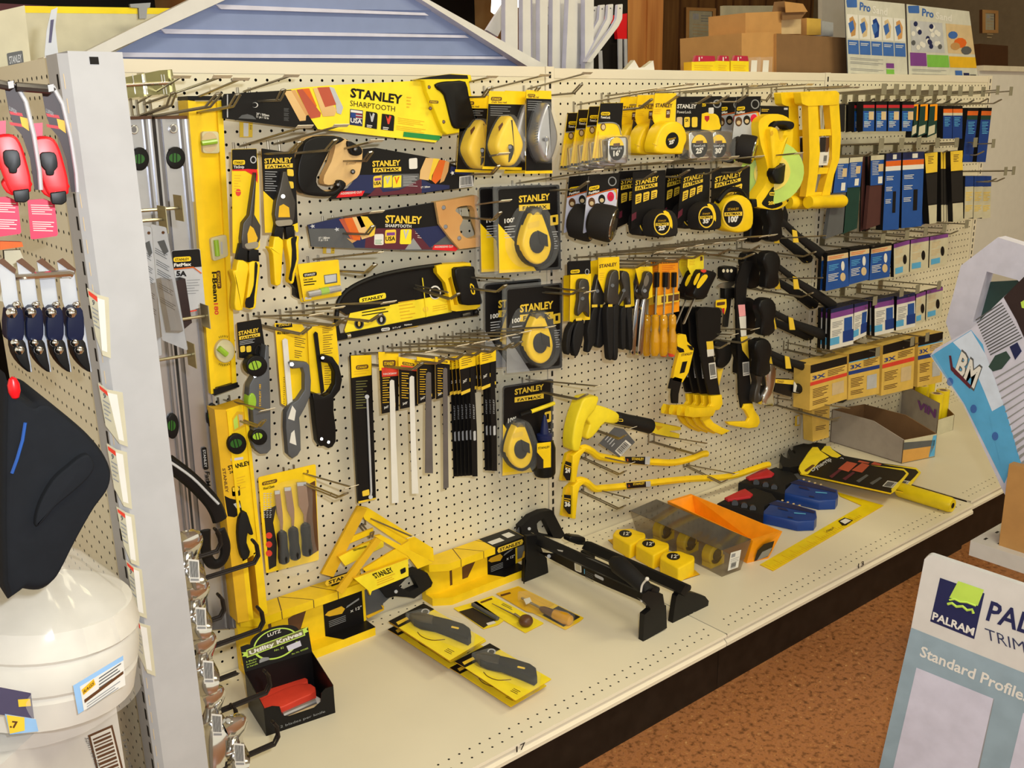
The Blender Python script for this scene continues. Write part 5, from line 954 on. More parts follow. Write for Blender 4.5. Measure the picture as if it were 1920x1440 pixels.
def f3(b,P,t):
    b.flat(zq([(690,550),(815,510),(1020,610),(930,665),(860,650)]),P,'ydk',.015);b.flat(zq([(950,670),(1040,618),(1165,680),(1070,735)]),P,'card2',.02);b.flat(rr(zq([(712,555),(768,540),(776,548),(720,566)]),3),P,'brn',.03);t.part('card',b);b=B();b.tube([P.up(.35)(*zq(835,575)),P.up(.4)(*zq(940,630))],.13,'steel',8);b.slab(zq([(845,580),(880,570),(890,592),(858,606)]),P.up(.5),.1,'paper');t.part('shank',b);b=B();b.lathe(P.up(.5)(*zq(940,632)),P.up(.5)(*zq(1118,705)),[(0,.2),(.1,.35),(.4,.42),(.45,.5),(.8,.62),(.95,.5),(1,.2)],'amber',14,['brn','brn','brn','amber','amber','amber']);t.part('handle',b,None,'amber and black handle');b=B();b.puff(rr(zq([(800,560),(870,550),(1140,670),(1120,740),(1040,730),(900,640)]),8),P.up(.5),1.1,4,'clear',back=False);t.part('blister',b)
deck_card('screwdriver_pack','stubby amber-handled driver in a blister pack on an orange and black card','screwdriver',zq([(690,548),(815,506),(1185,685),(1160,705),(1080,752),(1060,742)]),'yel',f3)
# ---------------------------------------------------------------- black clamping frames
def frame(ph,Xc,x0,x1,yb,yf,foot_f,foot_b,beam,sheet,grip,tie):
    t=Thing('clamping_frame',ph,'saw frame',((x0+x1)/2,(yb+yf)/2,DECK),'black clamping frames');b=B();PX=Xp(Xc)
    P0,P1=PX(*beam[0]),PX(*beam[1]);b.tube([P0,P1],.62,'blk',4,upv=(0,1,1));b.tube([P0+A((.55,0,.1)),P1+A((.55,0,.1))],.35,'blkm',8)
    t.part('top_rail',b)
    if foot_b: b=B();b.slab(foot_b,Y(yb),.5,'blk','blk');b.slab([foot_b[0],foot_b[1],foot_b[2],foot_b[3]],Y(yb-.3),.2,'blkm');t.part('foot',b)
    b=B();b.slab(foot_f,Y(yf),.6,'blk','blk');t.part('foot',b)
    if sheet:
        b=B();b.slab(sheet,PX,.08,'card','blk');q=zz([(590,575),(655,595),(660,680),(595,655)]);b.flat(rr(q,3),PX,'paper',.03);b.flat(inset(q,2),PX,'certp',.04);b.lines(zz(695,655),zz(780,700),(0,3.2),5,PX,'gryd',.3);b.flat(rr(zz([(782,685),(868,725),(868,755),(784,715)]),3),PX,'gryl',.03);b.lines(zz(790,706),zz(860,738),(0,2),1,PX,'blk',.6);b.flat(zz([(682,640),(690,644),(690,690),(682,686)]),PX,'sky',.03);b.lathe(PX.up(0)(*zz(350,520)),PX.up(.2)(*zz(350,520)),[(0,.2),(1,.2)],'gryl',10)
        b.flat(zz([(650,520),(760,545),(900,610),(1060,720),(980,690),(700,590),(640,550)]),PX,'gryd',.03);b.flat(zz([(425,455),(485,465),(480,480),(440,470)]),PX,'gryl',.7);t.part('saw_blade',b)
    if grip: b=B();b.tube([Xp(Xc-.5)(*q) for q in grip],[.5,.95,.85,.75,.7],'blkm',12);t.part('grip',b)
    if tie: b=B();b.tube([Xp(Xc-1.4)(*q) for q in spl(tie,4,False)],.1,'paper',6);b.ball(Xp(Xc-1.4)(*tie[0]),.2,'paper',8);t.part('cable_tie',b)
frame('black clamping saw frame with a white cable tie, nearer the yellow mitre box',-5.6,-7.9,-3.7,-4.4,-20.9,zz([(1255,1075),(1310,1030),(1310,1010),(1225,930),(1240,880),(1290,850),(1430,880),(1445,980),(1460,985),(1468,1200),(1242,1332)]),zz([(118,785),(122,560),(150,540),(140,330),(230,320),(300,500),(330,540),(345,675)]),(zz(180,345),zz(1340,870)),zz([(250,480),(640,520),(900,620),(1200,860),(1230,950),(880,800),(640,690),(360,545)]),zz([(950,560),(1010,600),(1120,690),(1230,790),(1290,860)]),zz([(1280,735),(1235,790),(1222,860),(1218,900),(1230,950)]))
frame('black clamping saw frame beside the three small yellow tapes',-1.6,-2.4,1,-5,-20.4,zz([(1600,850),(1740,870),(1830,900),(1865,945),(1850,1040),(1720,1050),(1690,1120),(1520,1162),(1548,960),(1560,900)]),None,(zz(700,430),zz(1640,850)),None,None,None)
b=B();b.puff(rr(zz([(520,330),(540,315),(670,330),(672,405),(600,400),(515,370)]),3),Y(-6),1,2,'blk');b.puff(zz([(680,400),(740,385),(830,420),(820,440),(700,425)]),Y(-7),.8,1.5,'blkm');b.bbox((-1.2,-7,DECK),(0,-6,DECK+2.2),'blk');solo('clamp_head','small black clamp head standing behind the clamping frames','clamp',b)
# ---------------------------------------------------------------- three small yellow tapes on a strip
def small_tape(ph,c,s):
    zt=DECK+1.7;t=Thing('tape_measure',ph,'tape measure',tuple(Zp(DECK)(*c)),'small yellow tapes on a strip');g=lambda L: [(c[0]+x*s,c[1]+y*s) for x,y in L]
    b=B();pufft(b,rr(g([(-28,-4),(-20,-15),(8,-17),(20,-12),(34,-8),(35,0),(6,16)]),4),zt,1.65,3,'yel');t.part('case',b);b=B();e=ell(*g([(-3,-6)])[0],12*s,6.5*s,20,.1);b.flat(e,Zp(zt),'blk',.03);b.text("12'",*g([(-7,-3),(5,-3),(-6,-9)]),Zp(zt),'paper',.02,.05);t.part('label',b,None,'round black label');b=B();P=Zp(DECK+.06);b.slab(g([(-36,6),(0,40),(44,26),(10,-4)]),P,.05,'ydk','brn');t.part('backing_strip',b)
small_tape('small yellow tape measure, the one closest to the pegboard on its strip',zz(1090,335),1.0);small_tape('small yellow tape measure, middle one of three on a strip',zz(1310,432),1.02);small_tape('small yellow tape measure, nearest the shelf edge of three on a strip',zz(1545,553),1.06)
# ---------------------------------------------------------------- smoked bin and orange tray
t=Thing('plastic_bin','smoked clear plastic bin with a dark top, holding yellow tapes','bin',(12,-8,DECK));q0=zw(800,760);N_=D0(*q0);zt=zat(N_[0],N_[1],zw(0,590)[1]);TP=Zp(zt);top=[TP(*p) for p in zw([(210,335),(380,262),(990,520),(800,590)])];BP=Zp(DECK+.01);bot=[BP(*p) for p in zw([(255,480),(420,420),(920,715),(800,760)])];bot[1]=bot[0]+(bot[2]-bot[3])
b=B();fs=[(0,1,5,4),(1,2,6,5),(2,3,7,6),(3,0,4,7),(4,5,6,7)];b.add(top+bot,fs,'smoke2');t.part('bin_walls',b,smooth=0);b=B();b.prism([x+A((0,0,.04)) for x in top],top,'smoke');t.part('lid',b,None,'dark smoked lid')
b=B();fq=Pl(o=bot[3],n=np.cross(bot[2]-bot[3],top[3]-bot[3]));lq=zw([(858,605),(925,585),(905,698),(838,722)]);ff=quad(*lq);b.flat(lq,fq,'paper',.04);b.flat(qrect(ff,.12,.1,.5,.3),fq,'gry',.05);b.lines(ff(.1,.4),ff(.9,.38),(0,3),3,fq,'gry',.3,lift=.05);barcode(b,[ff(.2,.6),ff(.8,.6),ff(.8,.95),ff(.2,.95)],fq,.05);t.part('price_label',b)
for k,ph in enumerate(('yellow tape measure inside the smoked bin, at the pegboard end','yellow tape measure in the middle of the smoked bin','yellow tape measure inside the smoked bin, at the near end')):
    c=bot[0]*(.78-.29*k)+bot[3]*(.22+.29*k)+(bot[2]-bot[3])*.45;tt=Thing('tape_measure',ph,'tape measure',tuple(c),'yellow tapes in the smoked bin');b=B();b.lathe(c+A((0,-.65,1.35)),c+A((0,.65,1.35)),[(0,1.0),(.12,1.2),(.88,1.2),(1,1.0)],'yel',18);b.box(c+A((.2,0,.5)),(2.2,1.3,1),'yel');tt.part('case',b);b=B();b.lathe(c+A((0,-.7,1.4)),c+A((0,-.66,1.4)),[(0,.7),(1,.7)],'blk',16);tt.part('label',b)
t=Thing('plastic_tray','bright orange plastic tray beside the smoked bin','tray',(17,-8,DECK));top=[TP(*p) for p in zw([(450,272),(600,226),(1190,468),(1000,528)])];bot=[BP(*p) for p in zw([(480,420),(600,380),(1100,640),(960,672)])];bot[1]=bot[0]+(bot[2]-bot[3]);b=B();b.add(top+bot,fs,'org');inn=[x+((top[0]+top[1]+top[2]+top[3])/4-x)*.06 for x in top];b.add(top+inn,[(0,1,5,4),(1,2,6,5),(2,3,7,6),(3,0,4,7)],'org');ib=[x+(sum(bot)/4-x)*.1+A((0,0,.9)) for x in bot];b.add(inn+ib,fs,'org');t.part('tray_walls',b,smooth=0)
b=B();fq=Pl(o=bot[3],n=np.cross(bot[2]-bot[3],top[3]-bot[3]));b.flat(zw([(1008,660),(1030,590),(1070,550),(1138,528),(1120,590),(1095,630)]),fq,'card2',.03);b.flat(zw([(1025,655),(1060,600),(1125,570),(1100,625)]),fq,'gry',.04);t.part('printed_label',b)
# ---------------------------------------------------------------- blue and black bit cases
def bit_case(ph,dx,dy):
    g=lambda L: [(x+dx,y+dy) for x,y in zw(L)];h=1.3;t=Thing('bit_case',ph,'tool case',tuple(D0(*g([(1100,380)])[0])),'blue and black tool cases');b=B()
    pufft(b,g([(1068,335),(1130,270),(1160,262),(1405,330),(1412,372),(1395,398),(1290,402),(1060,352)]),DECK+h,h-.05,2,'blud');p=Zp(DECK+h);b.flat(g([(1130,270),(1280,300),(1400,340),(1395,352),(1240,320),(1100,290)]),p,'navy',.03)
    for x,y in ((1190,268),(1225,280),(1262,290),(1300,300)): b.flat(ell(*g([(x,y)])[0],2.4,1.5,8),p,'tan',.04)
    b.flat(g([(1160,308),(1210,318),(1230,338),(1160,322)]),p,'navy',.04);b.flat(g([(1265,345),(1340,352),(1340,358),(1265,352)]),p,'sky',.04);b.flat(g([(1225,370),(1260,378),(1255,385),(1222,378)]),p,'navy',.04);t.part('case_body',b,None,'blue case body')
    b=B();pufft(b,g([(770,285),(880,228),(1010,185),(1120,220),(1155,262),(1075,300),(1068,360),(900,310)]),DECK+h+.1,h,2,'blkm')
    for x,y in ((885,290),(945,305),(1000,320)): b.lathe(Zp(DECK+h+.1)(*g([(x,y)])[0]),Zp(DECK+h+.3)(*g([(x,y)])[0]),[(0,.5),(1,.4)],'blk',12)
    t.part('bit_holder',b,None,'black bit holder');b=B();pufft(b,g([(818,248),(920,200),(950,190),(1000,225),(985,240),(840,262)]),DECK+h+.4,.5,1.5,'redd');t.part('clip',b,None,'red clip');return t
bit_case('blue and black tool case with a red clip, the one beside the orange tray',0,0);bit_case('blue and black tool case with a red clip, the one beside the yellow square',40,-39)
# yellow framing square flat on the deck
P=Zp(DECK+.1);t=Thing('framing_square','flat yellow framing square lying on the base shelf','square',tuple(P(*zw(1100,690))));b=B();b.slab(zw([(1045,680),(1700,300),(1560,240),(1545,215),(1840,300),(1130,720)]),P,.08,'ybr','ydk');f=quad(*zw([(1045,680),(1690,318),(1750,345),(1130,720)]))
for k in range(44): u=.02+k*.021;b.flat(qrect(f,u,.62 if k%4 else .2,u+.004,.95),P,'ydk',.02)
b.flat(zw([(1548,400),(1590,378),(1645,395),(1600,428),(1575,430)]),P,'blk',.02);b.flat(zw([(1560,402),(1595,384),(1632,398),(1592,420)]),P,'paper',.03);b.text('STANLEY',zw(1472,476),zw(1522,452),zw(1470,462),P,'brn',.02);t.part('blade',b)
# ---------------------------------------------------------------- pipe wrenches with yellow sleeves
def wrench(ph,dx,dy,h,full):
    g=lambda L: [(x+dx,y+dy) for x,y in zn(L)];P=Zp(DECK+h);t=Thing('pipe_wrench',ph,'wrench',tuple(Zp(DECK)(*g([(800,900)])[0])),'black pipe wrenches');b=B();b.slab(g([(415,850),(440,770),(500,705),(545,705),(560,725),(640,770),(900,820),(1120,850),(1150,880),(1060,990),(1030,1010),(800,960),(480,890),(430,880)]),P,.2,'card','yel');b.flat(g([(418,850),(440,770),(500,705),(545,705),(560,728),(620,770),(560,800),(480,885),(440,890)]),P,'ylt',.02);b.flat(g([(1035,985),(1110,910),(1135,880),(1118,862),(900,826),(1120,850),(1152,880),(1060,1000),(1040,1012)]),P,'ylt',.03)
    b.flat(rr(g([(452,862),(510,820),(530,825),(470,872)]),3),P,'brn',.04);b.text('Dynagrip',*g([(510,868),(640,790),(488,850)]),P,'gryl',.03,.04)
    for q in ([(680,850),(740,800),(810,815),(750,870)],[(770,860),(840,810),(890,825),(840,875)]): b.flat(g(q),P,'brick',.03)
    for k in range(4): b.flat(g([(620+90*k,900+15*k),(690+90*k,850+18*k),(705+90*k,858+18*k),(640+90*k,912+15*k)]),P,'gryd' if k>1 else 'maroon',.03)
    barcode(b,g([(975,965),(1010,928),(1080,940),(1045,978)]),P,.04);t.part('card',b)
    b=B();b.slab(g([(290,800),(300,745),(320,770),(345,780),(360,780),(345,735),(355,710),(390,750),(400,745),(380,700),(450,680),(520,690),(480,740),(420,830),(360,840),(310,835)]),P.up(.1),1.0,'blkm','blk');t.part('jaw',b,None,'black wrench jaw')
    b=B();b.lathe(Zp(DECK+.95)(*g([(1080,985)])[0]),Zp(DECK+.95)(*g([(1445,1095)])[0]),[(0,.75),(.05,.95),(.95,.95),(1,.8)],'ybr',18);e1=Zp(DECK+.95)(*g([(1445,1095)])[0]);dd=unit(e1-Zp(DECK+.95)(*g([(1080,985)])[0]));b.lathe(e1,e1+dd*.04,[(0,.35),(1,.35)],'blk',12)
    if full: t.part('foam_grip',b,None,'yellow foam grip')
    return t
wrench('black pipe wrench on a printed card with a yellow foam grip, nearer the shelf edge',0,0,1.9,True);wrench('black pipe wrench on a yellow and black card, tucked behind the other wrench',23,-2,1.2,False)
# ---------------------------------------------------------------- tape measures and torches on cards
def chrome_tape(b,pl,out,lab,num,d=1.3):
    b.puff(out,pl,d,2.5,'chrome');p=pl.up(d/2);c,rx,ry=lab;e=ell(*c,rx,ry,22);b.flat(e,p,'blk',.03);b.flat([q for q in e if q[1]<=c[1]-ry*.08] ,p,'yel',.045)
    b.text(num,(c[0]-rx*.45,c[1]+ry*.62),(c[0]+rx*.45,c[1]+ry*.55),ry*.42,p,'paper',.05,.06);b.text('PowerLock',(c[0]-rx*.75,c[1]+ry*.08),(c[0]+rx*.75,c[1]+ry*.02),ry*.22,p,'gryl',.02,.06);b.flat(rr([(c[0]-rx*.45,c[1]-ry*.45),(c[0]+rx*.45,c[1]-ry*.5),(c[0]+rx*.45,c[1]-ry*.25),(c[0]-rx*.45,c[1]-ry*.2)],1.5),p,'brn',.06)
def grp_copies(t,n,d,labels,group):
    for k in range(n): copy_thing(t.o,(d[0]*(k+1),d[1]*(k+1),d[2]*(k+1)),labels[k],group)
pl=Y(-8.2);G='carded chrome sixteen-foot tapes';t=Thing('tape_measure','chrome sixteen-foot tape on a black and yellow card, front one of four','tape measure',org(pl,*zd(530,800)),G)
b=B();cd=zd([(412,303),(620,300),(604,470),(604,840),(400,835),(336,824),(372,560)]);b.slab(rr(cd,[3,3,0,2,0,2,0]),pl,.05,'yel','yel');b.flat(zd([(412,305),(618,302),(604,470),(604,560),(580,500),(540,480),(388,482)]),pl,'card',.02);b.flat(zd([(336,824),(340,800),(395,800),(395,826)]),pl,'card',.02)
b.tube([pl.up(.03)(*q) for q in spl(zd([(390,486),(520,480),(575,510),(598,590)]),4,False)],.06,'gry',5);brandbox(b,zd([(418,384),(500,384),(498,414),(416,414)]),pl,'yel','blk',r=3);b.text('PowerLock',zd(418,442),zd(500,444),5,pl,'paper',.02);b.flat(ell(*zd(437,518),5,7,16),pl,'brn',.03);b.flat(ell(*zd(438,520),3.6,5,16),pl,'tan',.04);b.lines(zd(420,552),zd(450,552),(0,3),1,pl,'ydk',.4)
b.tube([pl.up(.03)(*zd(395,560)),pl.up(.03)(*zd(362,815))],.05,'ydk',5);t.part('card',b);b=B();chrome_tape(b,pl.up(.75),rr(zd([(445,625),(480,606),(610,604),(626,640),(626,800),(610,850),(500,850),(440,838)]),4),((zd(558,715)),14,22),"16'");t.part('case',b);b=B();b.puff(rr(zd([(420,590),(632,590),(632,860),(350,845)]),6),pl.up(.9),1.9,3,'clear',back=False);t.part('blister',b)
grp_copies(t,3,(0,1.52,-.28),['chrome sixteen-foot tape on its card, second of four counting towards the pegboard','chrome sixteen-foot tape on its card, third of four counting towards the pegboard','chrome sixteen-foot tape on its card, hindmost of four against the pegboard'],G)
pl=Y(-8.6);G='yellow twenty-five-foot tapes';t=Thing('tape_measure','yellow tape on a bright yellow card with a round black label, front one of three','tape measure',org(pl,*zd(1000,760)),G);b=B()
b.slab(zd([(905,216),(1096,214),(1085,470),(1060,520),(930,540),(890,470),(880,420)]),pl,.05,'yel','ydk');b.slab(zd([(890,470),(930,540),(900,720),(840,720),(845,560),(862,440)]),pl.up(-.1),.05,'card2','ydk');b.text('STANLEY',zd(908,340),zd(1060,342),zd(910,306),pl,'brn',.03);b.lines(zd(895,360),zd(960,362),(0,3.6),3,pl,'ydk',.3);b.flat(rr(zd([(1005,362),(1042,360),(1036,438),(1000,436)]),2),pl,'brn',.02);b.text('25',zd(1008,402),zd(1034,402),5,pl,'paper',.03,.03);t.part('card',b)
b=B();o=spl(zd([(856,690),(872,620),(900,545),(945,490),(1005,466),(1060,470),(1110,505),(1140,570),(1146,640),(1125,690),(1112,742),(1090,764),(900,758),(862,735)]),2);b.puff(o,pl.up(.8),1.5,4,'yel')
b.tube([pl.up(1.52)(*q) for q in spl(zd([(1005,520),(950,580),(925,660),(935,740)]),4,False)],.04,'ypa',5);b.tube([pl.up(1.52)(*q) for q in zd([(880,668),(930,690)])],.04,'ypa',5);bd=t.part('case',b,None,'yellow case');b=B();b.flat(ell(*zd(1058,640),12,15.5,22,.2),pl.up(1.55),'blk',.03);b.text("25'",zd(1030,676),zd(1078,664),6.5,pl.up(1.55),'paper',.06,.06);b.text('STANLEY',zd(1020,640),zd(1092,624),3,pl.up(1.55),'ydk',.02,.05);t.part('label',b,bd,'round black label')
grp_copies(t,2,(0,2.35,-.1),['yellow tape on a bright yellow card, middle one of three','yellow tape on a bright yellow card, hindmost of three'],G)
def lock_card(ph,pl,cd,lab,num,tape,head,arc):
    t=Thing('tape_measure',ph,'tape measure',org(pl,*cd[2]),'carded chrome tapes');b=B();b.slab(rr(cd,2),pl,.05,'card','card')
    if head: b.text('STANLEY',zd(1102,350),zd(1276,350),zd(1104,314),pl,'paper',.03);b.text('PowerLock',zd(1102,396),zd(1228,396),zd(1103,370),pl,'paper',.0);[b.flat(rr(zd([(x,430),(x+52,428),(x+50,520),(x,522)]),3),pl,k,.02) for x,k in ((1098,'tan'),(1166,'ypa'),(1234,'ypa'))];b.text('2X',zd(1176,470),zd(1206,470),5,pl,'blk',.04,.03)
    if arc: b.flat(spl(zd([(1325,400),(1420,395),(1470,420),(1486,480),(1485,540),(1320,540)]),2),pl,'yel',.02);b.flat(rr(zd([(1385,345),(1432,343),(1432,398),(1385,400)]),2),pl,'paper',.03);b.flat(zd([(1350,420),(1392,418),(1392,450),(1372,475),(1350,450)]),pl,'redd',.03);b.flat(ell(*zd(1462,310),8,8,16),pl,'gry',.02);b.flat(ell(*zd(1462,310),5.5,5.5,16),pl,'card',.03);brandbox(b,zd([(1300,308),(1362,306),(1362,334),(1300,336)]),pl,'yel','blk',r=3)
    t.part('card',b);b=B();chrome_tape(b,pl.up(.8),tape,lab,num,1.4);t.part('case',b);b=B();b.puff(inset(tape,-3),pl.up(.9),1.9,3,'clear',back=False);t.part('blister',b)
lock_card('chrome thirty-foot tape on a black card, next to the head torch cards',Y(-7.4),zd([(1300,245),(1505,240),(1500,560),(1300,800)]),(zd(1476,692),15,22),"30'",rr(zd([(1385,570),(1410,555),(1550,556),(1562,640),(1556,800),(1520,822),(1390,812)]),5),False,True)
lock_card('chrome twenty-five-foot tape on a black card with a white name, beside the yellow tapes',Y(-8.4),zd([(1098,246),(1330,244),(1318,560),(1085,800)]),(zd(1304,692),15,22),"25'",rr(zd([(1165,570),(1200,558),(1370,556),(1392,640),(1385,800),(1350,826),(1170,818)]),5),True,False)
def torch(ph,name,pl,cd,head,body,G,copy_d,ph2,small):
    t=Thing(name,ph,'torch',org(pl,*cd[2]),G);f=quad(*cd);b=B();b.slab(rr(cd,3),pl,.05,'lilac' if not small else 'gryl','gry');b.flat(qrect(f,0,0,1,.36),pl,'card',.02);b.tube([pl.up(.03)(*q) for q in spl([f(0,.365),f(.8,.34),f(.95,.4),f(.98,.6)],4,False)],.05,'orgd',5);b.flat([f(.84,.36),f(.97,.37),f(.98,.6),f(.94,.45)],pl,'ypa',.02)
    brandbox(b,[f(.05,.2),f(.38,.2),f(.38,.27),f(.05,.27)],pl,'yel','blk',r=3);b.text('FatMax',f(.06,.335),f(.4,.33),4.5,pl,'paper',.03);b.flat(ell(*f(.78,.17),8,9,18),pl,'gry',.02);b.flat(ell(*f(.78,.17),6,7,18),pl,'card',.03)
    for u,k in ((.18,'brn'),(.5,'blk'),(.78,'pink')): b.flat(ell(*f(u,.49),6.5,9,18),pl,k,.02);b.flat(ell(f(u,.49)[0],f(u,.49)[1]+2,4,4,12),pl,'tan' if u<.6 else 'redd',.03)
    t.part('card',b);c0,c1=body;P1=pl.up(2.2)(*head[0]);P0=P1+A((-.9,1.6,.35))*(1.35 if not small else 1.1);r=head[1]*.058;b=B();b.lathe(P0,P1,[(0,r*.6),(.15,r*.95),(.4,r),(.75,r*1.02),(.95,r),(1,r*.9)],'rubr',18);bd=t.part('body',b);b=B();ax=unit(P1-P0);b.lathe(P1-ax*.05,P1+ax*.12,[(0,r*.9),(.6,r*.86),(1,r*.7)],'chrome',18);b.lathe(P1+ax*.05,P1+ax*.16,[(0,r*.6),(1,r*.3)],'chrd' if not small else 'brn',18);t.part('lens',b,bd,'chrome-ringed lens')
    if copy_d: copy_thing(t.o,copy_d,ph2)
torch('torch with a chrome head on a grey and black card, front one of two','torch',Y(-8),zd([(308,955),(588,930),(545,1330),(255,1480)]),(zd(535,1400),30),(zd(390,1400),zd(535,1405)),'torches with chrome heads',(0,2.8,-.2),'torch with a chrome head on its card, tucked behind the front one',False)
torch('head torch on a grey and black card, the one nearer the long tape reel','head_torch',Y(-7.2),zd([(1640,245),(1858,242),(1830,640),(1590,720)]),(zd(1800,730),26),(zd(1725,690),zd(1805,728)),'head torch cards',(0,2.4,0),'head torch on its card, tucked behind the front one',True)
def fat_tape(ph,pl,cd,c,rx,ry,num,copy_d=None,ph2=None,big=False):
    t=Thing('tape_measure',ph,'tape measure',org(pl,*c),'black-carded tapes');f=quad(*cd);b=B();b.slab(rr(cd,2),pl,.05,'card','card2');b.text('STANLEY',f(.08,.24),f(.78,.22),f(.09,.155),pl,'ypa',.03);b.flat(qrect(f,.08,.26,.76,.34),pl,'ypa',.02);b.text('FATMAX',f(.13,.33),f(.7,.325),f(.13,.275),pl,'blk',.02,.03)
    for k in range(3 if not big else 2): u=(.1+.24*k) if not big else .42+.2*k;b.flat(rr([f(u,.41),f(u+.19,.4),f(u+.17,.57),f(u,.58)],[0,4,0,0]),pl,'ypa',.02);b.lines(f(u+.03,.45),f(u+.14,.45),(0,4),3,pl,'brn',.4,lift=.03)
    b.flat([f(0,.74),f(.14,.72),f(.14,.84),f(0,.86)],pl,'maroon',.02);t.part('card',b)
    b=B();sp=pl.up(.95);out=spl([(c[0]-rx*1.5,c[1]-ry*.2),(c[0]-rx*1.2,c[1]-ry*.8),(c[0]-rx*.4,c[1]-ry*1.3),(c[0]+rx*.5,c[1]-ry*1.25),(c[0]+rx*1.1,c[1]-ry*.6),(c[0]+rx*1.15,c[1]+ry*.3),(c[0]+rx*1.0,c[1]+ry*1.0),(c[0]-rx*.6,c[1]+ry*1.15),(c[0]-rx*1.4,c[1]+ry*1.0)],2) if not big else spl([(c[0]-rx*1.15,c[1]+ry*.9),(c[0]-rx*1.2,c[1]),(c[0]-rx*1.0,c[1]-ry*.8),(c[0],c[1]-ry*1.25),(c[0]+rx*.9,c[1]-ry*.9),(c[0]+rx*1.2,c[1]-ry*.1),(c[0]+rx*1.05,c[1]+ry*.9),(c[0],c[1]+ry*1.2)],3)
    b.puff(out,sp,1.7,4,'rubr' if not big else 'yel');bd=t.part('case',b,None,'black rubber case' if not big else 'yellow case');b=B();p=sp.up(.87)
    if not big: b.flat(spl([(c[0]+rx*.1,c[1]-ry*1.15),(c[0]+rx*.7,c[1]-ry*1.05),(c[0]+rx*1.1,c[1]-ry*.3),(c[0]+rx*1.1,c[1]+ry*.4),(c[0]+rx*.8,c[1])],2),p,'yel',.01)
    b.flat(ell(*c,rx*.92,ry*.98,26),p,'ypa',.02);b.flat(ell(*c,rx*.8,ry*.86,26),p,'blk',.03);b.text(num,(c[0]-rx*.4,c[1]+ry*.55),(c[0]+rx*.4,c[1]+ry*.5),ry*.36,p,'paper',.05,.05);b.flat([(c[0]-rx*.72,c[1]-ry*.08),(c[0]+rx*.72,c[1]-ry*.14),(c[0]+rx*.72,c[1]+ry*.12),(c[0]-rx*.72,c[1]+ry*.16)],p,'ypa',.04);b.text('FATMAX',(c[0]-rx*.6,c[1]+ry*.11),(c[0]+rx*.6,c[1]+ry*.06),ry*.16,p,'blk',.02,.06);b.text('STANLEY',(c[0]-rx*.45,c[1]-ry*.2),(c[0]+rx*.45,c[1]-ry*.25),ry*.16,p,'ydk',.0,.05);t.part('label',b,bd,'round black label with a yellow ring')
    if big: b=B();b.tube([sp.up(.5)(*q) for q in spl([(c[0]-rx*1.3,c[1]-ry*.8),(c[0]-rx*.5,c[1]-ry*1.5),(c[0]+rx*.5,c[1]-ry*1.5),(c[0]+rx*1.1,c[1]-ry*.8)],5,False)],.3,'blk',8);t.part('handle',b,bd)
    if copy_d: copy_thing(t.o,copy_d,ph2)
fat_tape('black rubber twenty-five-foot tape on a black card, front one beside the torches',Y(-8),zd([(706,925),(1000,905),(985,1300),(690,1440)]),zd(968,1393),17,21,"25'",(0,2.0,0),'black rubber twenty-five-foot tape tucked behind the front one')
fat_tape('black rubber thirty-five-foot tape on a black card, front one of its pair',Y(-8),zd([(1150,898),(1400,890),(1390,1200),(1100,1420)]),zd(1365,1330),16,21,"35'",(0,2.2,0),'black rubber thirty-five-foot tape tucked behind the front one')
fat_tape('long hundred-foot tape with a yellow case on a black card',Y(-7.6),zd([(1418,892),(1760,872),(1750,1200),(1400,1440)]),zd(1608,1300),23,29,"100'",big=True)
# ---------------------------------------------------------------- long tape reel and slotted yellow frames
pl=Y(-7.5);t=Thing('tape_reel','big open yellow long tape reel with a black pistol handle and crank','tape reel',org(pl,*ze(240,900)))
b=B();out=spl(ze([(150,380),(165,330),(215,302),(280,298),(340,318),(372,360),(380,440),(370,520),(340,600),(300,680),(272,770),(310,850),(345,890),(300,925),(250,936),(190,928),(118,905),(145,840),(195,770),(212,700),(198,600),(165,500)]),2);inn=spl(ze([(215,375),(250,345),(330,345),(362,360),(355,400),(325,410),(310,450),(290,470),(265,410),(240,388),(218,395)]),2);b.slab(hole(out,inn),pl.up(.7),1.4,'yel','yel');fr=t.part('reel_frame',b)
b=B();b.lathe(pl.up(-.25)(*ze(240,690)),pl.up(.35)(*ze(240,690)),[(0,3.5),(1,3.5)],'lime',28);b.lathe(pl.up(.3)(*ze(240,690)),pl.up(.42)(*ze(240,690)),[(0,2.0),(1,2.0)],'ybr',24);t.part('tape_drum',b,fr,'lime green wound tape')
b=B();b.puff(spl(ze([(212,400),(240,388),(262,405),(275,470),(300,480),(330,440),(300,560),(270,640),(235,660),(225,560)]),2),pl.up(1.0),.8,2,'yel');b.flat(ell(*ze(240,425),2.6,4.5,12),pl.up(1.4),'ydk',.03);t.part('lever',b,fr);b=B();b.puff(spl(ze([(232,670),(262,640),(300,625),(318,650),(312,720),(290,760),(250,758),(228,710)]),3),pl.up(1.1),.9,2,'blk');t.part('crank',b,fr);b=B();b.puff(spl(ze([(218,375),(250,345),(330,345),(360,362),(352,395),(325,400),(300,375),(250,372),(228,392)]),2),pl.up(.4),1.3,1.5,'blkm');t.part('grip',b,fr)
b=B();p=pl.up(.72);b.slab(spl(ze([(240,790),(262,792),(290,860),(312,895),(290,915),(240,930),(195,915),(172,892),(200,850)]),2),p,.05,'blk');brandbox(b,ze([(222,818),(268,818),(268,842),(222,842)]),p,'ypa','blk',r=3,lift=.03);b.text('200',ze(216,902),ze(262,900),6,p,'ypa',.05,.04);t.part('label',b,fr);b=B();b.puff(rr(ze([(88,868),(120,862),(125,915),(92,922)]),2),pl.up(.5),.8,1,'blk');t.part('tape_end',b,fr)
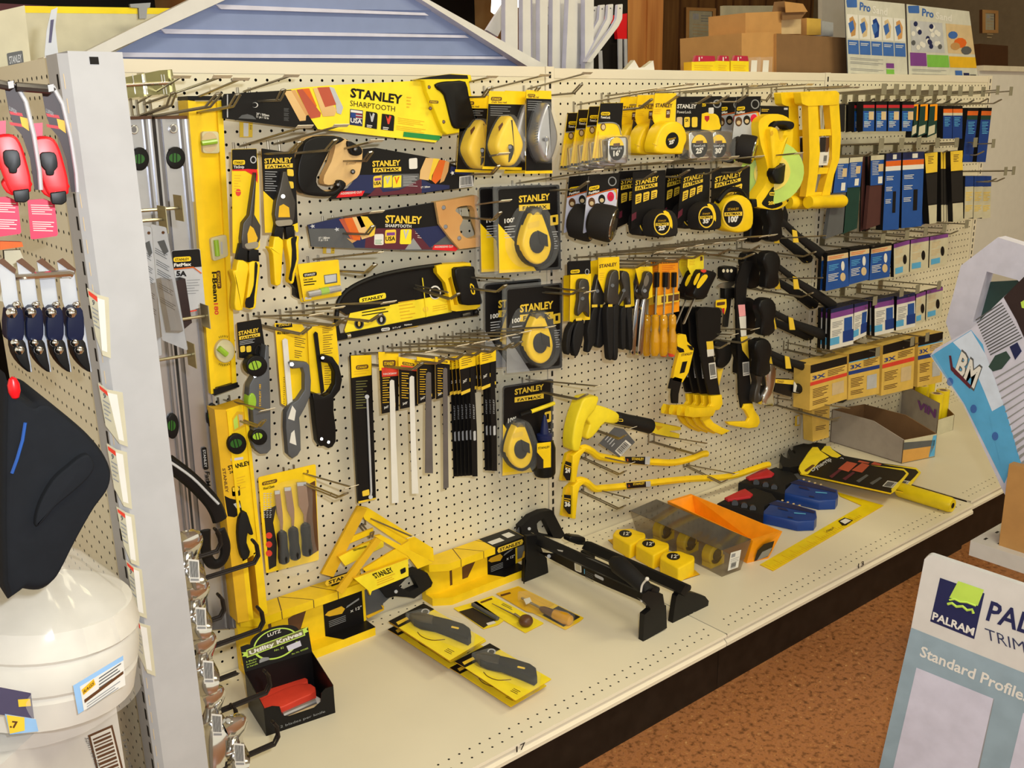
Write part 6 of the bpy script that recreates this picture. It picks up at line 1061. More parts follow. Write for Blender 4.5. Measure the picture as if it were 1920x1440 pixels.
def yframe(ph,dx,dy,yv,tube):
    pl=Y(yv);g=lambda L: [(x+dx,y+dy) for x,y in ze(L)];t=Thing('tool_holder',ph,'tool frame',org(pl,*g([(600,900)])[0]),'yellow slotted frames');b=B()
    lw=g([(480,215),(545,210),(560,560),(545,700),(520,850),(465,850),(485,700),(490,560)]);rw=g([(620,200),(685,185),(700,450),(690,600),(655,700),(625,845),(570,850),(610,700),(640,600),(640,440)])
    b.slab(lw,pl.up(.2),.9,'yel','ydk');b.slab(rw,pl.up(.2),.9,'yel','ydk');b.slab(rr(g([(430,150),(670,142),(690,160),(686,235),(480,245),(440,230)]),3),pl.up(.3),1.0,'yel','yel')
    for q in ([(545,400),(636,398),(640,440),(552,445)],[(556,655),(640,655),(610,695),(545,700)],[(520,820),(625,815),(625,850),(520,855)]): b.slab(g(q),pl.up(.1),.8,'yel','ydk')
    t.part('frame',b);b=B()
    e0,e1=g([(480,885),(715,878)]) if tube else g([(480,885),(610,885)]);b.lathe(pl.up(.3)(*e0),pl.up(.6)(*e1),[(0,.75),(.3,.85),(.33,.78),(.95,.82),(1,.7)],'yel',16);t.part('tube_grip',b);b=B()
    b.slab(g([(556,450),(640,446),(612,640),(545,640)]),pl.up(-.2),.06,'paper','gry');b.flat(g([(560,455),(600,452),(595,550),(555,552)]),pl.up(-.2),'card2',.02);b.flat(g([(600,455),(632,452),(615,550),(596,552)]),pl.up(-.2),'brn',.02);barcode(b,g([(585,570),(612,568),(606,625),(580,628)]),pl.up(-.2),.02);t.part('card',b)
yframe('yellow slotted plastic frame with a tube grip, hung beyond the long tape reel',0,0,-7.4,True);yframe('yellow slotted plastic frame partly behind the other slotted frame',-37,1,-5.6,False)
b=B();p=Y(-6.6);q=ze([(165,242),(352,246),(352,330),(165,320)]);b.slab(q,p,.05,'card','card');b.flat(ze([(320,256),(345,256),(345,270),(320,270)]),p,'gryl',.02);b.lines(ze(170,265),ze(220,266),(0,3),2,p,'ypa',.4);solo('backing_card','black backing card behind the handle of the long tape reel','card',b)
# ---------------------------------------------------------------- pliers, wrenches, screwdrivers, pry bars
def plier(name,ph,yv,card,hdr,head,handles,cuffs,G='pliers on cards',extra=None):
    pl=Y(yv);t=Thing(name,ph,'pliers',org(pl,*zi(*handles[0][len(handles[0]) // 2])),G)
    if card:
        b=B();b.slab(zi(card),pl.up(-.1),.05,'yel','ydk')
        if hdr: b.flat(zi(hdr),pl.up(-.1),'card',.02);f=quad(*zi(hdr));brandbox(b,[f(.12,.66),f(.52,.64),f(.52,.9),f(.12,.92)],pl.up(-.1),'yel','blk',r=3,lift=.04);b.flat(ell(*f(.84,.85),4,5.5,14),pl.up(-.1),'gryl',.04);b.flat(ell(*f(.84,.85),3,4.2,14),pl.up(-.1),'card',.05)
        if extra: extra(b,pl.up(-.1))
        t.part('card',b)
    b=B();b.puff(spl(zi(head),2),pl.up(.3),.55,1.6,'chrd');c=np.mean(A(zi(head)),axis=0);b.lathe(pl.up(.5)(*c),pl.up(.7)(*c),[(0,.22),(1,.18)],'gryd',12);hd=t.part('jaw',b)
    for h,cu in zip(handles,cuffs):
        b=B();b.puff(spl(zi(h),2),pl.up(.3),.7,2,'blkm')
        if cu: b.flat(zi(cu),pl.up(.6),'ypa',.08)
        t.part('handle',b)
    return t
st=lambda b,p: (b.text('STANLEY',zi(402,300),zi(560,278),zi(402,270),p,'brn',.03),b.lines(zi(405,345),zi(450,342),(0,4),4,p,'ydk',.3))
plier('diagonal_cutters','side cutters with black grips, between the slip-joint and the big lineman pliers',-6.6,[(320,240),(440,215),(440,480),(400,560),(330,480)],None,[(370,380),(390,360),(400,450),(420,500),(440,560),(420,640),(340,640),(330,560),(350,480)],[[(340,640),(375,640),(360,760),(355,880),(350,960),(320,1010),(300,1050),(275,1050),(285,960),(275,860),(300,760)],[(400,640),(460,650),(470,760),(460,860),(440,940),(425,985),(395,1015),(362,1000),(370,900),(380,760)]],[[(335,630),(385,628),(385,652),(335,655)],[(410,630),(468,628),(468,650),(412,655)]],extra=None)
plier('lineman_pliers','long black-gripped lineman pliers on a bright yellow card, reaching lowest',-7.6,[(392,208),(582,198),(584,400),(545,470),(440,520),(392,400)],None,[(480,400),(500,340),(530,318),(560,330),(566,430),(560,520),(560,620),(470,620),(460,540)],[[(455,640),(515,640),(512,800),(510,980),(508,1080),(495,1122),(472,1110),(462,980),(452,800)],[(515,640),(562,630),(556,800),(556,980),(552,1090),(538,1125),(516,1112),(512,980),(512,800)]],[[(482,628),(520,626),(520,648),(482,650)],None],extra=st)
plier('slip_joint_pliers','slip-joint pliers with black grips on a yellow card under a black header, front of two',-7.4,[(142,362),(328,345),(318,765),(262,770),(182,790),(136,782)],[(120,240),(322,228),(326,350),(118,362)],[(205,470),(215,412),(245,396),(285,405),(300,470),(295,560),(302,640),(300,740),(270,700),(240,690),(200,730),(192,680),(208,580)],[[(195,770),(245,765),(245,860),(235,950),(205,1050),(180,1092),(158,1070),(145,960),(158,860)],[(150,790),(165,800),(140,880),(130,970),(122,1060),(104,1078),(88,1040),(90,940),(110,850)]],[[(190,752),(245,748),(245,772),(192,776)],None])
b=B();p=Y(-6.0);b.slab(zi([(82,370),(140,360),(130,775),(80,780)]),p,.05,'yel','ydk');b.flat(zi([(112,250),(140,248),(140,362),(112,365)]),p,'card',.02);solo('spare_card','yellow and black plier card tucked behind the slip-joint pliers','card',b)
plier('groove_joint_pliers','groove-joint pliers with a stepped head on a cut-out yellow card',-6.8,[(548,300),(700,292),(718,640),(640,660),(632,680),(545,690),(540,620),(572,560),(545,500)],None,[(590,340),(620,325),(655,350),(668,440),(672,560),(672,640),(640,640),(630,560),(560,650),(560,610),(610,500),(590,420)],[[(582,660),(628,655),(624,780),(622,900),(622,1000),(612,1028),(590,1025),(584,940),(580,800)],[(632,655),(682,645),(680,760),(690,880),(685,1000),(678,1035),(655,1030),(650,940),(640,800)]],[None,[(632,632),(685,628),(685,650),(634,655)]])
b=B();p=Y(-5.9);t=Thing('end_nippers','dark plier head on a yellow card behind the adjustable wrenches','pliers',org(p,*zi(740,640)),'pliers on cards');b.slab(zi([(695,300),(760,296),(770,480),(720,480)]),p,.05,'yel','ydk');t.part('card',b);b=B();b.puff(spl(zi([(690,470),(720,440),(760,520),(770,580),(740,660),(690,660)]),2),p.up(.3),.6,1.5,'blk');t.part('jaw',b)
for ph,yv,dx,dy in (('adjustable wrench with a rounded chrome head on an orange card, front one',-7.8,0,0),('adjustable wrench tucked behind the front adjustable wrench',-6.2,-13,0)):
    pl=Y(yv);g=lambda L: [(x+dx,y+dy) for x,y in zi(L)];t=Thing('adjustable_wrench',ph,'wrench',org(pl,*g([(760,1080)])[0]),'adjustable wrenches');b=B()
    if dx==0: b.slab(g([(722,290),(880,285),(880,560),(835,580),(770,480)]),pl.up(-.1),.05,'yel','ydk');b.lines(g([(780,320)])[0],g([(850,322)])[0],(0,4),4,pl.up(-.1),'ydk',.3);t.part('card',b);b=B()
    b.puff(spl(g([(800,400),(810,345),(840,330),(866,355),(868,420),(850,470),(835,520),(830,570),(790,572),(765,520),(775,470)]),2),pl.up(.3),.6,1.8,'chrd');b.flat(ell(*g([(825,415)])[0],4.5,11,16,.2),pl.up(.6),'steel',.03);b.lathe(pl.up(.5)(*g([(812,505)])[0]),pl.up(.75)(*g([(812,505)])[0]),[(0,.25),(1,.2)],'chrd',12);t.part('head',b)
    b=B();b.puff(rr(g([(792,570),(818,570),(785,1060),(770,1088),(745,1085),(738,1060),(762,740)]),4),pl.up(.3),.4,1.4,'chrome');b.flat(ell(*g([(764,1062)])[0],1.8,2.6,10),pl.up(.5),'blk',.02);t.part('shaft',b)
# amber screwdriver packs
def sd_pack(ph,dx,yv):
    pl=Y(yv);g=lambda L: [(x+dx,y) for x,y in zi(L)];t=Thing('screwdriver_pack',ph,'screwdrivers',org(pl,*g([(1000,1085)])[0]),'amber screwdriver packs');b=B();b.slab(g([(940,232),(1112,226),(1112,400),(1105,500),(1124,514),(1120,690),(930,728),(918,700),(925,540)]),pl,.06,'org','ydk');b.flat(g([(950,236),(1110,228),(1110,252),(952,262)]),pl,'brn',.02);b.text('STANLEY',*g([(962,258),(1092,246)]),3.6,pl,'org',.02,.03);b.lines(*g([(965,280),(1085,272)]),(0,3.4),4,pl,'orgd',.3);b.flat(rr(g([(1005,340),(1038,338),(1036,490),(1004,494)]),3),pl,'brn',.02)
    b.flat(g([(925,548),(1124,516),(1120,600),(922,636)]),pl,'ypa',.3);[b.flat(g([(x,556-i*9),(x+44,550-i*9),(x+42,606-i*9),(x,614-i*9)]),pl,'brn',.32) for i,x in enumerate((962,1022,1076))];t.part('card',b)
    for k,x in enumerate((905,980,1060)):
        b=B();P0,P1=pl.up(.5)(*g([(x,718)])[0]),pl.up(.6)(*g([(x-6,1088)])[0]);b.lathe(P0,P1,[(0,.25),(.05,.42),(.25,.44),(.38,.36),(.5,.5),(.6,.56),(.9,.55),(1,.35)],'amber',14);hd=t.part('handle',b);b=B();b.tube([pl.up(.25)(*g([(x+15,340)])[0]),pl.up(.25)(*g([(x+12,470)])[0])],.3,'blk',8);b.tube([pl.up(.2)(*g([(x+10,470)])[0]),P0],.11,'steel',8);t.part('blade',b,hd)
    b=B();b.lathe(pl.up(.6)(*g([(1052,1060)])[0]),pl.up(.6)(*g([(1052,1092)])[0]),[(0,.45),(1,.36)],'redt',12);t.part('end_cap',b)
sd_pack('amber-handled screwdriver pack on an orange card, hung against the pegboard',-15,-4.6);sd_pack('amber-handled screwdriver pack on an orange card, the front one',0,-6.4)
# carded screwdrivers with tri-colour grips
def sd_card(ph,dx,dy,yv,tip):
    pl=Y(yv);g=lambda L: [(x+dx,y+dy) for x,y in zi(L)];t=Thing('screwdriver',ph,'screwdriver',org(pl,*g([(1280,560)])[0]),'carded yellow screwdrivers');b=B();b.slab(g([(1198,200),(1340,185),(1342,300),(1270,395),(1240,385),(1195,290)]),pl,.05,'ylt','ydk');b.lines(*g([(1212,240),(1262,236)]),(0,3),3,pl,'ydk',.3);b.flat(g([(1310,196),(1332,194),(1332,232),(1310,236)]),pl,'brn',.02);t.part('card',b)
    b=B();b.puff(spl(g([(1310,318),(1380,322),(1424,345),(1405,400),(1370,470),(1330,560),(1290,575),(1230,570),(1215,520),(1250,440),(1280,370)]),2),pl.up(.7),1.3,3,'blk');b.flat(spl(g([(1252,420),(1280,360),(1308,345),(1300,390),(1268,450),(1252,450)]),2),pl.up(1.35),'yel',.03);b.flat(spl(g([(1290,430),(1330,370),(1365,358),(1378,380),(1345,430),(1300,480),(1278,475)]),2),pl.up(1.35),'yel',.03);b.flat(spl(g([(1312,322),(1352,312),(1365,330),(1340,344)]),2),pl.up(1.35),tip,.03);t.part('handle',b)
    b=B();b.tube([pl.up(.7)(*g([(1265,565)])[0]),pl.up(.7)(*g([(1165,800)])[0])],.1,'steel',8);t.part('blade',b)
sd_card('carded screwdriver with a blue-tipped yellow and black grip, hindmost',-2,1,-4.2,'blu');sd_card('carded screwdriver with a yellow and black grip, middle of three',-16,2,-5.0,'card');sd_card('carded screwdriver with a red-tipped yellow and black grip, front one',0,0,-6.4,'redt')
# black caddy-shaped chisel with grey tip and dark shafts
pl=Y(-4);t=Thing('ripping_chisel','black-headed ripping chisel with a grey blade, between the screwdrivers and the single pry bar','chisel',org(pl,*zi(1540,830)));b=B();b.puff(rr(zi([(1496,292),(1560,278),(1618,290),(1616,390),(1600,420),(1530,418),(1496,390)]),4),pl,1.0,2,'blk')
for x in (1520,1556,1590): b.flat(ell(*zi(x,325),2.6,3.4,12),pl.up(.5),'peg',.02)
t.part('head',b);b=B();b.slab(spl(zi([(1465,468),(1500,440),(1560,428),(1618,418),(1612,455),(1560,480),(1510,482)]),2),pl.up(.2),.15,'steel','steel');t.part('grey_blade',b);b=B();b.puff(zi([(1512,482),(1608,474),(1605,570),(1512,575)]),pl,.8,1.5,'blk');b.slab(zi([(1548,572),(1592,568),(1560,830),(1528,832)]),pl,.35,'rubr','chrd');t.part('shaft',b)
# flat pry bars
def pry(ph,pts_body,pts_claw,yv,stickers,curl,G):
    pl=Y(yv);t=Thing('pry_bar',ph,'pry bar',org(pl,*pts_claw[len(pts_claw) // 2]),G);b=B();b.slab(pts_body,pl,.28,'blk','blk')
    for q,k in stickers:
        if k=='bar': barcode(b,q,pl,.02)
        else: b.flat(q,pl,k,.02)
    bd=t.part('shank',b);b=B();b.puff(pts_claw,pl.up(.05),.4,1.2,'yel')
    if curl: b.tube([Y(v)(x,y) for x,y,v in curl],.32,'yel',6,flat=2.0,upv=(0,1,0))
    t.part('claw',b,bd,'yellow claw end');return t
pl=Y(-5.5);t=pry('flat black pry bar with a yellow claw and barcode labels, front one of four',zi([(1282,690),(1300,668),(1360,650),(1480,660),(1500,690),(1490,900),(1420,950),(1400,960),(1440,1150),(1490,1440),(1392,1440),(1340,1200),(1300,960),(1296,900)]),zm([(1372,195),(1470,182),(1478,260),(1450,310),(1400,320),(1370,380),(1400,420),(1470,460),(1545,490),(1470,526),(1400,500),(1330,450),(1300,400),(1310,340),(1350,300),(1378,260)]),-6.0,
    [(zi([(1365,962),(1425,958),(1432,1030),(1372,1035)]),'ypa'),(zi([(1370,1035),(1432,1030),(1436,1090),(1376,1100)]),'paper'),(zi([(1386,1158),(1446,1148),(1460,1290),(1400,1302)]),'bar')],[(*zm(1400,322),-6.3),(*zm(1330,330),-7.0),(*zm(1230,335),-7.6),(*zm(1180,325),-7.8)],'flat black pry bars')
grp_copies(t,3,(-.15,1.05,-.1),['flat black pry bar with a yellow claw, second of four','flat black pry bar with a yellow claw, third of four','flat black pry bar with a yellow claw, hindmost of four'],'flat black pry bars')
b=B();b.puff(spl(zi([(1440,960),(1520,950),(1575,1000),(1586,1080),(1560,1150),(1500,1200),(1455,1180),(1462,1100),(1440,1020)]),3),Y(-4.2),.5,2,'blk');b.slab(zi([(1465,1210),(1518,1205),(1478,1360)]),Y(-4),.1,'ypa');solo('claw_bar','curved black bar with a yellow tag behind the flat pry bars','pry bar',b,'flat black pry bars')
b=B();p=Y(-4.6);q=zi([(1452,590),(1545,580),(1548,650),(1528,720),(1500,660),(1450,650)]);b.slab(q,p,.05,'yel','ydk');b.flat(rr(zi([(1460,610),(1535,602),(1532,630),(1460,640)]),2),p,'brn',.02);b.flat(zi([(1505,665),(1530,660),(1528,715),(1510,700)]),p,'redd',.02);solo('hang_tag','small orange-yellow hang tag above the flat pry bars','tag',b)
pl=Y(-5.2);pry('single black pry bar with pink and white price stickers and a yellow claw',zi([(1690,255),(1720,240),(1786,238),(1770,310),(1735,400),(1725,560),(1715,640),(1722,900),(1742,1120),(1782,1520),(1682,1560),(1664,1440),(1650,1100),(1640,800),(1632,500),(1640,400),(1668,330)]),zm([(1665,262),(1735,256),(1750,310),(1790,370),(1798,420),(1775,460),(1700,470),(1600,455),(1530,440),(1510,415),(1600,412),(1690,410),(1705,380),(1672,320),(1650,300)]),-5.2,
    [(zi([(1650,632),(1712,628),(1720,730),(1662,738)]),'pink2'),(zi([(1660,740),(1722,732),(1726,910),(1678,918)]),'paper'),(zi([(1672,922),(1735,912),(1748,1118),(1690,1040)]),'ypa'),(zi([(1690,1150),(1750,1142),(1754,1262),(1696,1272)]),'bar')],None,'single pry bars')
# yellow snap-off knife hanging low
pl=Y(-5.8);t=Thing('snap_off_knife','yellow snap-off knife with a black window and black tip, hung upright','knife',org(pl,*zi(1090,1440)));b=B();b.slab(zi([(1120,1060),(1250,1045),(1205,1240),(1150,1330),(1062,1310),(1082,1200)]),pl,.4,'yel','ydk');b.slab(spl(zi([(1105,905),(1180,900),(1192,960),(1230,1000),(1250,1045),(1120,1062),(1108,1000)]),2),pl.up(-.05),.4,'yel','ydk');b.flat(zi([(1098,1002),(1160,1030),(1168,1058),(1125,1062),(1100,1030)]),pl,'blk',.02);b.flat(zi([(1190,990),(1240,1005),(1250,1040),(1222,1035)]),pl,'blk',.02);b.text('STANLEY',zi(1140,1094),zi(1240,1078),zi(1142,1072),pl,'brn',.02);b.flat(zi([(1150,1145),(1195,1138),(1168,1240),(1125,1250)]),pl,'blk',.02);t.part('body',b);b=B();b.slab(zm([(1050,50),(1075,30),(1140,48),(1120,130),(1108,180),(1105,258),(1058,258),(1052,190),(1058,132),(1030,132)]),pl,.3,'blk','blk');t.part('tip',b)
# demolition bar and gooseneck bars
pl=Y(-2.6);t=Thing('demolition_bar','bright yellow demolition hammer bar with a black grip and forked end','demolition bar',org(pl,*zm(300,640)));b=B()
b.puff(spl(zm([(265,200),(380,188),(372,250),(352,300),(300,360),(280,390),(262,440),(240,560),(215,650),(162,640),(162,520),(190,380),(225,280)]),2),pl.up(.6),1.6,3,'ylt');b.puff(spl(zm([(270,300),(372,268),(440,278),(520,310),(570,345),(572,400),(530,422),(440,425),(400,470),(345,535),(300,555),(288,520),(320,430),(290,390)]),2),pl.up(.3),1.2,3,'ylt');hd=t.part('head',b)
b=B();P0,P1=pl.up(.4)(*zm(566,385)),pl.up(.5)(*zm(868,455));b.lathe(P0,P1,[(0,.62),(.03,.8),(.3,.78),(.7,.85),(.97,.88),(1,.7)],'blkm',16);b.flat(rr(zm([(585,388),(632,390),(634,416),(588,412)]),3),pl.up(1.25),'ypa',.03);b.flat(rr(zm([(592,394),(626,395),(627,409),(594,407)]),2),pl.up(1.25),'blk',.05);t.part('grip',b)
b=B();b.slab(zm([(868,412),(960,428),(1060,450),(1130,462),(1125,486),(1040,492),(1030,500),(1118,520),(1112,555),(1030,545),(920,520),(866,500)]),pl.up(.4),.8,'ylt','ydk');b.flat(zm([(905,445),(975,458),(930,490)]),pl.up(.4),'ydk',.02);t.part('forked_end',b)
b=B();q=zm([(428,600),(560,462),(640,478),(735,590),(600,720)]);p=pl.up(1.1);b.slab(q,p,.04,'slate','gryd');barcode(b,zm([(562,665),(655,570),(705,612),(612,710)]),p,.02);b.lines(zm(475,570),zm(520,520),(4,4),4,p,'gryl',.3);t.part('hang_tag',b)
def goose(ph,yv,bar,hook_pts,lab,num,lpos,top):
    pl=Y(yv);t=Thing('gooseneck_bar',ph,'pry bar',org(pl,*hook_pts[-1][0]),'yellow gooseneck bars');b=B();b.tube([pl.up(.4)(*q) for q in spl(bar,4,False)],.42,'yel',8)
    e=bar[-1];p_=bar[-2];b.slab([(p_[0],p_[1]-5),(e[0],e[1]-2),(e[0]-1,e[1]+3),(p_[0],p_[1]+7)],pl.up(.5),.3,'yel');t.part('bar',b)
    b=B();b.puff(hook_pts[0],pl.up(.5),.9,1.4,'yel');b.slab(hook_pts[1],pl.up(.3),.4,'ydk','yel');b.slab(lab,pl.up(.75),.05,'card','card');b.lines(((lab[0][0]+lab[-1][0])/2,lab[0][1]+6),(lab[1][0]-1,lab[1][1]+7),(0,4),2,pl.up(.75),'ydk',.4);b.text(num,lpos[0],lpos[1],8,pl.up(.75),'paper',.05);t.part('hooked_end',b,None,'hooked end with a black size label')
    b=B();f=quad(*top);b.slab(top,pl.up(.9),.05,'card','paper');b.text('STANLEY',f(.3,.5),f(.85,.45),f(.3,.12),pl.up(.9),'ypa',.03);b.text('2',f(.05,.7),f(.15,.68),f(.05,.35),pl.up(.9),'orgd',.02);b.flat(qrect(f,.9,0,1.12,.95),pl.up(.9),'gryl',.01);t.part('label',b)
goose('shorter yellow gooseneck bar with a black label saying 24, the upper one',-3.0,zm([(260,655),(300,640),(360,665),(420,710),(560,735),(650,745),(900,760),(1060,765),(1200,735),(1300,695),(1348,688)]),(zm([(178,700),(225,660),(262,636),(300,636),(275,670),(248,700),(225,800),(205,930),(170,925)]),zm([(150,690),(200,665),(205,760),(170,920),(105,918),(125,800)])),zm([(143,752),(196,770),(178,918),(150,918),(122,870),(128,800)]),'24',(zm(136,850),zm(178,850)),zm([(648,715),(842,715),(838,785),(655,765)]))
goose('longer yellow gooseneck bar with a black label saying 36, the lower one',-3.0,zm([(220,930),(260,915),(320,935),(380,985),(450,985),(660,965),(900,935),(1200,905),(1450,895),(1600,870),(1720,830),(1840,790),(1880,782)]),(zm([(180,960),(225,920),(262,905),(290,925),(245,960),(228,1010),(215,1120),(205,1240),(172,1235)]),zm([(140,990),(190,940),(200,1040),(175,1235),(108,1222),(125,1100)])),zm([(128,1040),(186,1045),(184,1208),(165,1205),(126,1150)]),'36',(zm(132,1140),zm(180,1140)),zm([(660,940),(845,925),(848,975),(668,988)]))
# ---------------------------------------------------------------- sandpaper bay: grey plate hooks and blue packs
def plate_hook(phrase,t_px,L,group,y0=0.0,psz=(1.1,1.3),dz=-.6,w_=1):
    """Scanner hook placed by its plate pixel at depth y0-L."""
    T=Y(y0-L)(*t_px);X=T[0];t=Thing('plate_hook','grey plate-tipped peg hook '+phrase,'hook',(X,y0,T[2]),group);b=B()
    b.bbox((X-.6,y0-.12,T[2]-1.1+dz),(X+.6,y0-.03,T[2]+.3+dz),'zinc');t.part('hook_base',b);b=B();b.tube([(X,y0-.1,T[2]+dz*.6),tuple(T)],.085,'wire',6);t.part('label_wire',b)
    b=B();b.box(T+A((0,-.05,0)),(psz[0],.06,psz[1]),'plate');t.part('label_plate',b)
    b=B();z=T[2]-1.1+dz
    for sx in (-.15,.15): b.tube([(X+sx,y0-.1,z),(X+sx,y0-L+2.2,z+.1),(X+sx,y0-L+1.2,z+.6)],.085,'wire',6)
    b.tube([(X-.15,y0-L+1.2,z+.6),(X+.15,y0-L+1.2,z+.6)],.085,'wire',6);t.part('product_wire',b)

for k,x in enumerate((1657,1680,1702,1722,1745,1763,1780,1800,1820,1843)): plate_hook('in the top row above the blue sandpaper packs',(x,167+k*.55),9,'top row of plate hooks')
for k,x in enumerate((1652,1690,1722,1757,1793,1828)): plate_hook('in the second row, over the tall blue packs',(x,269-k*.4),9,'second row of plate hooks')
for k,(x,y) in enumerate(((1655,447),(1700,440),(1735,434),(1770,428),(1812,420))): plate_hook('in the third row, over the small square packs',(x,y),9,'third row of plate hooks',psz=(1.0,1.2))
for k,(x,y) in enumerate(((1640,564),(1690,548),(1720,542),(1760,535))): plate_hook('in the fourth row, above the white sanding packs',(x,y),9,'fourth row of plate hooks',psz=(1.0,1.2))
for k,(x,y) in enumerate(((1645,660),(1710,640),(1738,632))): plate_hook('in the lowest row, over the big yellow boxes',(x,y),9,'lowest row of plate hooks',psz=(1.0,1.3))
for k,(x,y) in enumerate(((1870,169),(1895,171),(1862,269),(1885,321),(1900,320))):
    plate_hook('sticking out past the end of the sandpaper bay',(x,y),9,'plate hooks past the bay end',y0=-2.0,psz=(.9,1.2))
def pack(name,ph,cat,q,y,d,group,face,parts,n=1,sp=.9,hind=None,side='blk'):
    pl=Y(y);f=quad(*q);t=Thing(name,ph,cat,org(pl,*f(.5,1)),group);b=B();b.slab(q,pl,d,face,side);t.part('wrapper',b)
    b=B()
    for (u0,v0,u1,v1,k) in parts:
        if k.startswith('~'): b.lines(f(u0,v0),f(u1,v0),(0,3.0),int(v1),pl,k[1:],.4,lift=.03)
        elif k.startswith('@'): b.flat(ell(f(u0,v0)[0],f(u0,v0)[1],u1,v1,18),pl,k[1:],.035)
        elif k.startswith('T'): s_,kk=k[1:].split('|');b.text(s_,f(u0,v0),f(u1,v0),v1,pl,kk,.03,.04)
        else: b.flat(qrect(f,u0,v0,u1,v1),pl,k,.02)
    if parts: t.part('printed_front',b)
    for k in range(1,n): copy_thing(t.o,(0,sp*k,-.02*k),hind,group)
    return t
def xs(x0,x1,y0,y1,sl=0): return [(x0,y0),(x1,y0-sl),(x1-1,y1-sl),(x0-1,y1)]
G='blue sanding sponge packs, top row'
blue=[(0,0,1,.12,'blk'),(0,.12,1,.22,'redd'),(0,.22,1,.32,'grnd'),(.5,.34,.95,.62,'tan'),(.1,.4,.5,7,'~sky'),(.08,.68,.7,4,'~paper')]
for k,(x0,x1) in enumerate(((1619,1640),(1643,1663),(1666,1687),(1692,1714))): pack('sponge_pack','small blue and red sanding sponge pack in the top row, %s'%('nearest the yellow slotted holders','next to the first one','third along the row','next to the orange-edged packs')[k],'sandpaper',xs(x0,x1,190,246),-8,.9,G,'blu',blue,n=2,sp=1.2,hind='small blue sanding sponge pack tucked behind another in the top row')
for k,(x0,x1) in enumerate(((1714,1722),(1726,1740),(1744,1758))): pack('shaped_pad','teal sanding pad with a pointed foot and orange edge, %s'%('beside the red-topped packs','in the middle of three','beside the taller packs')[k],'sandpaper',[(x0,196),(x1,195),(x1-2,250),(x0-6,258)],-8,.8,'teal shaped sanding pads','grnd',[(.7,0,1,.55,'org'),(0,0,1,.06,'org'),(.1,.68,.8,.95,'certp')])
for k,(x0,x1) in enumerate(((1769,1786),(1787,1805))): pack('sponge_pack','tall blue pack with an orange band, %s'%('beside the teal pads','second along from the teal pads')[k],'sandpaper',xs(x0,x1,198,260),-8,.9,'tall blue packs, top row','blud',[(0,0,1,.1,'blk'),(0,.1,1,.22,'orgd'),(0,.22,1,.3,'certp'),(.15,.36,.8,6,'~sky')])
for k,(x0,x1) in enumerate(((1815,1835),(1841,1860))): pack('sanding_block','long blue pack hanging at the far end of the top row, %s'%('the nearer','the farther')[k],'sandpaper',[(x0,202),(x1,202),(x1-12,304),(x0-10,304)],-8,.9,'long blue packs, far end','blud',[(0,0,1,.06,'blk'),(0,.06,1,.14,'orgd'),(0,.14,1,.22,'grnd'),(.15,.26,.8,8,'~sky')])
for k,x0 in enumerate((1575,1588,1600,1611)): pack('sanding_sheet','dark sanding sheet edge-on in the top row beside the yellow tool holders','sandpaper',[(x0,196),(x0+10,194),(x0+9,246),(x0-1,248)],-6+k*.6,.15,'dark sheets, top row','rubr',[])
# second row
tall=[(0,0,1,.16,'certp'),(.1,.2,.6,9,'~gryl'),(.55,.3,.9,.55,'tan'),(.55,.72,.85,.95,'paper')]
for k,(c,m,ph) in enumerate((([(1570,297),(1592,296),(1588,360),(1562,362)],'gryd','grey'),([(1594,296),(1618,294),(1613,350),(1588,352)],'grnd','dark green'),([(1633,292),(1660,290),(1658,346),(1632,348)],'brd','maroon'))):
    pl=Y(-7.5);t=Thing('scouring_pad',ph+' scouring pad hanging below a blue header card','pad',org(pl,*c[3]),'hanging scouring pads');b=B();f=quad(*c);b.slab(c,pl,.2,'blu','blk')
    for (u0,v0,u1,v1,kk) in tall: b.lines(f(u0,v0),f(u1,v0),(0,3),int(v1),pl,kk[1:],.4) if kk[0]=='~' else b.flat(qrect(f,u0,v0,u1,v1),pl,kk,.02)
    t.part('header_card',b);b=B();w0=c[3];w1=c[2];b.slab([(w0[0]-1,w0[1]),(w1[0],w1[1]),(w1[0]-6,436-k*8),(w0[0]-14 if k==0 else w0[0]-8,448-k*9)],pl.up(-.1),.5,m,m);t.part('pad',b)
for k,x0 in enumerate((1617,1622,1627)): pack('scouring_pad','thin dark red pad edge-on between the green and maroon pads','pad',[(x0,294),(x0+5,293),(x0+4,430),(x0-4,434)],-6.5+.6*k,.2,'thin red pads edge-on','brd' if k != 1 else 'blk',[])
lb=[(0,0,1,.09,'navy'),(.45,.02,.7,.08,'paper'),(0,.1,1,.17,'orgd'),(0,.17,1,.23,'paper'),(.08,.3,.55,3,'~paper'),(.08,.44,.5,3,'~paper'),(.55,.5,.75,.78,'blk'),(.08,.6,.45,3,'~paper')]
pack('sanding_belt_pack','tall bright blue pack with an orange band, nearer of two','sandpaper',[(1662,288),(1690,286),(1685,430),(1655,432)],-7.8,1.0,'tall bright blue packs','blu',lb);pack('sanding_belt_pack','tall bright blue pack with an orange band, farther of two','sandpaper',[(1693,286),(1733,284),(1728,424),(1690,428)],-7.8,1.0,'tall bright blue packs','blu',lb);pack('sanding_belt_pack','narrow blue pack beside the yellow and black packs','sandpaper',[(1733,318),(1748,316),(1746,416),(1728,422)],-7,1.0,'tall bright blue packs','blud',[(.2,.2,.7,14,'~sky')])
yb=[(0,0,1,.28,'ypa'),(.25,.05,.7,5,'~brn'),(0,.3,1,.72,'rubr'),(.05,.74,1,1,'certp')]
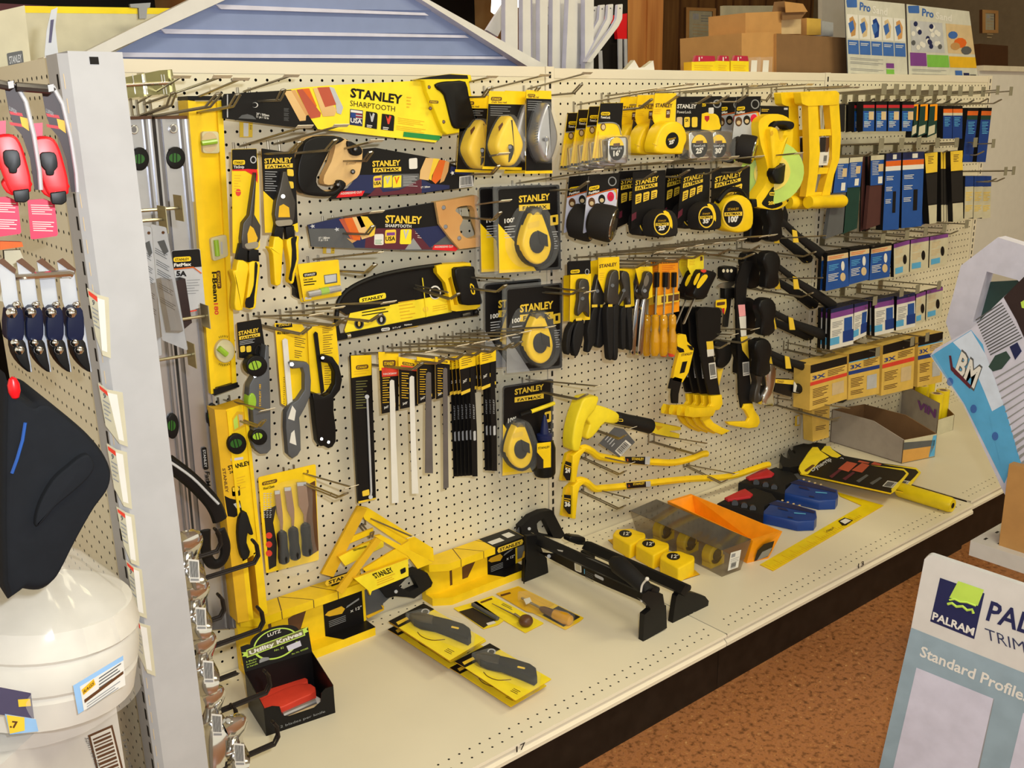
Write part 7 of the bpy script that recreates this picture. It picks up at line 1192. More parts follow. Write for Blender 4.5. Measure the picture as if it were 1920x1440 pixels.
pack('sanding_sponge','yellow and black sanding sponge, nearer of two','sandpaper',[(1734,288),(1758,285),(1756,418),(1742,420)],-7.9,1.0,'yellow and black sponges','blk',yb);pack('sanding_sponge','yellow and black sanding sponge, farther of two','sandpaper',[(1782,284),(1805,282),(1806,414),(1786,416)],-7.9,1.0,'yellow and black sponges','blk',yb)
for k,x0 in enumerate((1764,1769,1774,1779)): pack('sanding_sponge','thin yellow and black sponge edge-on in a row of four','sandpaper',[(x0,285),(x0+4,285),(x0+5,415),(x0+1,416)],-7.2,.8,'edge-on sponges','rubr',[(0,0,1,.24,'ypa'),(0,.76,1,1,'certp')])
for k,x0 in enumerate((1810,1827,1843)): pack('roller_pack','cream roller sleeve pack with a blue top at the far end of the bay','roller',[(x0,330),(x0+16,330),(x0+14,408),(x0-2,410)],-7,1.4,'cream roller packs','certp',[(0,0,1,.25,'blud'),(.1,.38,.9,6,'~ypa'),(.1,.7,.9,4,'~ypa')])
# third row: small square packs
sq=[(0,0,1,.08,'blk'),(0,.08,1,.22,'tan'),(.05,.12,.8,2,'~orgd'),(.08,.34,.55,4,'~sky'),(.08,.58,.55,5,'~paper'),(.74,.42,3.2,9,'@paper'),(.74,.72,5,8,'@tan')]
for k,c in enumerate(([(1552,474),(1590,468),(1592,536),(1548,546)],[(1594,466),(1630,461),(1629,524),(1592,534)],[(1634,462),(1672,455),(1668,519),(1630,526)])): pack('disc_pack','blue sanding disc pack with a tan disc printed on it, %s'%('nearest the hammers','between two like it','beside the cream packs')[k],'sandpaper',c,-7.8,.5,'blue disc packs','blu',sq,n=2,sp=.8,hind='blue sanding disc pack just behind the front ones')
cr=[(0,0,1,.12,'purp'),(.1,.2,.6,4,'~tan'),(.1,.45,.6,4,'~tan'),(.1,.74,.6,.92,'sky'),(.72,.55,3.5,9,'@blk')]
for k,c in enumerate(([(1676,458),(1706,450),(1704,512),(1676,520)],[(1708,450),(1742,444),(1740,504),(1706,510)],[(1744,444),(1778,438),(1776,494),(1742,502)])): pack('disc_pack','cream sanding disc pack with a purple band, %s'%('beside the blue disc packs','middle of three','at the end of the row')[k],'sandpaper',c,-7.8,.5,'cream disc packs, third row','certp',cr)
# fourth row
wr=[(0,0,1,.1,'navy'),(0,.1,1,.24,'purp'),(.08,.34,.55,4,'~gry'),(.08,.55,.5,4,'~gry'),(.6,.3,.95,.62,'blu'),(.55,.62,1,.9,'blud'),(.0,.72,.4,.9,'sky')]
for k,c in enumerate(([(1558,580),(1600,570),(1600,645),(1556,656)],[(1602,570),(1628,564),(1624,628),(1600,640)],[(1640,562),(1676,555),(1676,622),(1640,630)],[(1682,556),(1716,548),(1716,612),(1680,620)])): pack('sheet_pack','white and blue sanding sheet pack, %s'%('nearest the hammers','just beyond the one by the hammers','under the row of small plates','beside the cream packs')[k],'sandpaper',c,-7.8,.5,'white and blue sheet packs','paper',wr,n=3,sp=.7,hind='white and blue sanding sheet pack stacked behind the front ones')
for k,c in enumerate(([(1718,552),(1736,546),(1734,602),(1716,608)],[(1738,545),(1768,538),(1766,592),(1736,600)])): pack('disc_pack','cream pack with a blue strip in the fourth row, %s'%('nearer','farther')[k],'sandpaper',c,-7.8,.5,'cream packs, fourth row','certp',cr)
# lowest row: big yellow boxes
bx=[(0,0,1,.18,'blk'),(0,.18,1,.2,'sky'),(.06,.34,.42,7,'T3X|blud'),(.48,.22,.95,4,'~brn'),(0,.38,1,.46,'blud'),(.08,.55,.5,6,'~brn'),(.6,.56,.92,.86,'gryl'),(.08,.82,.5,3,'~brn')]
br=[(0,0,1,.18,'blk'),(.06,.34,.42,7,'T3X|blud'),(.48,.22,.95,4,'~brn'),(0,.38,1,.46,'redt'),(.08,.55,.5,6,'~brn'),(.6,.54,.92,.82,'tan'),(.08,.82,.5,3,'~brn')]
for k,(c,m) in enumerate((([(1520,685),(1588,668),(1588,748),(1518,770)],br),([(1592,664),(1650,650),(1648,738),(1590,750)],bx),([(1656,648),(1716,632),(1712,728),(1652,742)],br),([(1722,632),(1768,622),(1766,716),(1720,726)],bx))):
    pack('sanding_box','cream-yellow sanding box marked 3X, %s'%('half behind the black hammer handle','with a blue band','with a red band','at the far end of the row')[k],'sandpaper',c,-7.8,2.5,'cream-yellow sanding boxes','ypb',m,side='ypb')
pack('sanding_box','cream-yellow box hanging low beside the upright, under the hammers','sandpaper',[(1522,762),(1556,758),(1554,820),(1524,828)],-3,1.5,'cream-yellow sanding boxes','ypb',[(.15,.15,.9,4,'~brn'),(.2,.6,.8,3,'~brn')],side='ypb')

# grey box and roll carton on the far shelf
D3=Zp(DECK+.27);t=Thing('cardboard_box','open grey cardboard box with a brown inside and cut-down front on the base shelf','box',tuple(D3(*zn(1000,800))));zS=DECK+.27
b0,b1=D3(*zn(1105,815)),D3(*zn(1325,770));bk=D3(*zn(625,668));dv=bk-b0;b3=b0+dv;b2=b1+dv
hN=zat(b0[0],b0[1],zn(0,690)[1]);hF=zat(b1[0],b1[1],zn(0,585)[1]);hB=zat(b3[0],b3[1],zn(0,455)[1]);z3=lambda p,z: A((p[0],p[1],z))
def panel(b,pts,nrm,key,side): n=unit(nrm)*.12;b.prism(pts,[x-n for x in pts],key,side)
b=B();mid=b0+dv*.42;midr=b1+dv*.42;hN=(hN+hF)/2
nx=unit(b1-b0);ny=unit(dv)
panel(b,[z3(b0,zS),z3(b0,hN),z3(mid,hB),z3(b3,hB),z3(b3,zS)],-nx,'gryc','gryc');panel(b,[z3(b1,zS),z3(b1,hN),z3(midr,hB),z3(b2,hB),z3(b2,zS)],nx,'gryc','cardd');panel(b,[z3(b0,zS),z3(b1,zS),z3(b1,hN),z3(b0,hN)],-ny,'certp','cardd');panel(b,[z3(b3,zS),z3(b2,zS),z3(b2,hB),z3(b3,hB)],ny,'gryc','cardd');b.prism([z3(p,zS+.1) for p in (b0,b1,b2,b3)],[z3(p,zS) for p in (b0,b1,b2,b3)],'cardd');n_=nx*.13
b.add([z3(p,0)*A((1,1,0))-n_+A((0,0,h)) for p,h in ((b1,zS+.1),(b1,hN),(midr,hB),(b2,hB),(b2,zS+.1))],[tuple(range(5))],'cardd');b.add([z3(p,h)-ny*.13 for p,h in ((b3,zS+.1),(b2,zS+.1),(b2,hB),(b3,hB))],[(0,1,2,3)],'cardd');t.part('box_body',b)
b=B();fq=Pl(o=b0-ny*.02,n=-ny);F2=lambda u,v: z3(b0+(b1-b0)*u,zS+(hN-zS)*v)-ny*.03;b.add([F2(0,.03),F2(.82,.03),F2(.95,.5),F2(0,.58)],[(0,1,2,3)],'orgm');b.add([F2(0,.58),F2(.95,.5),F2(.95,.75),F2(.3,.85),F2(0,.9)],[tuple(range(5))],'gryd');b.add([F2(.8,.05),F2(.98,.05),F2(.98,.95),F2(.88,.95)],[(0,1,2,3)],'sky');t.part('printed_front',b)

t=Thing('roll_carton','grey and cream carton holding yellow tape rolls, behind the open grey box','carton',tuple(D3(*zu(560,960))));c0=D3(*zu(565,1000));c1=D3(*zu(640,975));c3=D3(*zu(400,905));e1=c1-c0;e2=c3-c0;zc_=zat(c0[0],c0[1],zu(0,855)[1]) ;zl_=zat(c0[0],c0[1],zu(0,930)[1]);b=B()
panel(b,[z3(c0,zS),z3(c0,zc_),z3(c0+e2,zc_),z3(c0+e2,zS)],-unit(e1),'gryc','cardd');panel(b,[z3(c0,zS),z3(c1,zS),z3(c1,zl_),z3(c0,zl_)],-unit(e2),'certp','cardd');panel(b,[z3(c1,zS),z3(c1,zl_),z3(c1+e2,zc_),z3(c1+e2,zS)],unit(e1),'gryc','cardd');panel(b,[z3(c0+e2,zS),z3(c1+e2,zS),z3(c1+e2,zc_),z3(c0+e2,zc_)],unit(e2),'gryc','cardd')
P0=z3(c0+e2*.55,zl_+.2)-unit(e1)*.15;P1=z3(c0+e2*.05,zl_+.2)-unit(e1)*.15;b.text3('VIN',P0,P1,P0+A((0,0,(zc_-zl_)*.45)),'purp',.05);t.part('carton',b)
for k,(u,v) in enumerate(((.3,.25),(.75,.3),(.35,.7),(.8,.75))):
    c=c0+e1*u*1.1+e2*v*.9;zz_=(zc_+zl_)/2;rr_=np.linalg.norm(e1)*.23;b=B();b.lathe(z3(c,zS+.3),z3(c,zc_+.6),[(0,rr_),(1,rr_)],'ybr',20);b.lathe(z3(c,zc_+.6),z3(c,zc_+.62),[(0,rr_*.72),(1,rr_*.72)],'tan',18);b.lathe(z3(c,zc_+.62),z3(c,zc_+.64),[(0,rr_*.5),(1,rr_*.5)],'brn',16)
    solo('tape_roll','yellow tape roll standing in the carton behind the open grey box','tape',b,'yellow tape rolls')
# ---------------------------------------------------------------- hammers hanging head-first along the upright
def hammer(ph,head,grip,yv,k):
    pl=Y(yv);t=Thing('claw_hammer',ph,'hammer',org(pl,*head),'black-gripped hammers');hx,hy=head;gx,gy=grip;b=B()
    b.puff(spl([(hx-14,hy-26),(hx+2,hy-30),(hx+12,hy-20),(hx+14,hy-4),(hx+10,hy+12),(hx+12,hy+30),(hx+2,hy+40),(hx-14,hy+38),(hx-12,hy+10),(hx-18,hy-8)],2),pl.up(.4),1.1,3,'blk' if k else 'chrome');t.part('head',b)
    b=B();m=(hx+(gx-hx)*.45,hy+(gy-hy)*.42);b.tube([pl.up(.3)(hx+8,hy-6),pl.up(.4)(*m),pl.up(.5)(*((m[0]+gx)/2,(m[1]+gy)/2)),pl.up(.6)(gx-6,gy-2),pl.up(.6)(gx+2,gy)],[.35,.45,.62,.72,.5],'blkm',10,flat=.8);h_=t.part('handle',b)
    b=B();q=pl.up(.9);b.slab([(m[0]-10,m[1]-12),(m[0]-2,m[1]-10),(m[0]+2,m[1]+12),(m[0]-8,m[1]+12)],q,.08,'ypa');b.puff(ell(gx-4,gy,3.0,6,12),q,.2,.6,'ypa');t.part('yellow_trim',b,h_);return t
lv=((( 1450,412),(1552,485)),((1444,500),(1562,572)),((1436,588),(1554,632)),((1428,664),(1548,700)))
for k,(h,g) in enumerate(lv):
    t=hammer('black hammer hung by its head with the grip pointing out, %s'%('topmost level, front one','second level down, front one','third level down, front one','fourth level down, front one')[k],h,g,-6,1)
    copy_thing(t.o,(-.2,2.6,-.3),'black hammer hung by its head, behind the front hammer, %s'%('topmost level','second level down','third level down','fourth level down')[k])
# the chrome-headed one, lowest, with printed sleeve
pl=Y(-5.5);t=Thing('claw_hammer','chrome-headed hammer with a printed sleeve and thick black grip, lowest of the hammers','hammer',org(pl,*zj(250,1100)),'black-gripped hammers');b=B();b.puff(spl(zj([(175,1050),(190,1010),(225,1000),(245,1040),(240,1130),(225,1190),(235,1270),(200,1282),(158,1272),(165,1200),(185,1150)]),2),pl.up(.5),1.2,2.4,'chrome');b.puff(spl(zj([(110,1040),(150,1010),(165,1050),(150,1130),(140,1190),(145,1250),(105,1255),(112,1180),(125,1120)]),2),pl.up(.1),1.0,2,'chrd');t.part('head',b)
b=B();b.slab(zj([(262,1105),(385,1110),(372,1225),(258,1190)]),pl.up(.5),.9,'card','card');b.flat(zj([(262,1105),(385,1112),(382,1142),(262,1130)]),pl.up(.5),'ypa',.02);b.text('STANLEY',zj(275,1128),zj(320,1130),4,pl.up(.5),'brn',.02);t.part('printed_sleeve',b);b=B();b.tube([pl.up(.5)(*zj(385,1165)),pl.up(.5)(*zj(480,1172)),pl.up(.6)(*zj(600,1195)),pl.up(.7)(*zj(700,1215)),pl.up(.7)(*zj(722,1220))],[.6,.85,.95,1.05,.7],'blkm',12);b.slab(zj([(390,1122),(440,1200),(385,1190)]),pl.up(.9),.1,'paper');t.part('handle',b)
for (hx,hy),(gx,gy),ph in ((zj(20,180),zj(600,150),'beside the topmost hammers, crossing the reel'),(zj(40,440),zj(580,430),'over the second level of hammers'),(zj(330,860),zj(660,930),'at the fourth level of hammers'),(zj(260,1230),zj(760,1300),'below the chrome-headed hammer'),(zj(250,690),zj(505,750),'at the third level of hammers')):
    P=Y(0)(hx,hy);e=Xp(P[0])(gx,gy);L_=-e[1]
    hook(ph,(hx,hy),(gx,gy),None,plate=None)
# little hang tag of the upper hammer and a price tag on the panel
b=B();p=Y(-6.5);b.slab([(1467,402),(1472,385),(1478,402),(1476,426),(1465,426)],p,.08,'card','blk');b.text('4',(1470,421),(1473,421),4,p,'paper');b.tube([p(1472,385),p(1478,375)],.08,'blk',6);solo('hang_tag','little black hang tag dangling under the long tape reel','tag',b)
b=B();p=Y(-.4);q=zn([(395,498),(425,490),(428,560),(392,566)]);b.slab(q,p,.05,'ypa','clear');f=quad(*q);b.flat(qrect(f,.4,.1,.9,.9),p,'paper',.02);solo('price_ticket','small yellow price ticket on the panel beside the slotted upright','ticket',b)
# ---------------------------------------------------------------- tickets on the post
def ticket(ph,post,q1,q2):
    """Yellow-edged price ticket wrapping the slotted edge of the post: q1 side flap, q2 face."""
    b=B();p=Y(-25.08);b.slab(q2,p,.04,'certp','paper');f=quad(*q2);b.flat(qrect(f,.0,.06,.62,.92),p,'paper',.01)
    p2=Pl(o=p(*q2[0]),n=(-.62,-.78,0));b.slab(q1,p2,.04,'certp','certp');g=quad(*q1);b.flat(qrect(g,.08,.04,.98,.13),p2,'redt',.02);b.lines(g(.2,.34),g(.95,.28),(1,8),5,p2,'gry',.35);b.text('9',g(.3,.27),g(.6,.25),9,p2,'gryd',.03);solo('shelf_ticket',ph,'ticket',b,'tickets on the white post')
T_=[((163,540),(182,552),208,672),((184,718),(200,730),240,838),((200,832),(216,842),248,955),((218,950),(234,960),262,1062),((236,1050),(250,1062),276,1160),((246,1152),(262,1168),292,1268)]
for k,(a,m,xr,yb) in enumerate(T_):
    ticket('yellow-edged paper price ticket wrapped round the post edge, %s'%('topmost of six','second from the top','third from the top','fourth from the top','second from the bottom','lowest of six')[k],None,[a,m,(xr-16,yb-6),(m[0]-2,yb-40)],[m,(xr-10 if k else xr-4,m[1]+6),(xr,yb),(xr-16,yb-6)])
# ---------------------------------------------------------------- hooks on the inner side of the wing panel, with what hangs on them
def wing_hook(ph,tip,y,L=8.0,kind='zinc',plate=True,up=False,two=False,drop=0.0):
    T=Y(y)(*tip);x0=-49.95;t=Thing('wing_hook',ph,'hook',(x0,y,T[2]),'hooks on the inner side of the wing panel');b=B();b.bbox((x0-.2,y-.6,T[2]-.5-drop),(x0+.12,y+.6,T[2]+.5-drop),kind);t.part('hook_base',b);b=B()
    for dy in ((-.16,.16) if two else (0,)):
        p=[A((x0,y+dy,T[2]-drop)),T+A((0,dy,0))]
        if up: p+=[T+A((.35,dy,.5)),T+A((.3,dy,1.3)),T+A((.05,dy,1.75))]
        b.tube(p,.11,kind,8)
    if two and up: b.tube([T+A((.05,-.16,1.75)),T+A((.05,.16,1.75))],.11,kind,8)
    t.part('wire',b)
    if plate: b=B();b.box(T+A((.05,0,0)),(.06,1.5,1.7),kind);t.part('end_plate',b)
for tip,y,ph in ((za(1255,620),-4,'bright steel hook with a square plate, highest, against the top rail'),(za(1060,640),-4,'bright steel hook with a square plate, highest, half behind the post'),(zf(1335,200),-12,'bright steel hook with a square plate, above the carded batteries'),(zf(1215,285),-14,'bright steel hook holding the grey carded packs'),(zf(1535,1010),-9,'bright steel hook with a bent plate beside the yellow beam level'),(zf(1430,1300),-13,'bright steel hook with a square plate, below the carded packs')): wing_hook(ph,tip,y)
# shiny corner of hook plates behind the top of the post
b=B();p=Y(-4.5);q=za([(935,580),(1195,528),(1290,520),(1330,735),(1220,705),(940,740)]);b.slab(q,p,.15,'chr2','zinc')
for x in (990,1060,1080,1205,1225): b.flat(za([(x,560),(x+8,558),(x+30,705),(x+22,707)]),p,'chrome',.03)
b.tube([p.up(.2)(*za(935,640)),p.up(.2)(*za(1290,620))],.12,'chrome',8);solo('plate_rack','row of shiny hook plates showing beside the top of the white post','hook',b)
# black hooks lower down
for k,(tip,y,ph) in enumerate(((zo(1560,180),-15,'black upturned hook in front of the yellow two-foot level'),(zo(1350,515),-16,'black upturned hook, second from the top of the black ones'),(zp(310,650),-17,'black upturned hook crossing the utility knives carton header'),(zp(355,1075),-18,'black upturned hook crossing the open knives carton'),(zo(1430,1190),-18.5,'black upturned hook among the chrome straps'),(zp(410,1420),-20,'black upturned hook at the foot of the frame'),(zo(1330,110),-13,'black upturned hook behind the long black strap handle'),(zp(160,940),-15,'black hook ending behind the knives carton'))):
    wing_hook(ph,tip,y,kind='wireb',plate=False,up=(k != 7),two=True)
# grey carded packs facing the aisle end
def side_pack(ph,q,y,k):
    p=Pl(o=Y(y)(*q[0]),n=(-.75,-.66,0));t=Thing('carded_pack',ph,'pack',org(p,*q[2]),'grey carded packs on the wing');b=B();b.slab(rr(q,4),p,.06,'gryl','gry');f=quad(*q);b.flat(ell(*f(.75,.05),3,3,12),p,'brn',.02);b.flat([f(.3,.14),f(.75,.11),f(.9,.2),f(.6,.24)],p,'gryd',.02)
    for v in (.2,.3,.38,.5,.62): b.lines(f(.12,v),f(.8,v+.03),(0,4),3,p,'gryd',.3,lift=.02)
    t.part('card',b);b=B();b.puff([f(.12,.46),f(.7,.44),f(.85,.86),(f(.3,.9))],p.up(.3),.7,2,'smoke2');t.part('blister',b)
side_pack('grey carded pack seen from the back, just inside the white post, nearer one',zf([(1042,320),(1135,345),(1215,1310),(1150,1300)]),-18,0);side_pack('grey carded pack seen from the back, just inside the white post, farther one',zf([(1130,320),(1245,345),(1408,1270),(1215,1190)]),-15,1)
pl=Y(-6);t=Thing('blade_pack','utility blade pack on a grey and black card with a dark case, between the levels','pack',org(pl,360,600));q=zf([(1285,520),(1500,505),(1540,935),(1330,1000)]);f=quad(*q);b=B();b.slab(rr(q,4),pl,.06,'gryl','gry');b.flat(rr(zf([(1287,522),(1498,507),(1512,640),(1300,655)]),[4,4,0,0]),pl,'card',.02);brandbox(b,zf([(1300,570),(1432,562),(1434,598),(1302,606)]),pl,'yel','blk',r=4,lift=.03);b.text('FatMax',zf(1305,640),zf(1435,632),6,pl,'paper',.04,.03);b.tube([pl.up(.03)(*c) for c in zf([(1302,660),(1450,645),(1510,690)])],.05,'orgd',5);b.text('5A',zf(1322,708),zf(1400,710),9,pl,'card',.05);b.lines(zf(1400,740),zf(1500,735),(0,5),6,pl,'gry',.25);b.flat(zf([(1400,975),(1475,962),(1476,972),(1402,985)]),pl,'redt',.02);t.part('card',b);b=B();b.slab(zf([(1310,750),(1390,730),(1440,1060),(1380,1110)]),pl.up(1.2),1.1,'brn2','blk');t.part('blade_case',b,None,'dark blade case')
# black strap handles and chrome straps with barcode stickers, low on the wing
for ph,path,y in (('long black strap handle hanging out beside the white post',[zk(1250,740),zk(1420,870),zk(1560,1010),zk(1620,1100),zk(1650,1180)],-14),('black looped handle in front of the silver level',[zo(1350,-20),zo(1380,60),zo(1380,130),zo(1350,180),zo(1300,185),zo(1265,120),zo(1260,-20)],-9)):
    b=B();b.tube([Y(y)(*q) for q in spl(path,4,False)],.55 if y==-14 else .42,'blk',8,flat=.55)
    if y==-14: b.tube([Y(y-.6)(*q) for q in spl([zk(1262,735),zk(1440,860),zk(1590,1010),zk(1640,1060)],4,False)],.09,'gryl',6)
    solo('strap_handle',ph,'handle',b)
def strap(ph,pts,y,wd,stickers):
    P=Y(y);t=Thing('chrome_strap',ph,'bracket',org(P,*pts[-1]),'chrome straps with barcode stickers');b=B();n=len(pts)
    L=[P.up(.55*math.sin(k*.55))(*q) for k,q in enumerate(spl(pts,4,False))];b.tube(L,wd,'chrome',6,flat=.35,upv=(1,0,0));t.part('strap',b);b=B()
    b=B();barcode(b,stickers,P.up(1.1),.02);t.part('barcode_sticker',b)
for k,(x,y0,y1) in enumerate(((345,1000,1100),(358,1090,1195),(372,1190,1300),(388,1290,1440),(430,1345,1450))):
    strap('wavy chrome strap with a white barcode sticker, %s'%('highest','second from the top','third from the top','fourth from the top','lowest, under the knives carton')[k],[(x+6,y0),(x+16,y0+22),(x+8,y0+52),(x+18,y0+78),(x+12,y1)],-20,.75,[(x+8,y0+48),(x+28,y0+50),(x+30,y0+92),(x+11,y0+92)])
# ---------------------------------------------------------------- outer (left) side of the wing: red tapes, plier packs, glove, rags, box
def red_tape(ph,dx,dy,y,k):
    P=Y(y);g=lambda L: [(x+dx,y_+dy) for x,y_ in za(L)];h=lambda L: [(x+dx,y_+dy) for x,y_ in zf(L)];t=Thing('tape_measure',ph,'tape measure',org(P,*g([(400,1400)])[0]),'red tapes on pink cards');b=B();p=Pl(o=P(*g([(300,900)])[0]),n=(-.2,-.97,0))
    b.slab(g([(195,930),(320,920),(320,1030),(225,1040)]),p.up(-.6),.05,'pink','pink');b.slab(h([(205,140),(330,130),(410,165),(435,395),(425,410),(250,435),(230,430)]),p.up(-.5),.06,'pink','redd');q=h([(230,175),(395,180),(418,385),(250,395)]);b.lines(q[0],q[1],(.6,4.0),5,p.up(-.5),'paper',.4);b.lines(h([(242,300)])[0],h([(405,305)])[0],(.5,4.0),5,p.up(-.5),'paper',.4);t.part('card',b)
    b=B();b.puff(spl(g([(215,1060),(260,1030),(340,1020),(400,1045),(440,1120),(470,1220),(498,1330),(505,1420),(488,1450),(380,1465),(340,1430),(300,1340),(250,1200)]),2),p.up(.6),2.2,5,'red');b.puff(spl(h([(300,0),(500,0),(500,60),(470,95),(360,110),(300,60)]),2),p.up(.6),2.0,3,'red');cs=t.part('case',b);b=B();b.puff(spl(g([(300,1155),(340,1140),(405,1145),(425,1190),(430,1250),(405,1280),(400,1310),(350,1310),(340,1275),(310,1240)]),2),p.up(1.8),.5,1.5,'blk');t.part('lock_button',b,cs,'black lock button');b=B();b.puff(rr(h([(370,80),(490,65),(495,145),(460,170),(385,165)]),3),p.up(1.2),1.2,2,'blk');t.part('tape_hook',b,cs,'black tape end')
    b=B();sp=Xp(0);e0,e1,e2=g([(330,650),(400,640),(480,900)])[0:3];b.slab(g([(308,660),(400,645),(460,780),(520,1030),(560,1300),(575,1440),(535,1440),(500,1200),(440,1030),(380,960),(345,860)]),p.up(.1),.08,'crdr','gryl');b.text('LUFKIN',g([(345,840)])[0],g([(400,870)])[0],7,p.up(.1),'gry',.02)
    for yy in (860,940): b.flat(g([(345,yy-10),(440,yy+5),(450,yy+30),(355,yy+14)]),p.up(.1),'redd',.02)
    b.flat(g([(425,890),(485,905),(495,1000),(440,960)]),p.up(.1),'ydk',.03);t.part('side_card',b);b=B();b.tube([p.up(.2)(*q) for q in g([(395,645),(470,780),(530,1030),(572,1300),(582,1440)])],.1,'gryl',6);t.part('blister',b);return t

red_tape('red tape measure with a black button on a pink card, nearer the white post',0,0,-27,0);red_tape('red tape measure on a pink card, second from the white post',-69,-4,-28.5,1)
for tip,ph,pxs in ((za(375,660),'dark steel hook carrying the red tape nearer the post',[za(120,650),za(375,670),za(390,650)]),(za(80,640),'dark steel hook carrying the second red tape',[za(-40,625),za(70,645),za(90,625)])):
    b=B();b.tube([Y(-29)(*q) for q in pxs],.2,'chrd',8);b.slab([(pxs[2][0]-8,pxs[2][1]-3),(pxs[2][0]+3,pxs[2][1]-5),(pxs[2][0]+4,pxs[2][1]+8),(pxs[2][0]-6,pxs[2][1]+10)],Y(-29.2),.1,'gryl');solo('steel_hook',ph,'hook',b,'hooks of the red tapes')
# clear packs of dark plier handles
for k,dx in enumerate((0,-38,-76,-112)):
    P=Y(-27.5-k*.4);g=lambda L: [(x+dx,y) for x,y in zf(L)];t=Thing('plier_pack','clear pack with dark chrome-tipped handles, %s from the white post'%('nearest','second','third','farthest')[k],'tool pack',org(P,*g([(600,1400)])[0]),'clear packs of dark handles');b=B()
    b.puff(spl(g([(490,960),(560,930),(600,960),(612,1080),(600,1180),(520,1185),(482,1150)]),2),P.up(.3),1.0,3,'blud2');b.puff(spl(g([(525,1190),(580,1170),(620,1200),(640,1300),(660,1420),(600,1380),(545,1300)]),2),P.up(.3),1.0,3,'blk');t.part('tool_handle',b);b=B()
    for c,r in (((535,985),.26),((575,925),.18),((595,1265),.22),((560,1210),.2)): b.ball(P.up(.85)(*g([c])[0]),r,'chrome',10)
    t.part('chrome_collar',b);b=B();b.slab(g([(430,605),(560,690),(585,880),(640,1100),(690,1430),(655,1425),(560,1180),(470,900),(450,740)]),P.up(.05),.06,'clear','gryl');b.slab(g([(425,600),(470,575),(570,660),(560,700)]),P.up(.0),.06,'brn','gryl');t.part('blister',b)

b=B();b.tube([Y(-28.2)(*q) for q in zf([(-20,700),(60,720),(240,710),(520,690),(545,700)])],.18,'chrome',8);b.tube([Y(-28.2)(*q) for q in zf([(60,720),(20,900)])],.14,'chrome',8);solo('steel_hook','bright steel hook running through the clear packs of dark handles','hook',b)
b=B();p=Y(-26.5);b.slab(zf([(0,450),(165,455),(175,490),(0,515)]),p,.4,'orgd','redd');b.slab(zf([(30,520),(150,515),(185,600),(160,640),(40,650)]),Y(-26),.3,'certp','blk');solo('carded_pack','orange and cream pack between the red tapes and the clear packs','pack',b)
# black glove-like bag
P=Y(-30);t=Thing('tool_bag','big black cloth tool bag bulging out beside the white post','bag',org(P,*zk(300,1400)));b=B()
b.puff(spl(zk([(-60,110),(0,140),(130,220),(190,200),(260,210),(340,270),(450,360),(560,460),(660,580),(715,690),(722,770),(690,860),(600,980),(500,1150),(420,1300),(350,1440),(290,1530),(200,1580),(80,1570),(-60,1530)]),3),P.up(1.5),5.0,26,'cloth',n=6);t.part('body',b);b=B();b.puff(spl(zk([(380,870),(500,760),(590,690),(650,680),(690,760),(640,850),(520,960),(400,1060),(300,1180),(250,1200),(280,1050)]),3),P.up(4.0),.8,4,'cloth');t.part('flap',b)
b=B();b.tube([P.up(4.2)(*q) for q in zk([(190,450),(170,580),(130,720),(90,830)])],.07,'blu',6);b.ball(P.up(4.0)(*zk(105,190)),(.25,.25,.5),'red',10);t.part('zip_pull',b,None,'blue edging and a red zip pull')
# rags in a clear bag
P=Y(-27);t=Thing('rag_bag','clear gathered plastic bag of folded white rags on the white carton','rags',org(P,100,1370));b=B()
c0=P(95,1270);b.lathe(P(86,1300),P(86,1105),[(0,3.8),(.05,4.3),(.3,4.45),(.34,4.3),(.38,4.5),(.6,4.45),(.64,4.3),(.68,4.5),(.9,4.1),(.98,2.8),(1,.6)],'rag',40);t.part('folded_rags',b)
b=B();random.seed(3)
def bagf(u,v):
    a=2*math.pi*u;s_=math.sin(7*a)*.25+math.sin(13*a+1)*.15;r_=(4.8,5.0,4.4,2.6,.8,1.3,2.8,3.4)[int(round(v*7))];z_=(0,2.5,5.0,7.2,8.6,9.6,11.2,12.2)[int(round(v*7))];k=.2+v
    return P(86,1300)+A(((r_+s_*k)*math.cos(a),(r_+s_*k)*math.sin(a),z_))
b.grid(bagf,56,7,'bagf');t.part('clear_bag',b,smooth=80)
b=B();q=Pl(o=P.up(4.9)(60,1300),n=(-.2,-.98,0));f=quad(*zo([(448,935),(755,750),(770,930),(480,1110)]));b.slab([f(0,0),f(1,0),f(1,1),f(0,1)],q,.05,'skyl','paper');b.flat(qrect(f,.12,.16,1,1),q,'paper',.02);b.flat([f(.14,.3),f(.4,.18),f(.42,.4),f(.16,.5)],q,'ydk',.03);b.text('RAGS',f(.17,.46),f(.39,.36),6,q,'brn',.02,.05);b.lines(f(.5,.25),f(.95,.2),(0,6),4,q,'gryd',.4,lift=.03);b.flat([f(.16,.66),f(.98,.5),f(.98,.6),f(.16,.78)],q,'brn',.03);b.lines(f(.2,.84),f(.9,.76),(0,5),3,q,'gry',.4,lift=.03);t.part('paper_label',b)
b=B();q=Pl(o=P.up(4.6)(20,1330),n=(-.1,-.99,0));b.slab(zo([(-20,940),(190,980),(210,1140),(-20,1110)]),q,.05,'purp2','paper');b.flat(zo([(110,1020),(185,1015),(190,1060),(115,1065)]),q,'ypa',.02);b.slab(zo([(30,1110),(220,1140),(236,1215),(60,1235)]),q.up(.02),.05,'skyl','paper');b.flat(zo([(40,1115),(150,1130),(152,1210),(60,1230)]),q.up(.03),'ypa',.02);b.text('.7',zo(60,1190),zo(110,1195),12,q.up(.04),'brn',.04);t.part('printed_band',b)
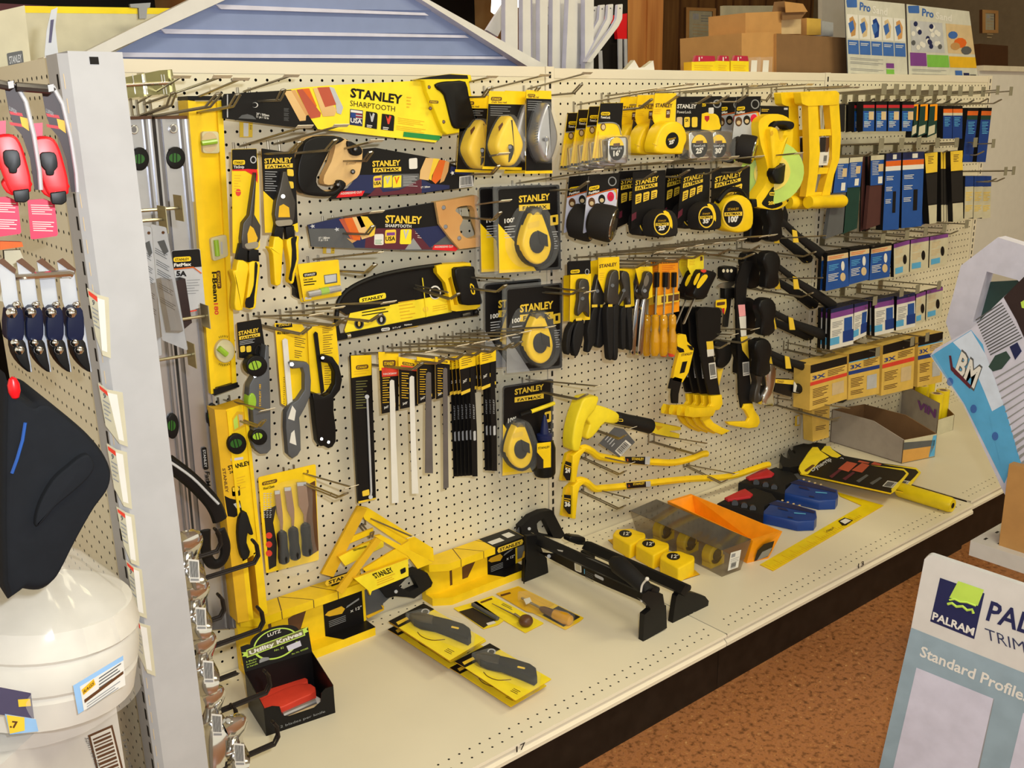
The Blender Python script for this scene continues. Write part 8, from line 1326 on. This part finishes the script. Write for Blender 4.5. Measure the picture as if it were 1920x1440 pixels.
# carton below
P=Y(-27);zt_=zat(-60,-31,1385);b=B();fr=zo([(-20,1375),(240,1215),(790,985),(880,1440),(880,1560),(-20,1560)]);t=Thing('carton','white carton with a big printed barcode, under the bag of rags','carton',(-62,-27,FLOOR));pr=P(*zo(790,985));pl_=P(*zo(-20,1375));b.prism([A((pl_[0]-2,-33,FLOOR+4)),A((pr[0]-.5,-26.0,FLOOR+4)),A((pr[0]-.5,-26.0,P(86,1300)[2]-.1)),A((pl_[0]-2,-33,P(86,1300)[2]-.1))],[A((pl_[0]-2,-16,FLOOR+4)),A((pr[0]-.5,-16,FLOOR+4)),A((pr[0]-.5,-16,P(86,1300)[2]-.1)),A((pl_[0]-2,-16,P(86,1300)[2]-.1))],'white');t.part('box',b)
e=A((pr[0]-.5,-26.0,0))-A((pl_[0]-2,-33,0));q=Pl(o=A((pr[0]-.5,-26.0,0)),n=(e[1],-e[0],0));b=B();f=quad(*zo([(540,1240),(690,1175),(770,1500),(620,1560)]));b.slab([f(0,0),f(1,0),f(1,1),f(0,1)],q.up(.02),.02,'brn','brn');b.flat(qrect(f,.08,.04,.92,.96),q.up(.02),'paper',.02);v=.1
for k in range(13): h_=(.03,.045,.025,.05)[k%4];b.flat(qrect(f,.14,v,.86,v+h_),q.up(.02),'brn',.04);v+=h_+.03
b.text('5 33970 948',zo(745,1230),zo(790,1440),zo(765,1225),q.up(.02),'gryd',.0);b.text('32H17-HA1ZE',zo(520,1255),zo(590,1440),zo(545,1250),q.up(.02),'gryd',.0);t.part('printed_barcode',b)
zt=Z(1240,0,2.8235)
# ---------------------------------------------------------------- on top of and behind the bays
# lap-sided gable sample with white rakes
pl=Y(4);t=Thing('siding_sample','blue-grey lap-sided gable sample with white sloping edges, above the saw bay','display',org(pl,620,128));b=B();ap=lambda y: (205+(422-205)*(96-y)/96,791+(993-791)*(y+0)/123+8)
for k,(y0,y1,s0) in enumerate(((-150,14,0),(14,60,.25),(60,104,.5),(104,132,.75))):
    l0,r0=ap(y0);l1,r1=ap(y1);b.slab([(max(l0,205),y0),(r0,y0),(r1,y1+6-k*3),(max(l1,205),y1)],pl.up(.3-s0),.5,'siding','lilac')
    if k<3: b.slab([(l1+14,y1-6),(r1-26,y1-2+(12,8,4)[k]),(r1-18,y1+3+(12,8,4)[k]),(l1+24,y1+3)],pl.up(.5-s0),.3,'lilac','lilac')
t.part('lap_boards',b);b=B();b.slab([(150,102),(206,98),(422,0),(640,-99),(640,-130),(355,0)],pl.up(1.6),1.2,'white','white');t.part('rake_board',b);b=B();b.slab([(640,-99),(640,-112),(805,0),(1034,128),(1024,136),(990,125),(791,0)],pl.up(1.2),1.2,'white','lilac');t.part('rake_board',b)
# yellow-topped carton and sticker at the far left
def plain(name,ph,cat,pts,y,d,key,side=None,extra=None,group=None):
    b=B();p=Y(y);b.slab(pts,p,d,key,side or key)
    if extra: extra(b,p)
    return solo(name,ph,cat,b,group)
plain('flat_carton','cream carton with a yellow top edge, behind the top of the white post','carton',[(46,11),(360,16),(360,130),(46,125)],5,3,'certp',None,lambda b,p: b.flat([(46,11),(360,16),(360,27),(46,24)],p,'ybr',.02))
plain('cream_carton','cream carton with a small dark brand badge, at the outer edge above the red tapes','carton',[(-20,25),(46,10),(58,118),(-20,140)],-8,3,'certp',None,lambda b,p: brandbox(b,za([(50,400),(168,378),(180,480),(65,505)]),p,'gryd','gryl',r=3))
plain('paper_strip','curled paper strip standing beside the top of the white post','paper',za([(385,75),(432,55),(415,200),(430,350),(455,530),(350,545),(335,400),(350,230)]),-20,.06,'gryl','paper',lambda b,p: b.flat(za([(380,150),(405,145),(385,320),(365,320)]),p,'purp2',.02))
plain('shelf_clip','small grey clip on the yellow-topped carton','clip',za([(975,30),(1130,20),(1125,55),(1105,60),(1098,140),(1045,140),(1040,60),(980,55)]),2.5,.3,'gry','gryd')
# stock shelf, panels and red boxes in the dark behind
def far(name,ph,cat,lo,hi,key,group=None):
    b=B();b.bbox(lo,hi,key);return solo(name,ph,cat,b,group)
def pxbox(name,ph,cat,q,y,d,key,side=None,extra=None,group=None): return plain(name,ph,cat,q,y,d,key,side,extra,group)
t=Thing('stock_shelf','dark stock shelf with wooden boards behind the gable sample','shelf',(-10,70,FLOOR));b=B();b.bbox((-70,80,FLOOR),(52,81,45),'dark');t.part('back',b)
for z in (-20,4.5,20):
    b=B();b.bbox((-70,62,z),(52,80,z+1),'wood');t.part('shelf_board',b)
for x in (-70,-10,51): b=B();b.bbox((x,62,FLOOR),(x+1,80,45),'wood');t.part('side_board',b)
for k,(x,w_,h,c) in enumerate(((-66,9,5,'redd'),(-54,12,4,'brn'),(-38,8,6,'maroon'),(-24,10,5,'redd'),(24,9,4,'red'),(36,7,5,'redd'))): far('stock_box','dark red stock box on the wooden shelf behind the gable sample','box',(x,63,5.5),(x+w_,74,5.5+h),c,'stock boxes on the back shelf')
b=B();p=Y(30);b.slab(zs([(150,-60),(240,-60),(205,60),(165,120),(140,100)]),p,1,'glow');solo('lit_lamp','bright lamp glowing behind the white shelf brackets','lamp',b);b=B();b.slab(zs([(340,-60),(640,-60),(635,70),(350,60)]),Y(31),1,'glow');solo('lit_lamp','bright lamp glowing through the bundle of white shelf brackets','lamp',b);spec_late=0
# white shelf standards and arms, leaning in a bundle
for k,(x0,x1,x2,x3) in enumerate(((228,340,228,340),(385,455,385,460),(472,540,470,540),(540,612,540,606),(655,720,650,722),(722,790,722,770),(800,850,770,860),(850,880,845,870),(880,960,865,950),(945,1025,945,1022))): plain('shelf_standard','white steel shelf standard in the bundle leaning behind the bays','bracket',zs([(x0,-30),(x1,-30),(x3,660),(x2,660)]),6+.8*(k%3),.7,'white','lilac',None,'bundle of white shelf standards')
for k,(dx,dy) in enumerate(((0,0),(-85,0),(-160,5),(-230,20),(-290,40))):
    L=[(1240+dx,40+dy),(1285+dx,36+dy),(1280+dx,170+dy),(1245+dx,240+dy),(1000+dx*.2,560+dy),(960+dx*.2,560+dy),(1190+dx,240+dy),(1230+dx,170+dy)];plain('shelf_bracket','white shelf arm with a bent rounded end, angled out of the bundle','bracket',rr(zs(L),2),5+.7*k,.4,'white','lilac',lambda b,p,dx=dx,dy=dy: b.flat(ell(*zs(1260+dx,75+dy),1.3,1.5,8),p,'gryd',.02),'white angled shelf arms')
for k in range(4): plain('shelf_bracket','white shelf arm slanting behind the upright standards','bracket',zs([(330+90*k,250-30*k),(630+50*k,-60),(660+50*k,-60),(330+90*k,330-30*k)]) if k else zs([(60,270),(220,20),(240,160),(160,330)]),8.5,.4,'white','lilac',None,'slanting shelf arms')
# rules and red packs beyond, post, panelling, certificates
pxbox('rule_panel','dark pegboard panel behind the white shelf arms','panel',zs([(1020,-40),(1330,-40),(1330,700),(1020,700)]),26,1,'dark');pxbox('red_pack','bright red pack hanging on the dark panel beside the wooden post','pack',zs([(1110,150),(1325,120),(1322,350),(1240,350),(1225,210),(1110,220)]),25,.6,'red')
for q in ([(1075,460),(1100,455),(1110,700),(1080,700)],[(1245,350),(1282,350),(1282,700),(1250,700)],[(1300,350),(1325,350),(1328,600),(1304,600)]): pxbox('steel_rule','steel rule hanging on the dark panel beside the wooden post','rule',zs(q),24.6,.2,'gryl',None,None,'steel rules on the dark panel')
b=B();p=Y(34);a_=p(*zs(1340,60));e_=p(*zs(1650,60));b.bbox((a_[0],34,FLOOR),(e_[0],40,63.9),'postwood');b.bbox((a_[0]+(e_[0]-a_[0])*.5,33.7,FLOOR),(a_[0]+(e_[0]-a_[0])*.72,34,63.9),'postwood');solo('wooden_post','reddish-brown wooden post behind the tape measure bay','post',b)
def cert(ph,q,y):
    b=B();p=Y(y);b.slab(hole(q,inset(q,6)),p,.8,'wood','brn');t=Thing('certificate',ph,'certificate',org(p,*q[2]));t.part('frame',b);b=B();b.slab(inset(q,5),p.up(-.3),.3,'certp');f=quad(*inset(q,6));b.flat(qrect(f,.15,.1,.4,.3),p.up(-.3),'gryl',.02);b.lines(f(.5,.15),f(.9,.15),(0,5),3,p.up(-.3),'gry',.3);b.lines(f(.15,.45),f(.85,.47),(0,6),6,p.up(-.3),'tan',.3);t.part('paper',b)
cert('framed certificate on the panelling beside the wooden post, upper one',zt([(132,38),(290,44),(285,232),(130,226)]),125);cert('framed certificate on the panelling, lower one, half hidden by yellow packs',zt([(132,258),(286,262),(284,440),(132,440)]),125)
pxbox('pegboard_sheet','grey-green pegboard sheet behind the stacked cartons','panel',zt([(330,30),(600,30),(600,300),(330,300)]),70,1,'certp');pxbox('white_panel','pale grey panel behind the sanding posters','panel',zt([(850,-20),(1010,-20),(1010,420),(850,420)]),60,1,'plaster')
# small packs on the top rail
b=B();p=Y(.6);b.slab(zs([(1200,690),(1210,645),(1250,660),(1290,655),(1390,540),(1430,610),(1480,605),(1560,545),(1578,690)]),p,.6,'paper','certp');solo('torn_paper','torn cream paper bag standing on the top rail','paper bag',b)
for k,(x0,x1) in enumerate(((1297,1342),(1342,1368),(1370,1404))):
    p=Y(.3);q=[(x0,114 if k else 116),(x1,115),(x1,147),(x0,146)];t=Thing('yellow_pack','small yellow pack with a crimson top on the rail, %s'%('nearest the certificates','middle of three','beside the clear packs')[k],'pack',org(p,*q[2]),'yellow packs on the top rail');b=B();b.slab(q,p,1.2,'ybr','ydk');b.lines((q[0][0]+5,122),(x1-5,123),(0,4),4,p,'ydk',.3);b.flat(ell((x0+x1)/2+3,144,4,3,12),p,'brn',.02);t.part('box',b);b=B();b.slab([(x0+8,104),(x1-2,105),(x1,117),(x0+4,116)],p.up(-.2),.3,'redc','redc');b.text("1'",(x0+13,114),(x0+20,114),7,p.up(-.2),'paper',.03);t.part('crimson_top',b)
for k,x in enumerate((1406,1428)): pxbox('clear_pack','clear blister pack with a white card on the rail beside the yellow packs','pack',[(x,108),(x+21,106),(x+19,148),(x-2,147)],.4,.8,'clear',None,lambda b,p,x=x: b.flat([(x+3,113),(x+14,113),(x+12,143),(x+1,142)],p.up(-.4),'paper'),'clear packs on the top rail')
p=Y(9);b=B();c0,c1=p(1370,112),p(1370,68);b.lathe(c0,c1,[(0,1.7),(.15,1.75),(.85,1.75),(.9,1.9),(1,1.9)],'blk',18,['blk','blk','blk','gryl']);b.flat([(1356,87),(1386,87),(1386,98),(1356,98)],p.up(1.85),'orgd');b.bbox((c0[0]-1.7,7.5,1.5),(c0[0]+1.7,10.5,c0[2]),'cardd');solo('paint_can','black can with an orange label beside the big carton','can',b)
# cartons
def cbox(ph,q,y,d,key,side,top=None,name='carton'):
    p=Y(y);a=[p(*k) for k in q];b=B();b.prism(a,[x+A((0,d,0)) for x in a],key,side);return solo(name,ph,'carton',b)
cbox('big brown carton with a shade-painted side, on top of the bays behind the yellow packs',zt([(610,178),(985,200),(985,420),(610,420)]),3,10,'cardd','cardb');cbox('orange-brown carton end turned towards the wooden post',zt([(425,175),(612,168),(612,420),(425,420)]),3.4,10,'cardb','cardb')  # shade on the big carton's front is painted with the darker brown
cbox('square brown carton stacked on the big carton',zt([(445,68),(636,60),(636,178),(445,178)]),6,6,'cardb','cardb');cbox('small tan carton stacked between two others on the big carton',zt([(636,105),(740,95),(740,180),(636,180)]),7,6,'tan','cardb');cbox('cream-yellow small carton at the end of the stack on the big carton',zt([(770,95),(845,100),(845,185),(770,185)]),6.5,6,'ypb','cardb')
cbox('grey-white small carton last on the stack',zt([(850,110),(910,120),(910,192),(850,190)]),7,6,'gryl','gryl');b=B();p=Y(6);b.slab(zt([(600,10),(655,5),(650,60),(590,62)]),p,.1,'cardd');b.slab(zt([(655,8),(750,20),(775,62),(660,66)]),p.up(1),.1,'cardb');b.slab(zt([(640,62),(770,62),(740,100),(640,105)]),p.up(.5),.1,'cardd');solo('open_flap','open carton flaps sticking up over the stacked cartons','carton',b)
# two sanding posters
def poster(ph,q,y,body):
    p=Y(y);b=B();b.slab(q,p,.15,'certg','gryd');f=quad(*q);b.flat(rr([f(.02,.02),f(.2,.0),f(.2,.1),f(.03,.11)],2),p,'bluf',.02);b.text('Pro',f(.24,.125),f(.42,.14),f(.25,.03),p,'bluf',.03);b.text('Sand',f(.45,.15),f(.7,.165),f(.46,.06),p,'paper',.02);body(b,p,f);return solo('poster',ph,'poster',b,'sanding posters')
def pb1(b,p,f):
    for k in range(5): u=.02+.196*k;b.flat(qrect(f,u,.19,u+.18,.48),p,'paper',.02);b.flat([f(u+.04,.24),f(u+.1,.21),f(u+.15,.3),f(u+.13,.44),f(u+.06,.46)],p,('cardb','tan','blud','tan','wood')[k],.03);b.flat([f(u+.02,.3),f(u+.1,.26),f(u+.12,.36),f(u+.05,.42)],p,'bluf',.035);b.flat(qrect(f,u,.5,u+.18,.67),p,'bluf',.02);b.lines(f(u+.02,.53),f(u+.15,.53),(0,3),2,p,'paper',.4,lift=.03)
    for k,c in enumerate(('purp','grnl','ydk')): b.flat(qrect(f,.65,.76+.075*k,.78,.82+.075*k),p,c,.02)
    for v in (.71,.76,.84,.9): b.lines(f(.05,v),f(.6,v+.01),(0,2.6),2,p,'gry',.3)
def pb2(b,p,f):
    random.seed(5);b.flat(qrect(f,.05,.2,.55,.6),p,'gryl',.02);b.flat(qrect(f,.6,.2,1,.6),p,'tan',.02)
    for k in range(22): u,v=random.uniform(.08,.5),random.uniform(.24,.55);b.flat(ell(*f(u,v),4,5,8),p,random.choice(('navy','paper','gryd','paper')),.03+.001*k)
    for c,(u,v,r) in zip(('bluf','orgd','cardb','gryd'),((.7,.35,9),(.8,.45,12),(.72,.5,9),(.88,.55,10))): b.flat(ell(*f(u,v),r,r*.8,10),p,c,.04)
    b.flat(qrect(f,.03,.61,.27,.78),p,'purp',.02);b.flat(qrect(f,.28,.63,.6,.79),p,'grnl',.02);b.flat(qrect(f,.61,.64,1,.79),p,'ydk',.02)
    for v in (.82,.88,.93): b.lines(f(.05,v),f(.55,v+.01),(0,2.6),2,p,'gry',.3)
    b.flat(qrect(f,.68,.83,.78,.98),p,'bluf',.03);b.flat(qrect(f,.8,.86,.88,.98),p,'navy',.03);b.flat(qrect(f,.89,.88,.98,.98),p,'gryd',.03)
poster('sanding poster with a row of five hand photographs and blue captions',zt([(972,-10),(1288,20),(1305,440),(990,430)]),.9,pb1);poster('sanding poster with a photograph of machine parts and purple, green and orange bands',zt([(1298,22),(1630,60),(1680,440),(1312,440)]),.9,pb2)
# beyond the bay end: pale slatwall with a rail, framed picture above
b=B();e0=Y(3)(1835,133);b.bbox((93.5,2.6,FLOOR),(160,3.4,e0[2]),'plaster');b.bbox((93.5,1.9,e0[2]),(160,3.6,e0[2]+.8),'bar');solo('partition_panel','pale partition with a cream top rail beyond the sandpaper bay','partition',b)
cert('small framed picture on the dim wall above the pale partition',[(1842,18),(1872,20),(1872,62),(1842,62)],55);pxbox('dark_cabinet','dark brown cabinet far behind the pale partition','cabinet',[(1838,82),(1890,86),(1890,140),(1838,140)],45,8,'brn')
# ---------------------------------------------------------------- floor display with octagon frame and sample board; white trim sign
XB=Xp(26);t=Thing('display_stand','floor display stand with a white perforated tray, standing in the aisle','stand',(28,-42,FLOOR));b=B();tr=[XB(*q) for q in [(1838,1003),(1920,1052),(2000,1100)]];zt_=tr[0][2];b.bbox((24,tr[2][1]-6,zt_-1.6),(36,tr[0][1],zt_),'white')
for i in range(9):
    for j in range(4): x,y=25.5+j*2.4,tr[0][1]-.8-i*1.4;b.add([(x+.3,y-.12,zt_+.01),(x+.3,y+.12,zt_+.01),(x-.3,y+.12,zt_+.01),(x-.3,y-.12,zt_+.01)],[(0,1,2,3)],'blk')
t.part('tray',b);b=B();b.bbox((30,tr[2][1]-6,FLOOR),(33,tr[2][1]-3,4),'white');t.part('post',b);b=B();p0=XB(1885,990);b.bbox((25,p0[1]-14,zt_),(29,p0[1],p0[2]+7),'cardb');t.part('cardboard_riser',b)
po=Xp(30);b=B();ou=zu([(842,108),(1010,160),(1130,300),(1100,560),(980,700),(720,640),(640,590),(608,490),(676,235)]);ih=zu([(792,262),(930,300),(1010,380),(990,520),(900,600),(730,490),(735,470)]);b.slab(hole(ou,ih),po,1.6,'lilac','lilac');t2=Thing('octagon_frame','white octagonal window frame with a wood grain, on the aisle display','window frame',org(po,*zu(640,590)));t2.part('frame_ring',b);b=B();b.slab(zu([(780,310),(960,300),(960,480),(720,480)]),Xp(31.5),.2,'grnd2','grnd2');t2.part('dark_sheet',b)
p=XB;t=Thing('sample_board','tilted blue and white sample board with big white initials, on the aisle display','board',org(p,*zu(870,1250)));b=B();b.slab(zu([(538,640),(560,610),(722,520),(870,375),(960,290),(1200,200),(1200,1600),(965,1420),(870,1260),(686,860)]),p,.4,'lilac','gryl')
b.flat(zu([(542,640),(722,525),(775,590),(800,700),(905,1000),(960,1160),(870,1215),(690,855)]),p,'sky',.02);b.flat(zu([(640,580),(722,528),(790,640),(905,960),(905,1130),(860,1000),(780,800),(720,660)]),p,'skyp',.03);b.flat(zu([(800,900),(870,860),(925,1050),(915,1180),(870,1200)]),p,'sky',.04);b.flat(zu([(868,378),(960,285),(1100,250),(1100,700),(960,560),(925,480)]),p,'brn2',.02);b.flat(zu([(945,400),(970,385),(970,430),(950,425)]),p,'lime',.03)
for k in range(14): b.flat(zu([(742+k*5,478-k*4+16*k),(860+k*7,400+12*k),(862+k*7,405+12*k),(743+k*5,484-k*4+16*k)]),p,'gryd',.03)
for k in range(16): b.flat(zu([(830+9*k,740+30*k-(k>8)*10),(1000,640+34*k),(1000,645+34*k),(831+9*k,747+30*k)]),p,'gry',.03)
b.flat(zu([(800,690),(830,640),(880,620),(900,650),(860,700),(820,712)]),p,'grnd2',.04);b.flat(zu([(895,600),(930,580),(950,620),(920,660)]),p,'navy',.04)
q=zu([(655,640),(690,620),(755,745),(740,785),(640,730)]);b.text('BM',zu(646,712),zu(738,792),zu(678,618),p,'gryd',.07,.04);b.text('BM',zu(648,710),zu(736,786),zu(678,622),p,'paper',.03,.05);b.flat(zu([(622,640),(632,640),(640,690),(722,775),(716,790),(630,705)]),p,'maroon',.04)
for c in ((627,758),(733,880),(830,1003)): b.flat(ell(*zu(*c),6,8,14),p,'bluf',.04)
b.flat(zu([(868,1225),(885,1185),(930,1150),(1100,1100),(1100,1500),(965,1410)]),p,'lilac',.045)
for i in range(5):
    for j in range(5): b.flat(ell(*zu(890+28*j+12*i,1215-10*j+45*i),2.4,3.6,8),p,'bluf',.06)
t.part('board',b);b=B();b.slab(zu([(528,625),(548,590),(620,548),(640,555),(545,625),(690,860),(668,850)]),p.up(.2),.1,'clear');t.part('clear_sleeve',b)
p=Pl(o=Xp(-3)(1740,1040),n=(-.97,-.24,0));t=Thing('trim_sign','white and blue-grey trim sign with a navy square logo, standing in the aisle','sign',org(p,1700,1440));b=B();oc=zv([(1030,238),(1560,415),(2000,560),(2000,1700),(680,1700),(745,1440),(925,650),(1000,265)]);b.slab(rr(oc,[18,0,0,0,0,0,0,0]),p,.5,'white','gryl');b.flat(zv([(925,650),(1560,905),(2000,1080),(2000,1700),(680,1700),(745,1440)]),p,'bluegr',.02)
b.flat(zv([(1088,370),(1338,458),(1280,715),(1032,615)]),p,'navy',.02);b.flat(zv([(1190,388),(1335,438),(1300,528),(1140,482)]),p,'lime',.035);b.tube([p.up(.05)(*q) for q in zv([(1140,495),(1170,490),(1200,505),(1240,508),(1290,528)])],.07,'lime',5);b.tube([p.up(.05)(*q) for q in zv([(1130,518),(1155,512),(1180,532),(1215,530),(1240,552),(1268,548),(1275,570)])],.1,'lime',5);b.text('PALRAM',zv(1042,602),zv(1275,695),zv(1050,562),p,'paper',.03,.04)
b.text('PALIGHT',zv(1345,605),zv(1950,815),zv(1375,500),p,'navy',.02,.04);b.text('TRIMBOARD',zv(1348,715),zv(1940,930),zv(1338,650),p,'navy2',-.005,.04);b.text('Standard Profiles',zv(972,808),zv(1585,1075),zv(985,752),p,'paper',.02,.04);b.flat(zv([(955,875),(1388,1050),(1290,1480),(815,1480)]),p,'lilac',.03);b.flat(zv([(1388,1050),(1392,1052),(1300,1480),(1290,1480)]),p,'gry',.035);b.flat(zv([(1555,1130),(1700,1180),(1700,1480),(1470,1480)]),p,'lilac',.03);t.part('board',b);b=B();f0=p(1700,1560);b.bbox((-4,-62,FLOOR),(2,-42,FLOOR+1),'white');t.part('foot',b)
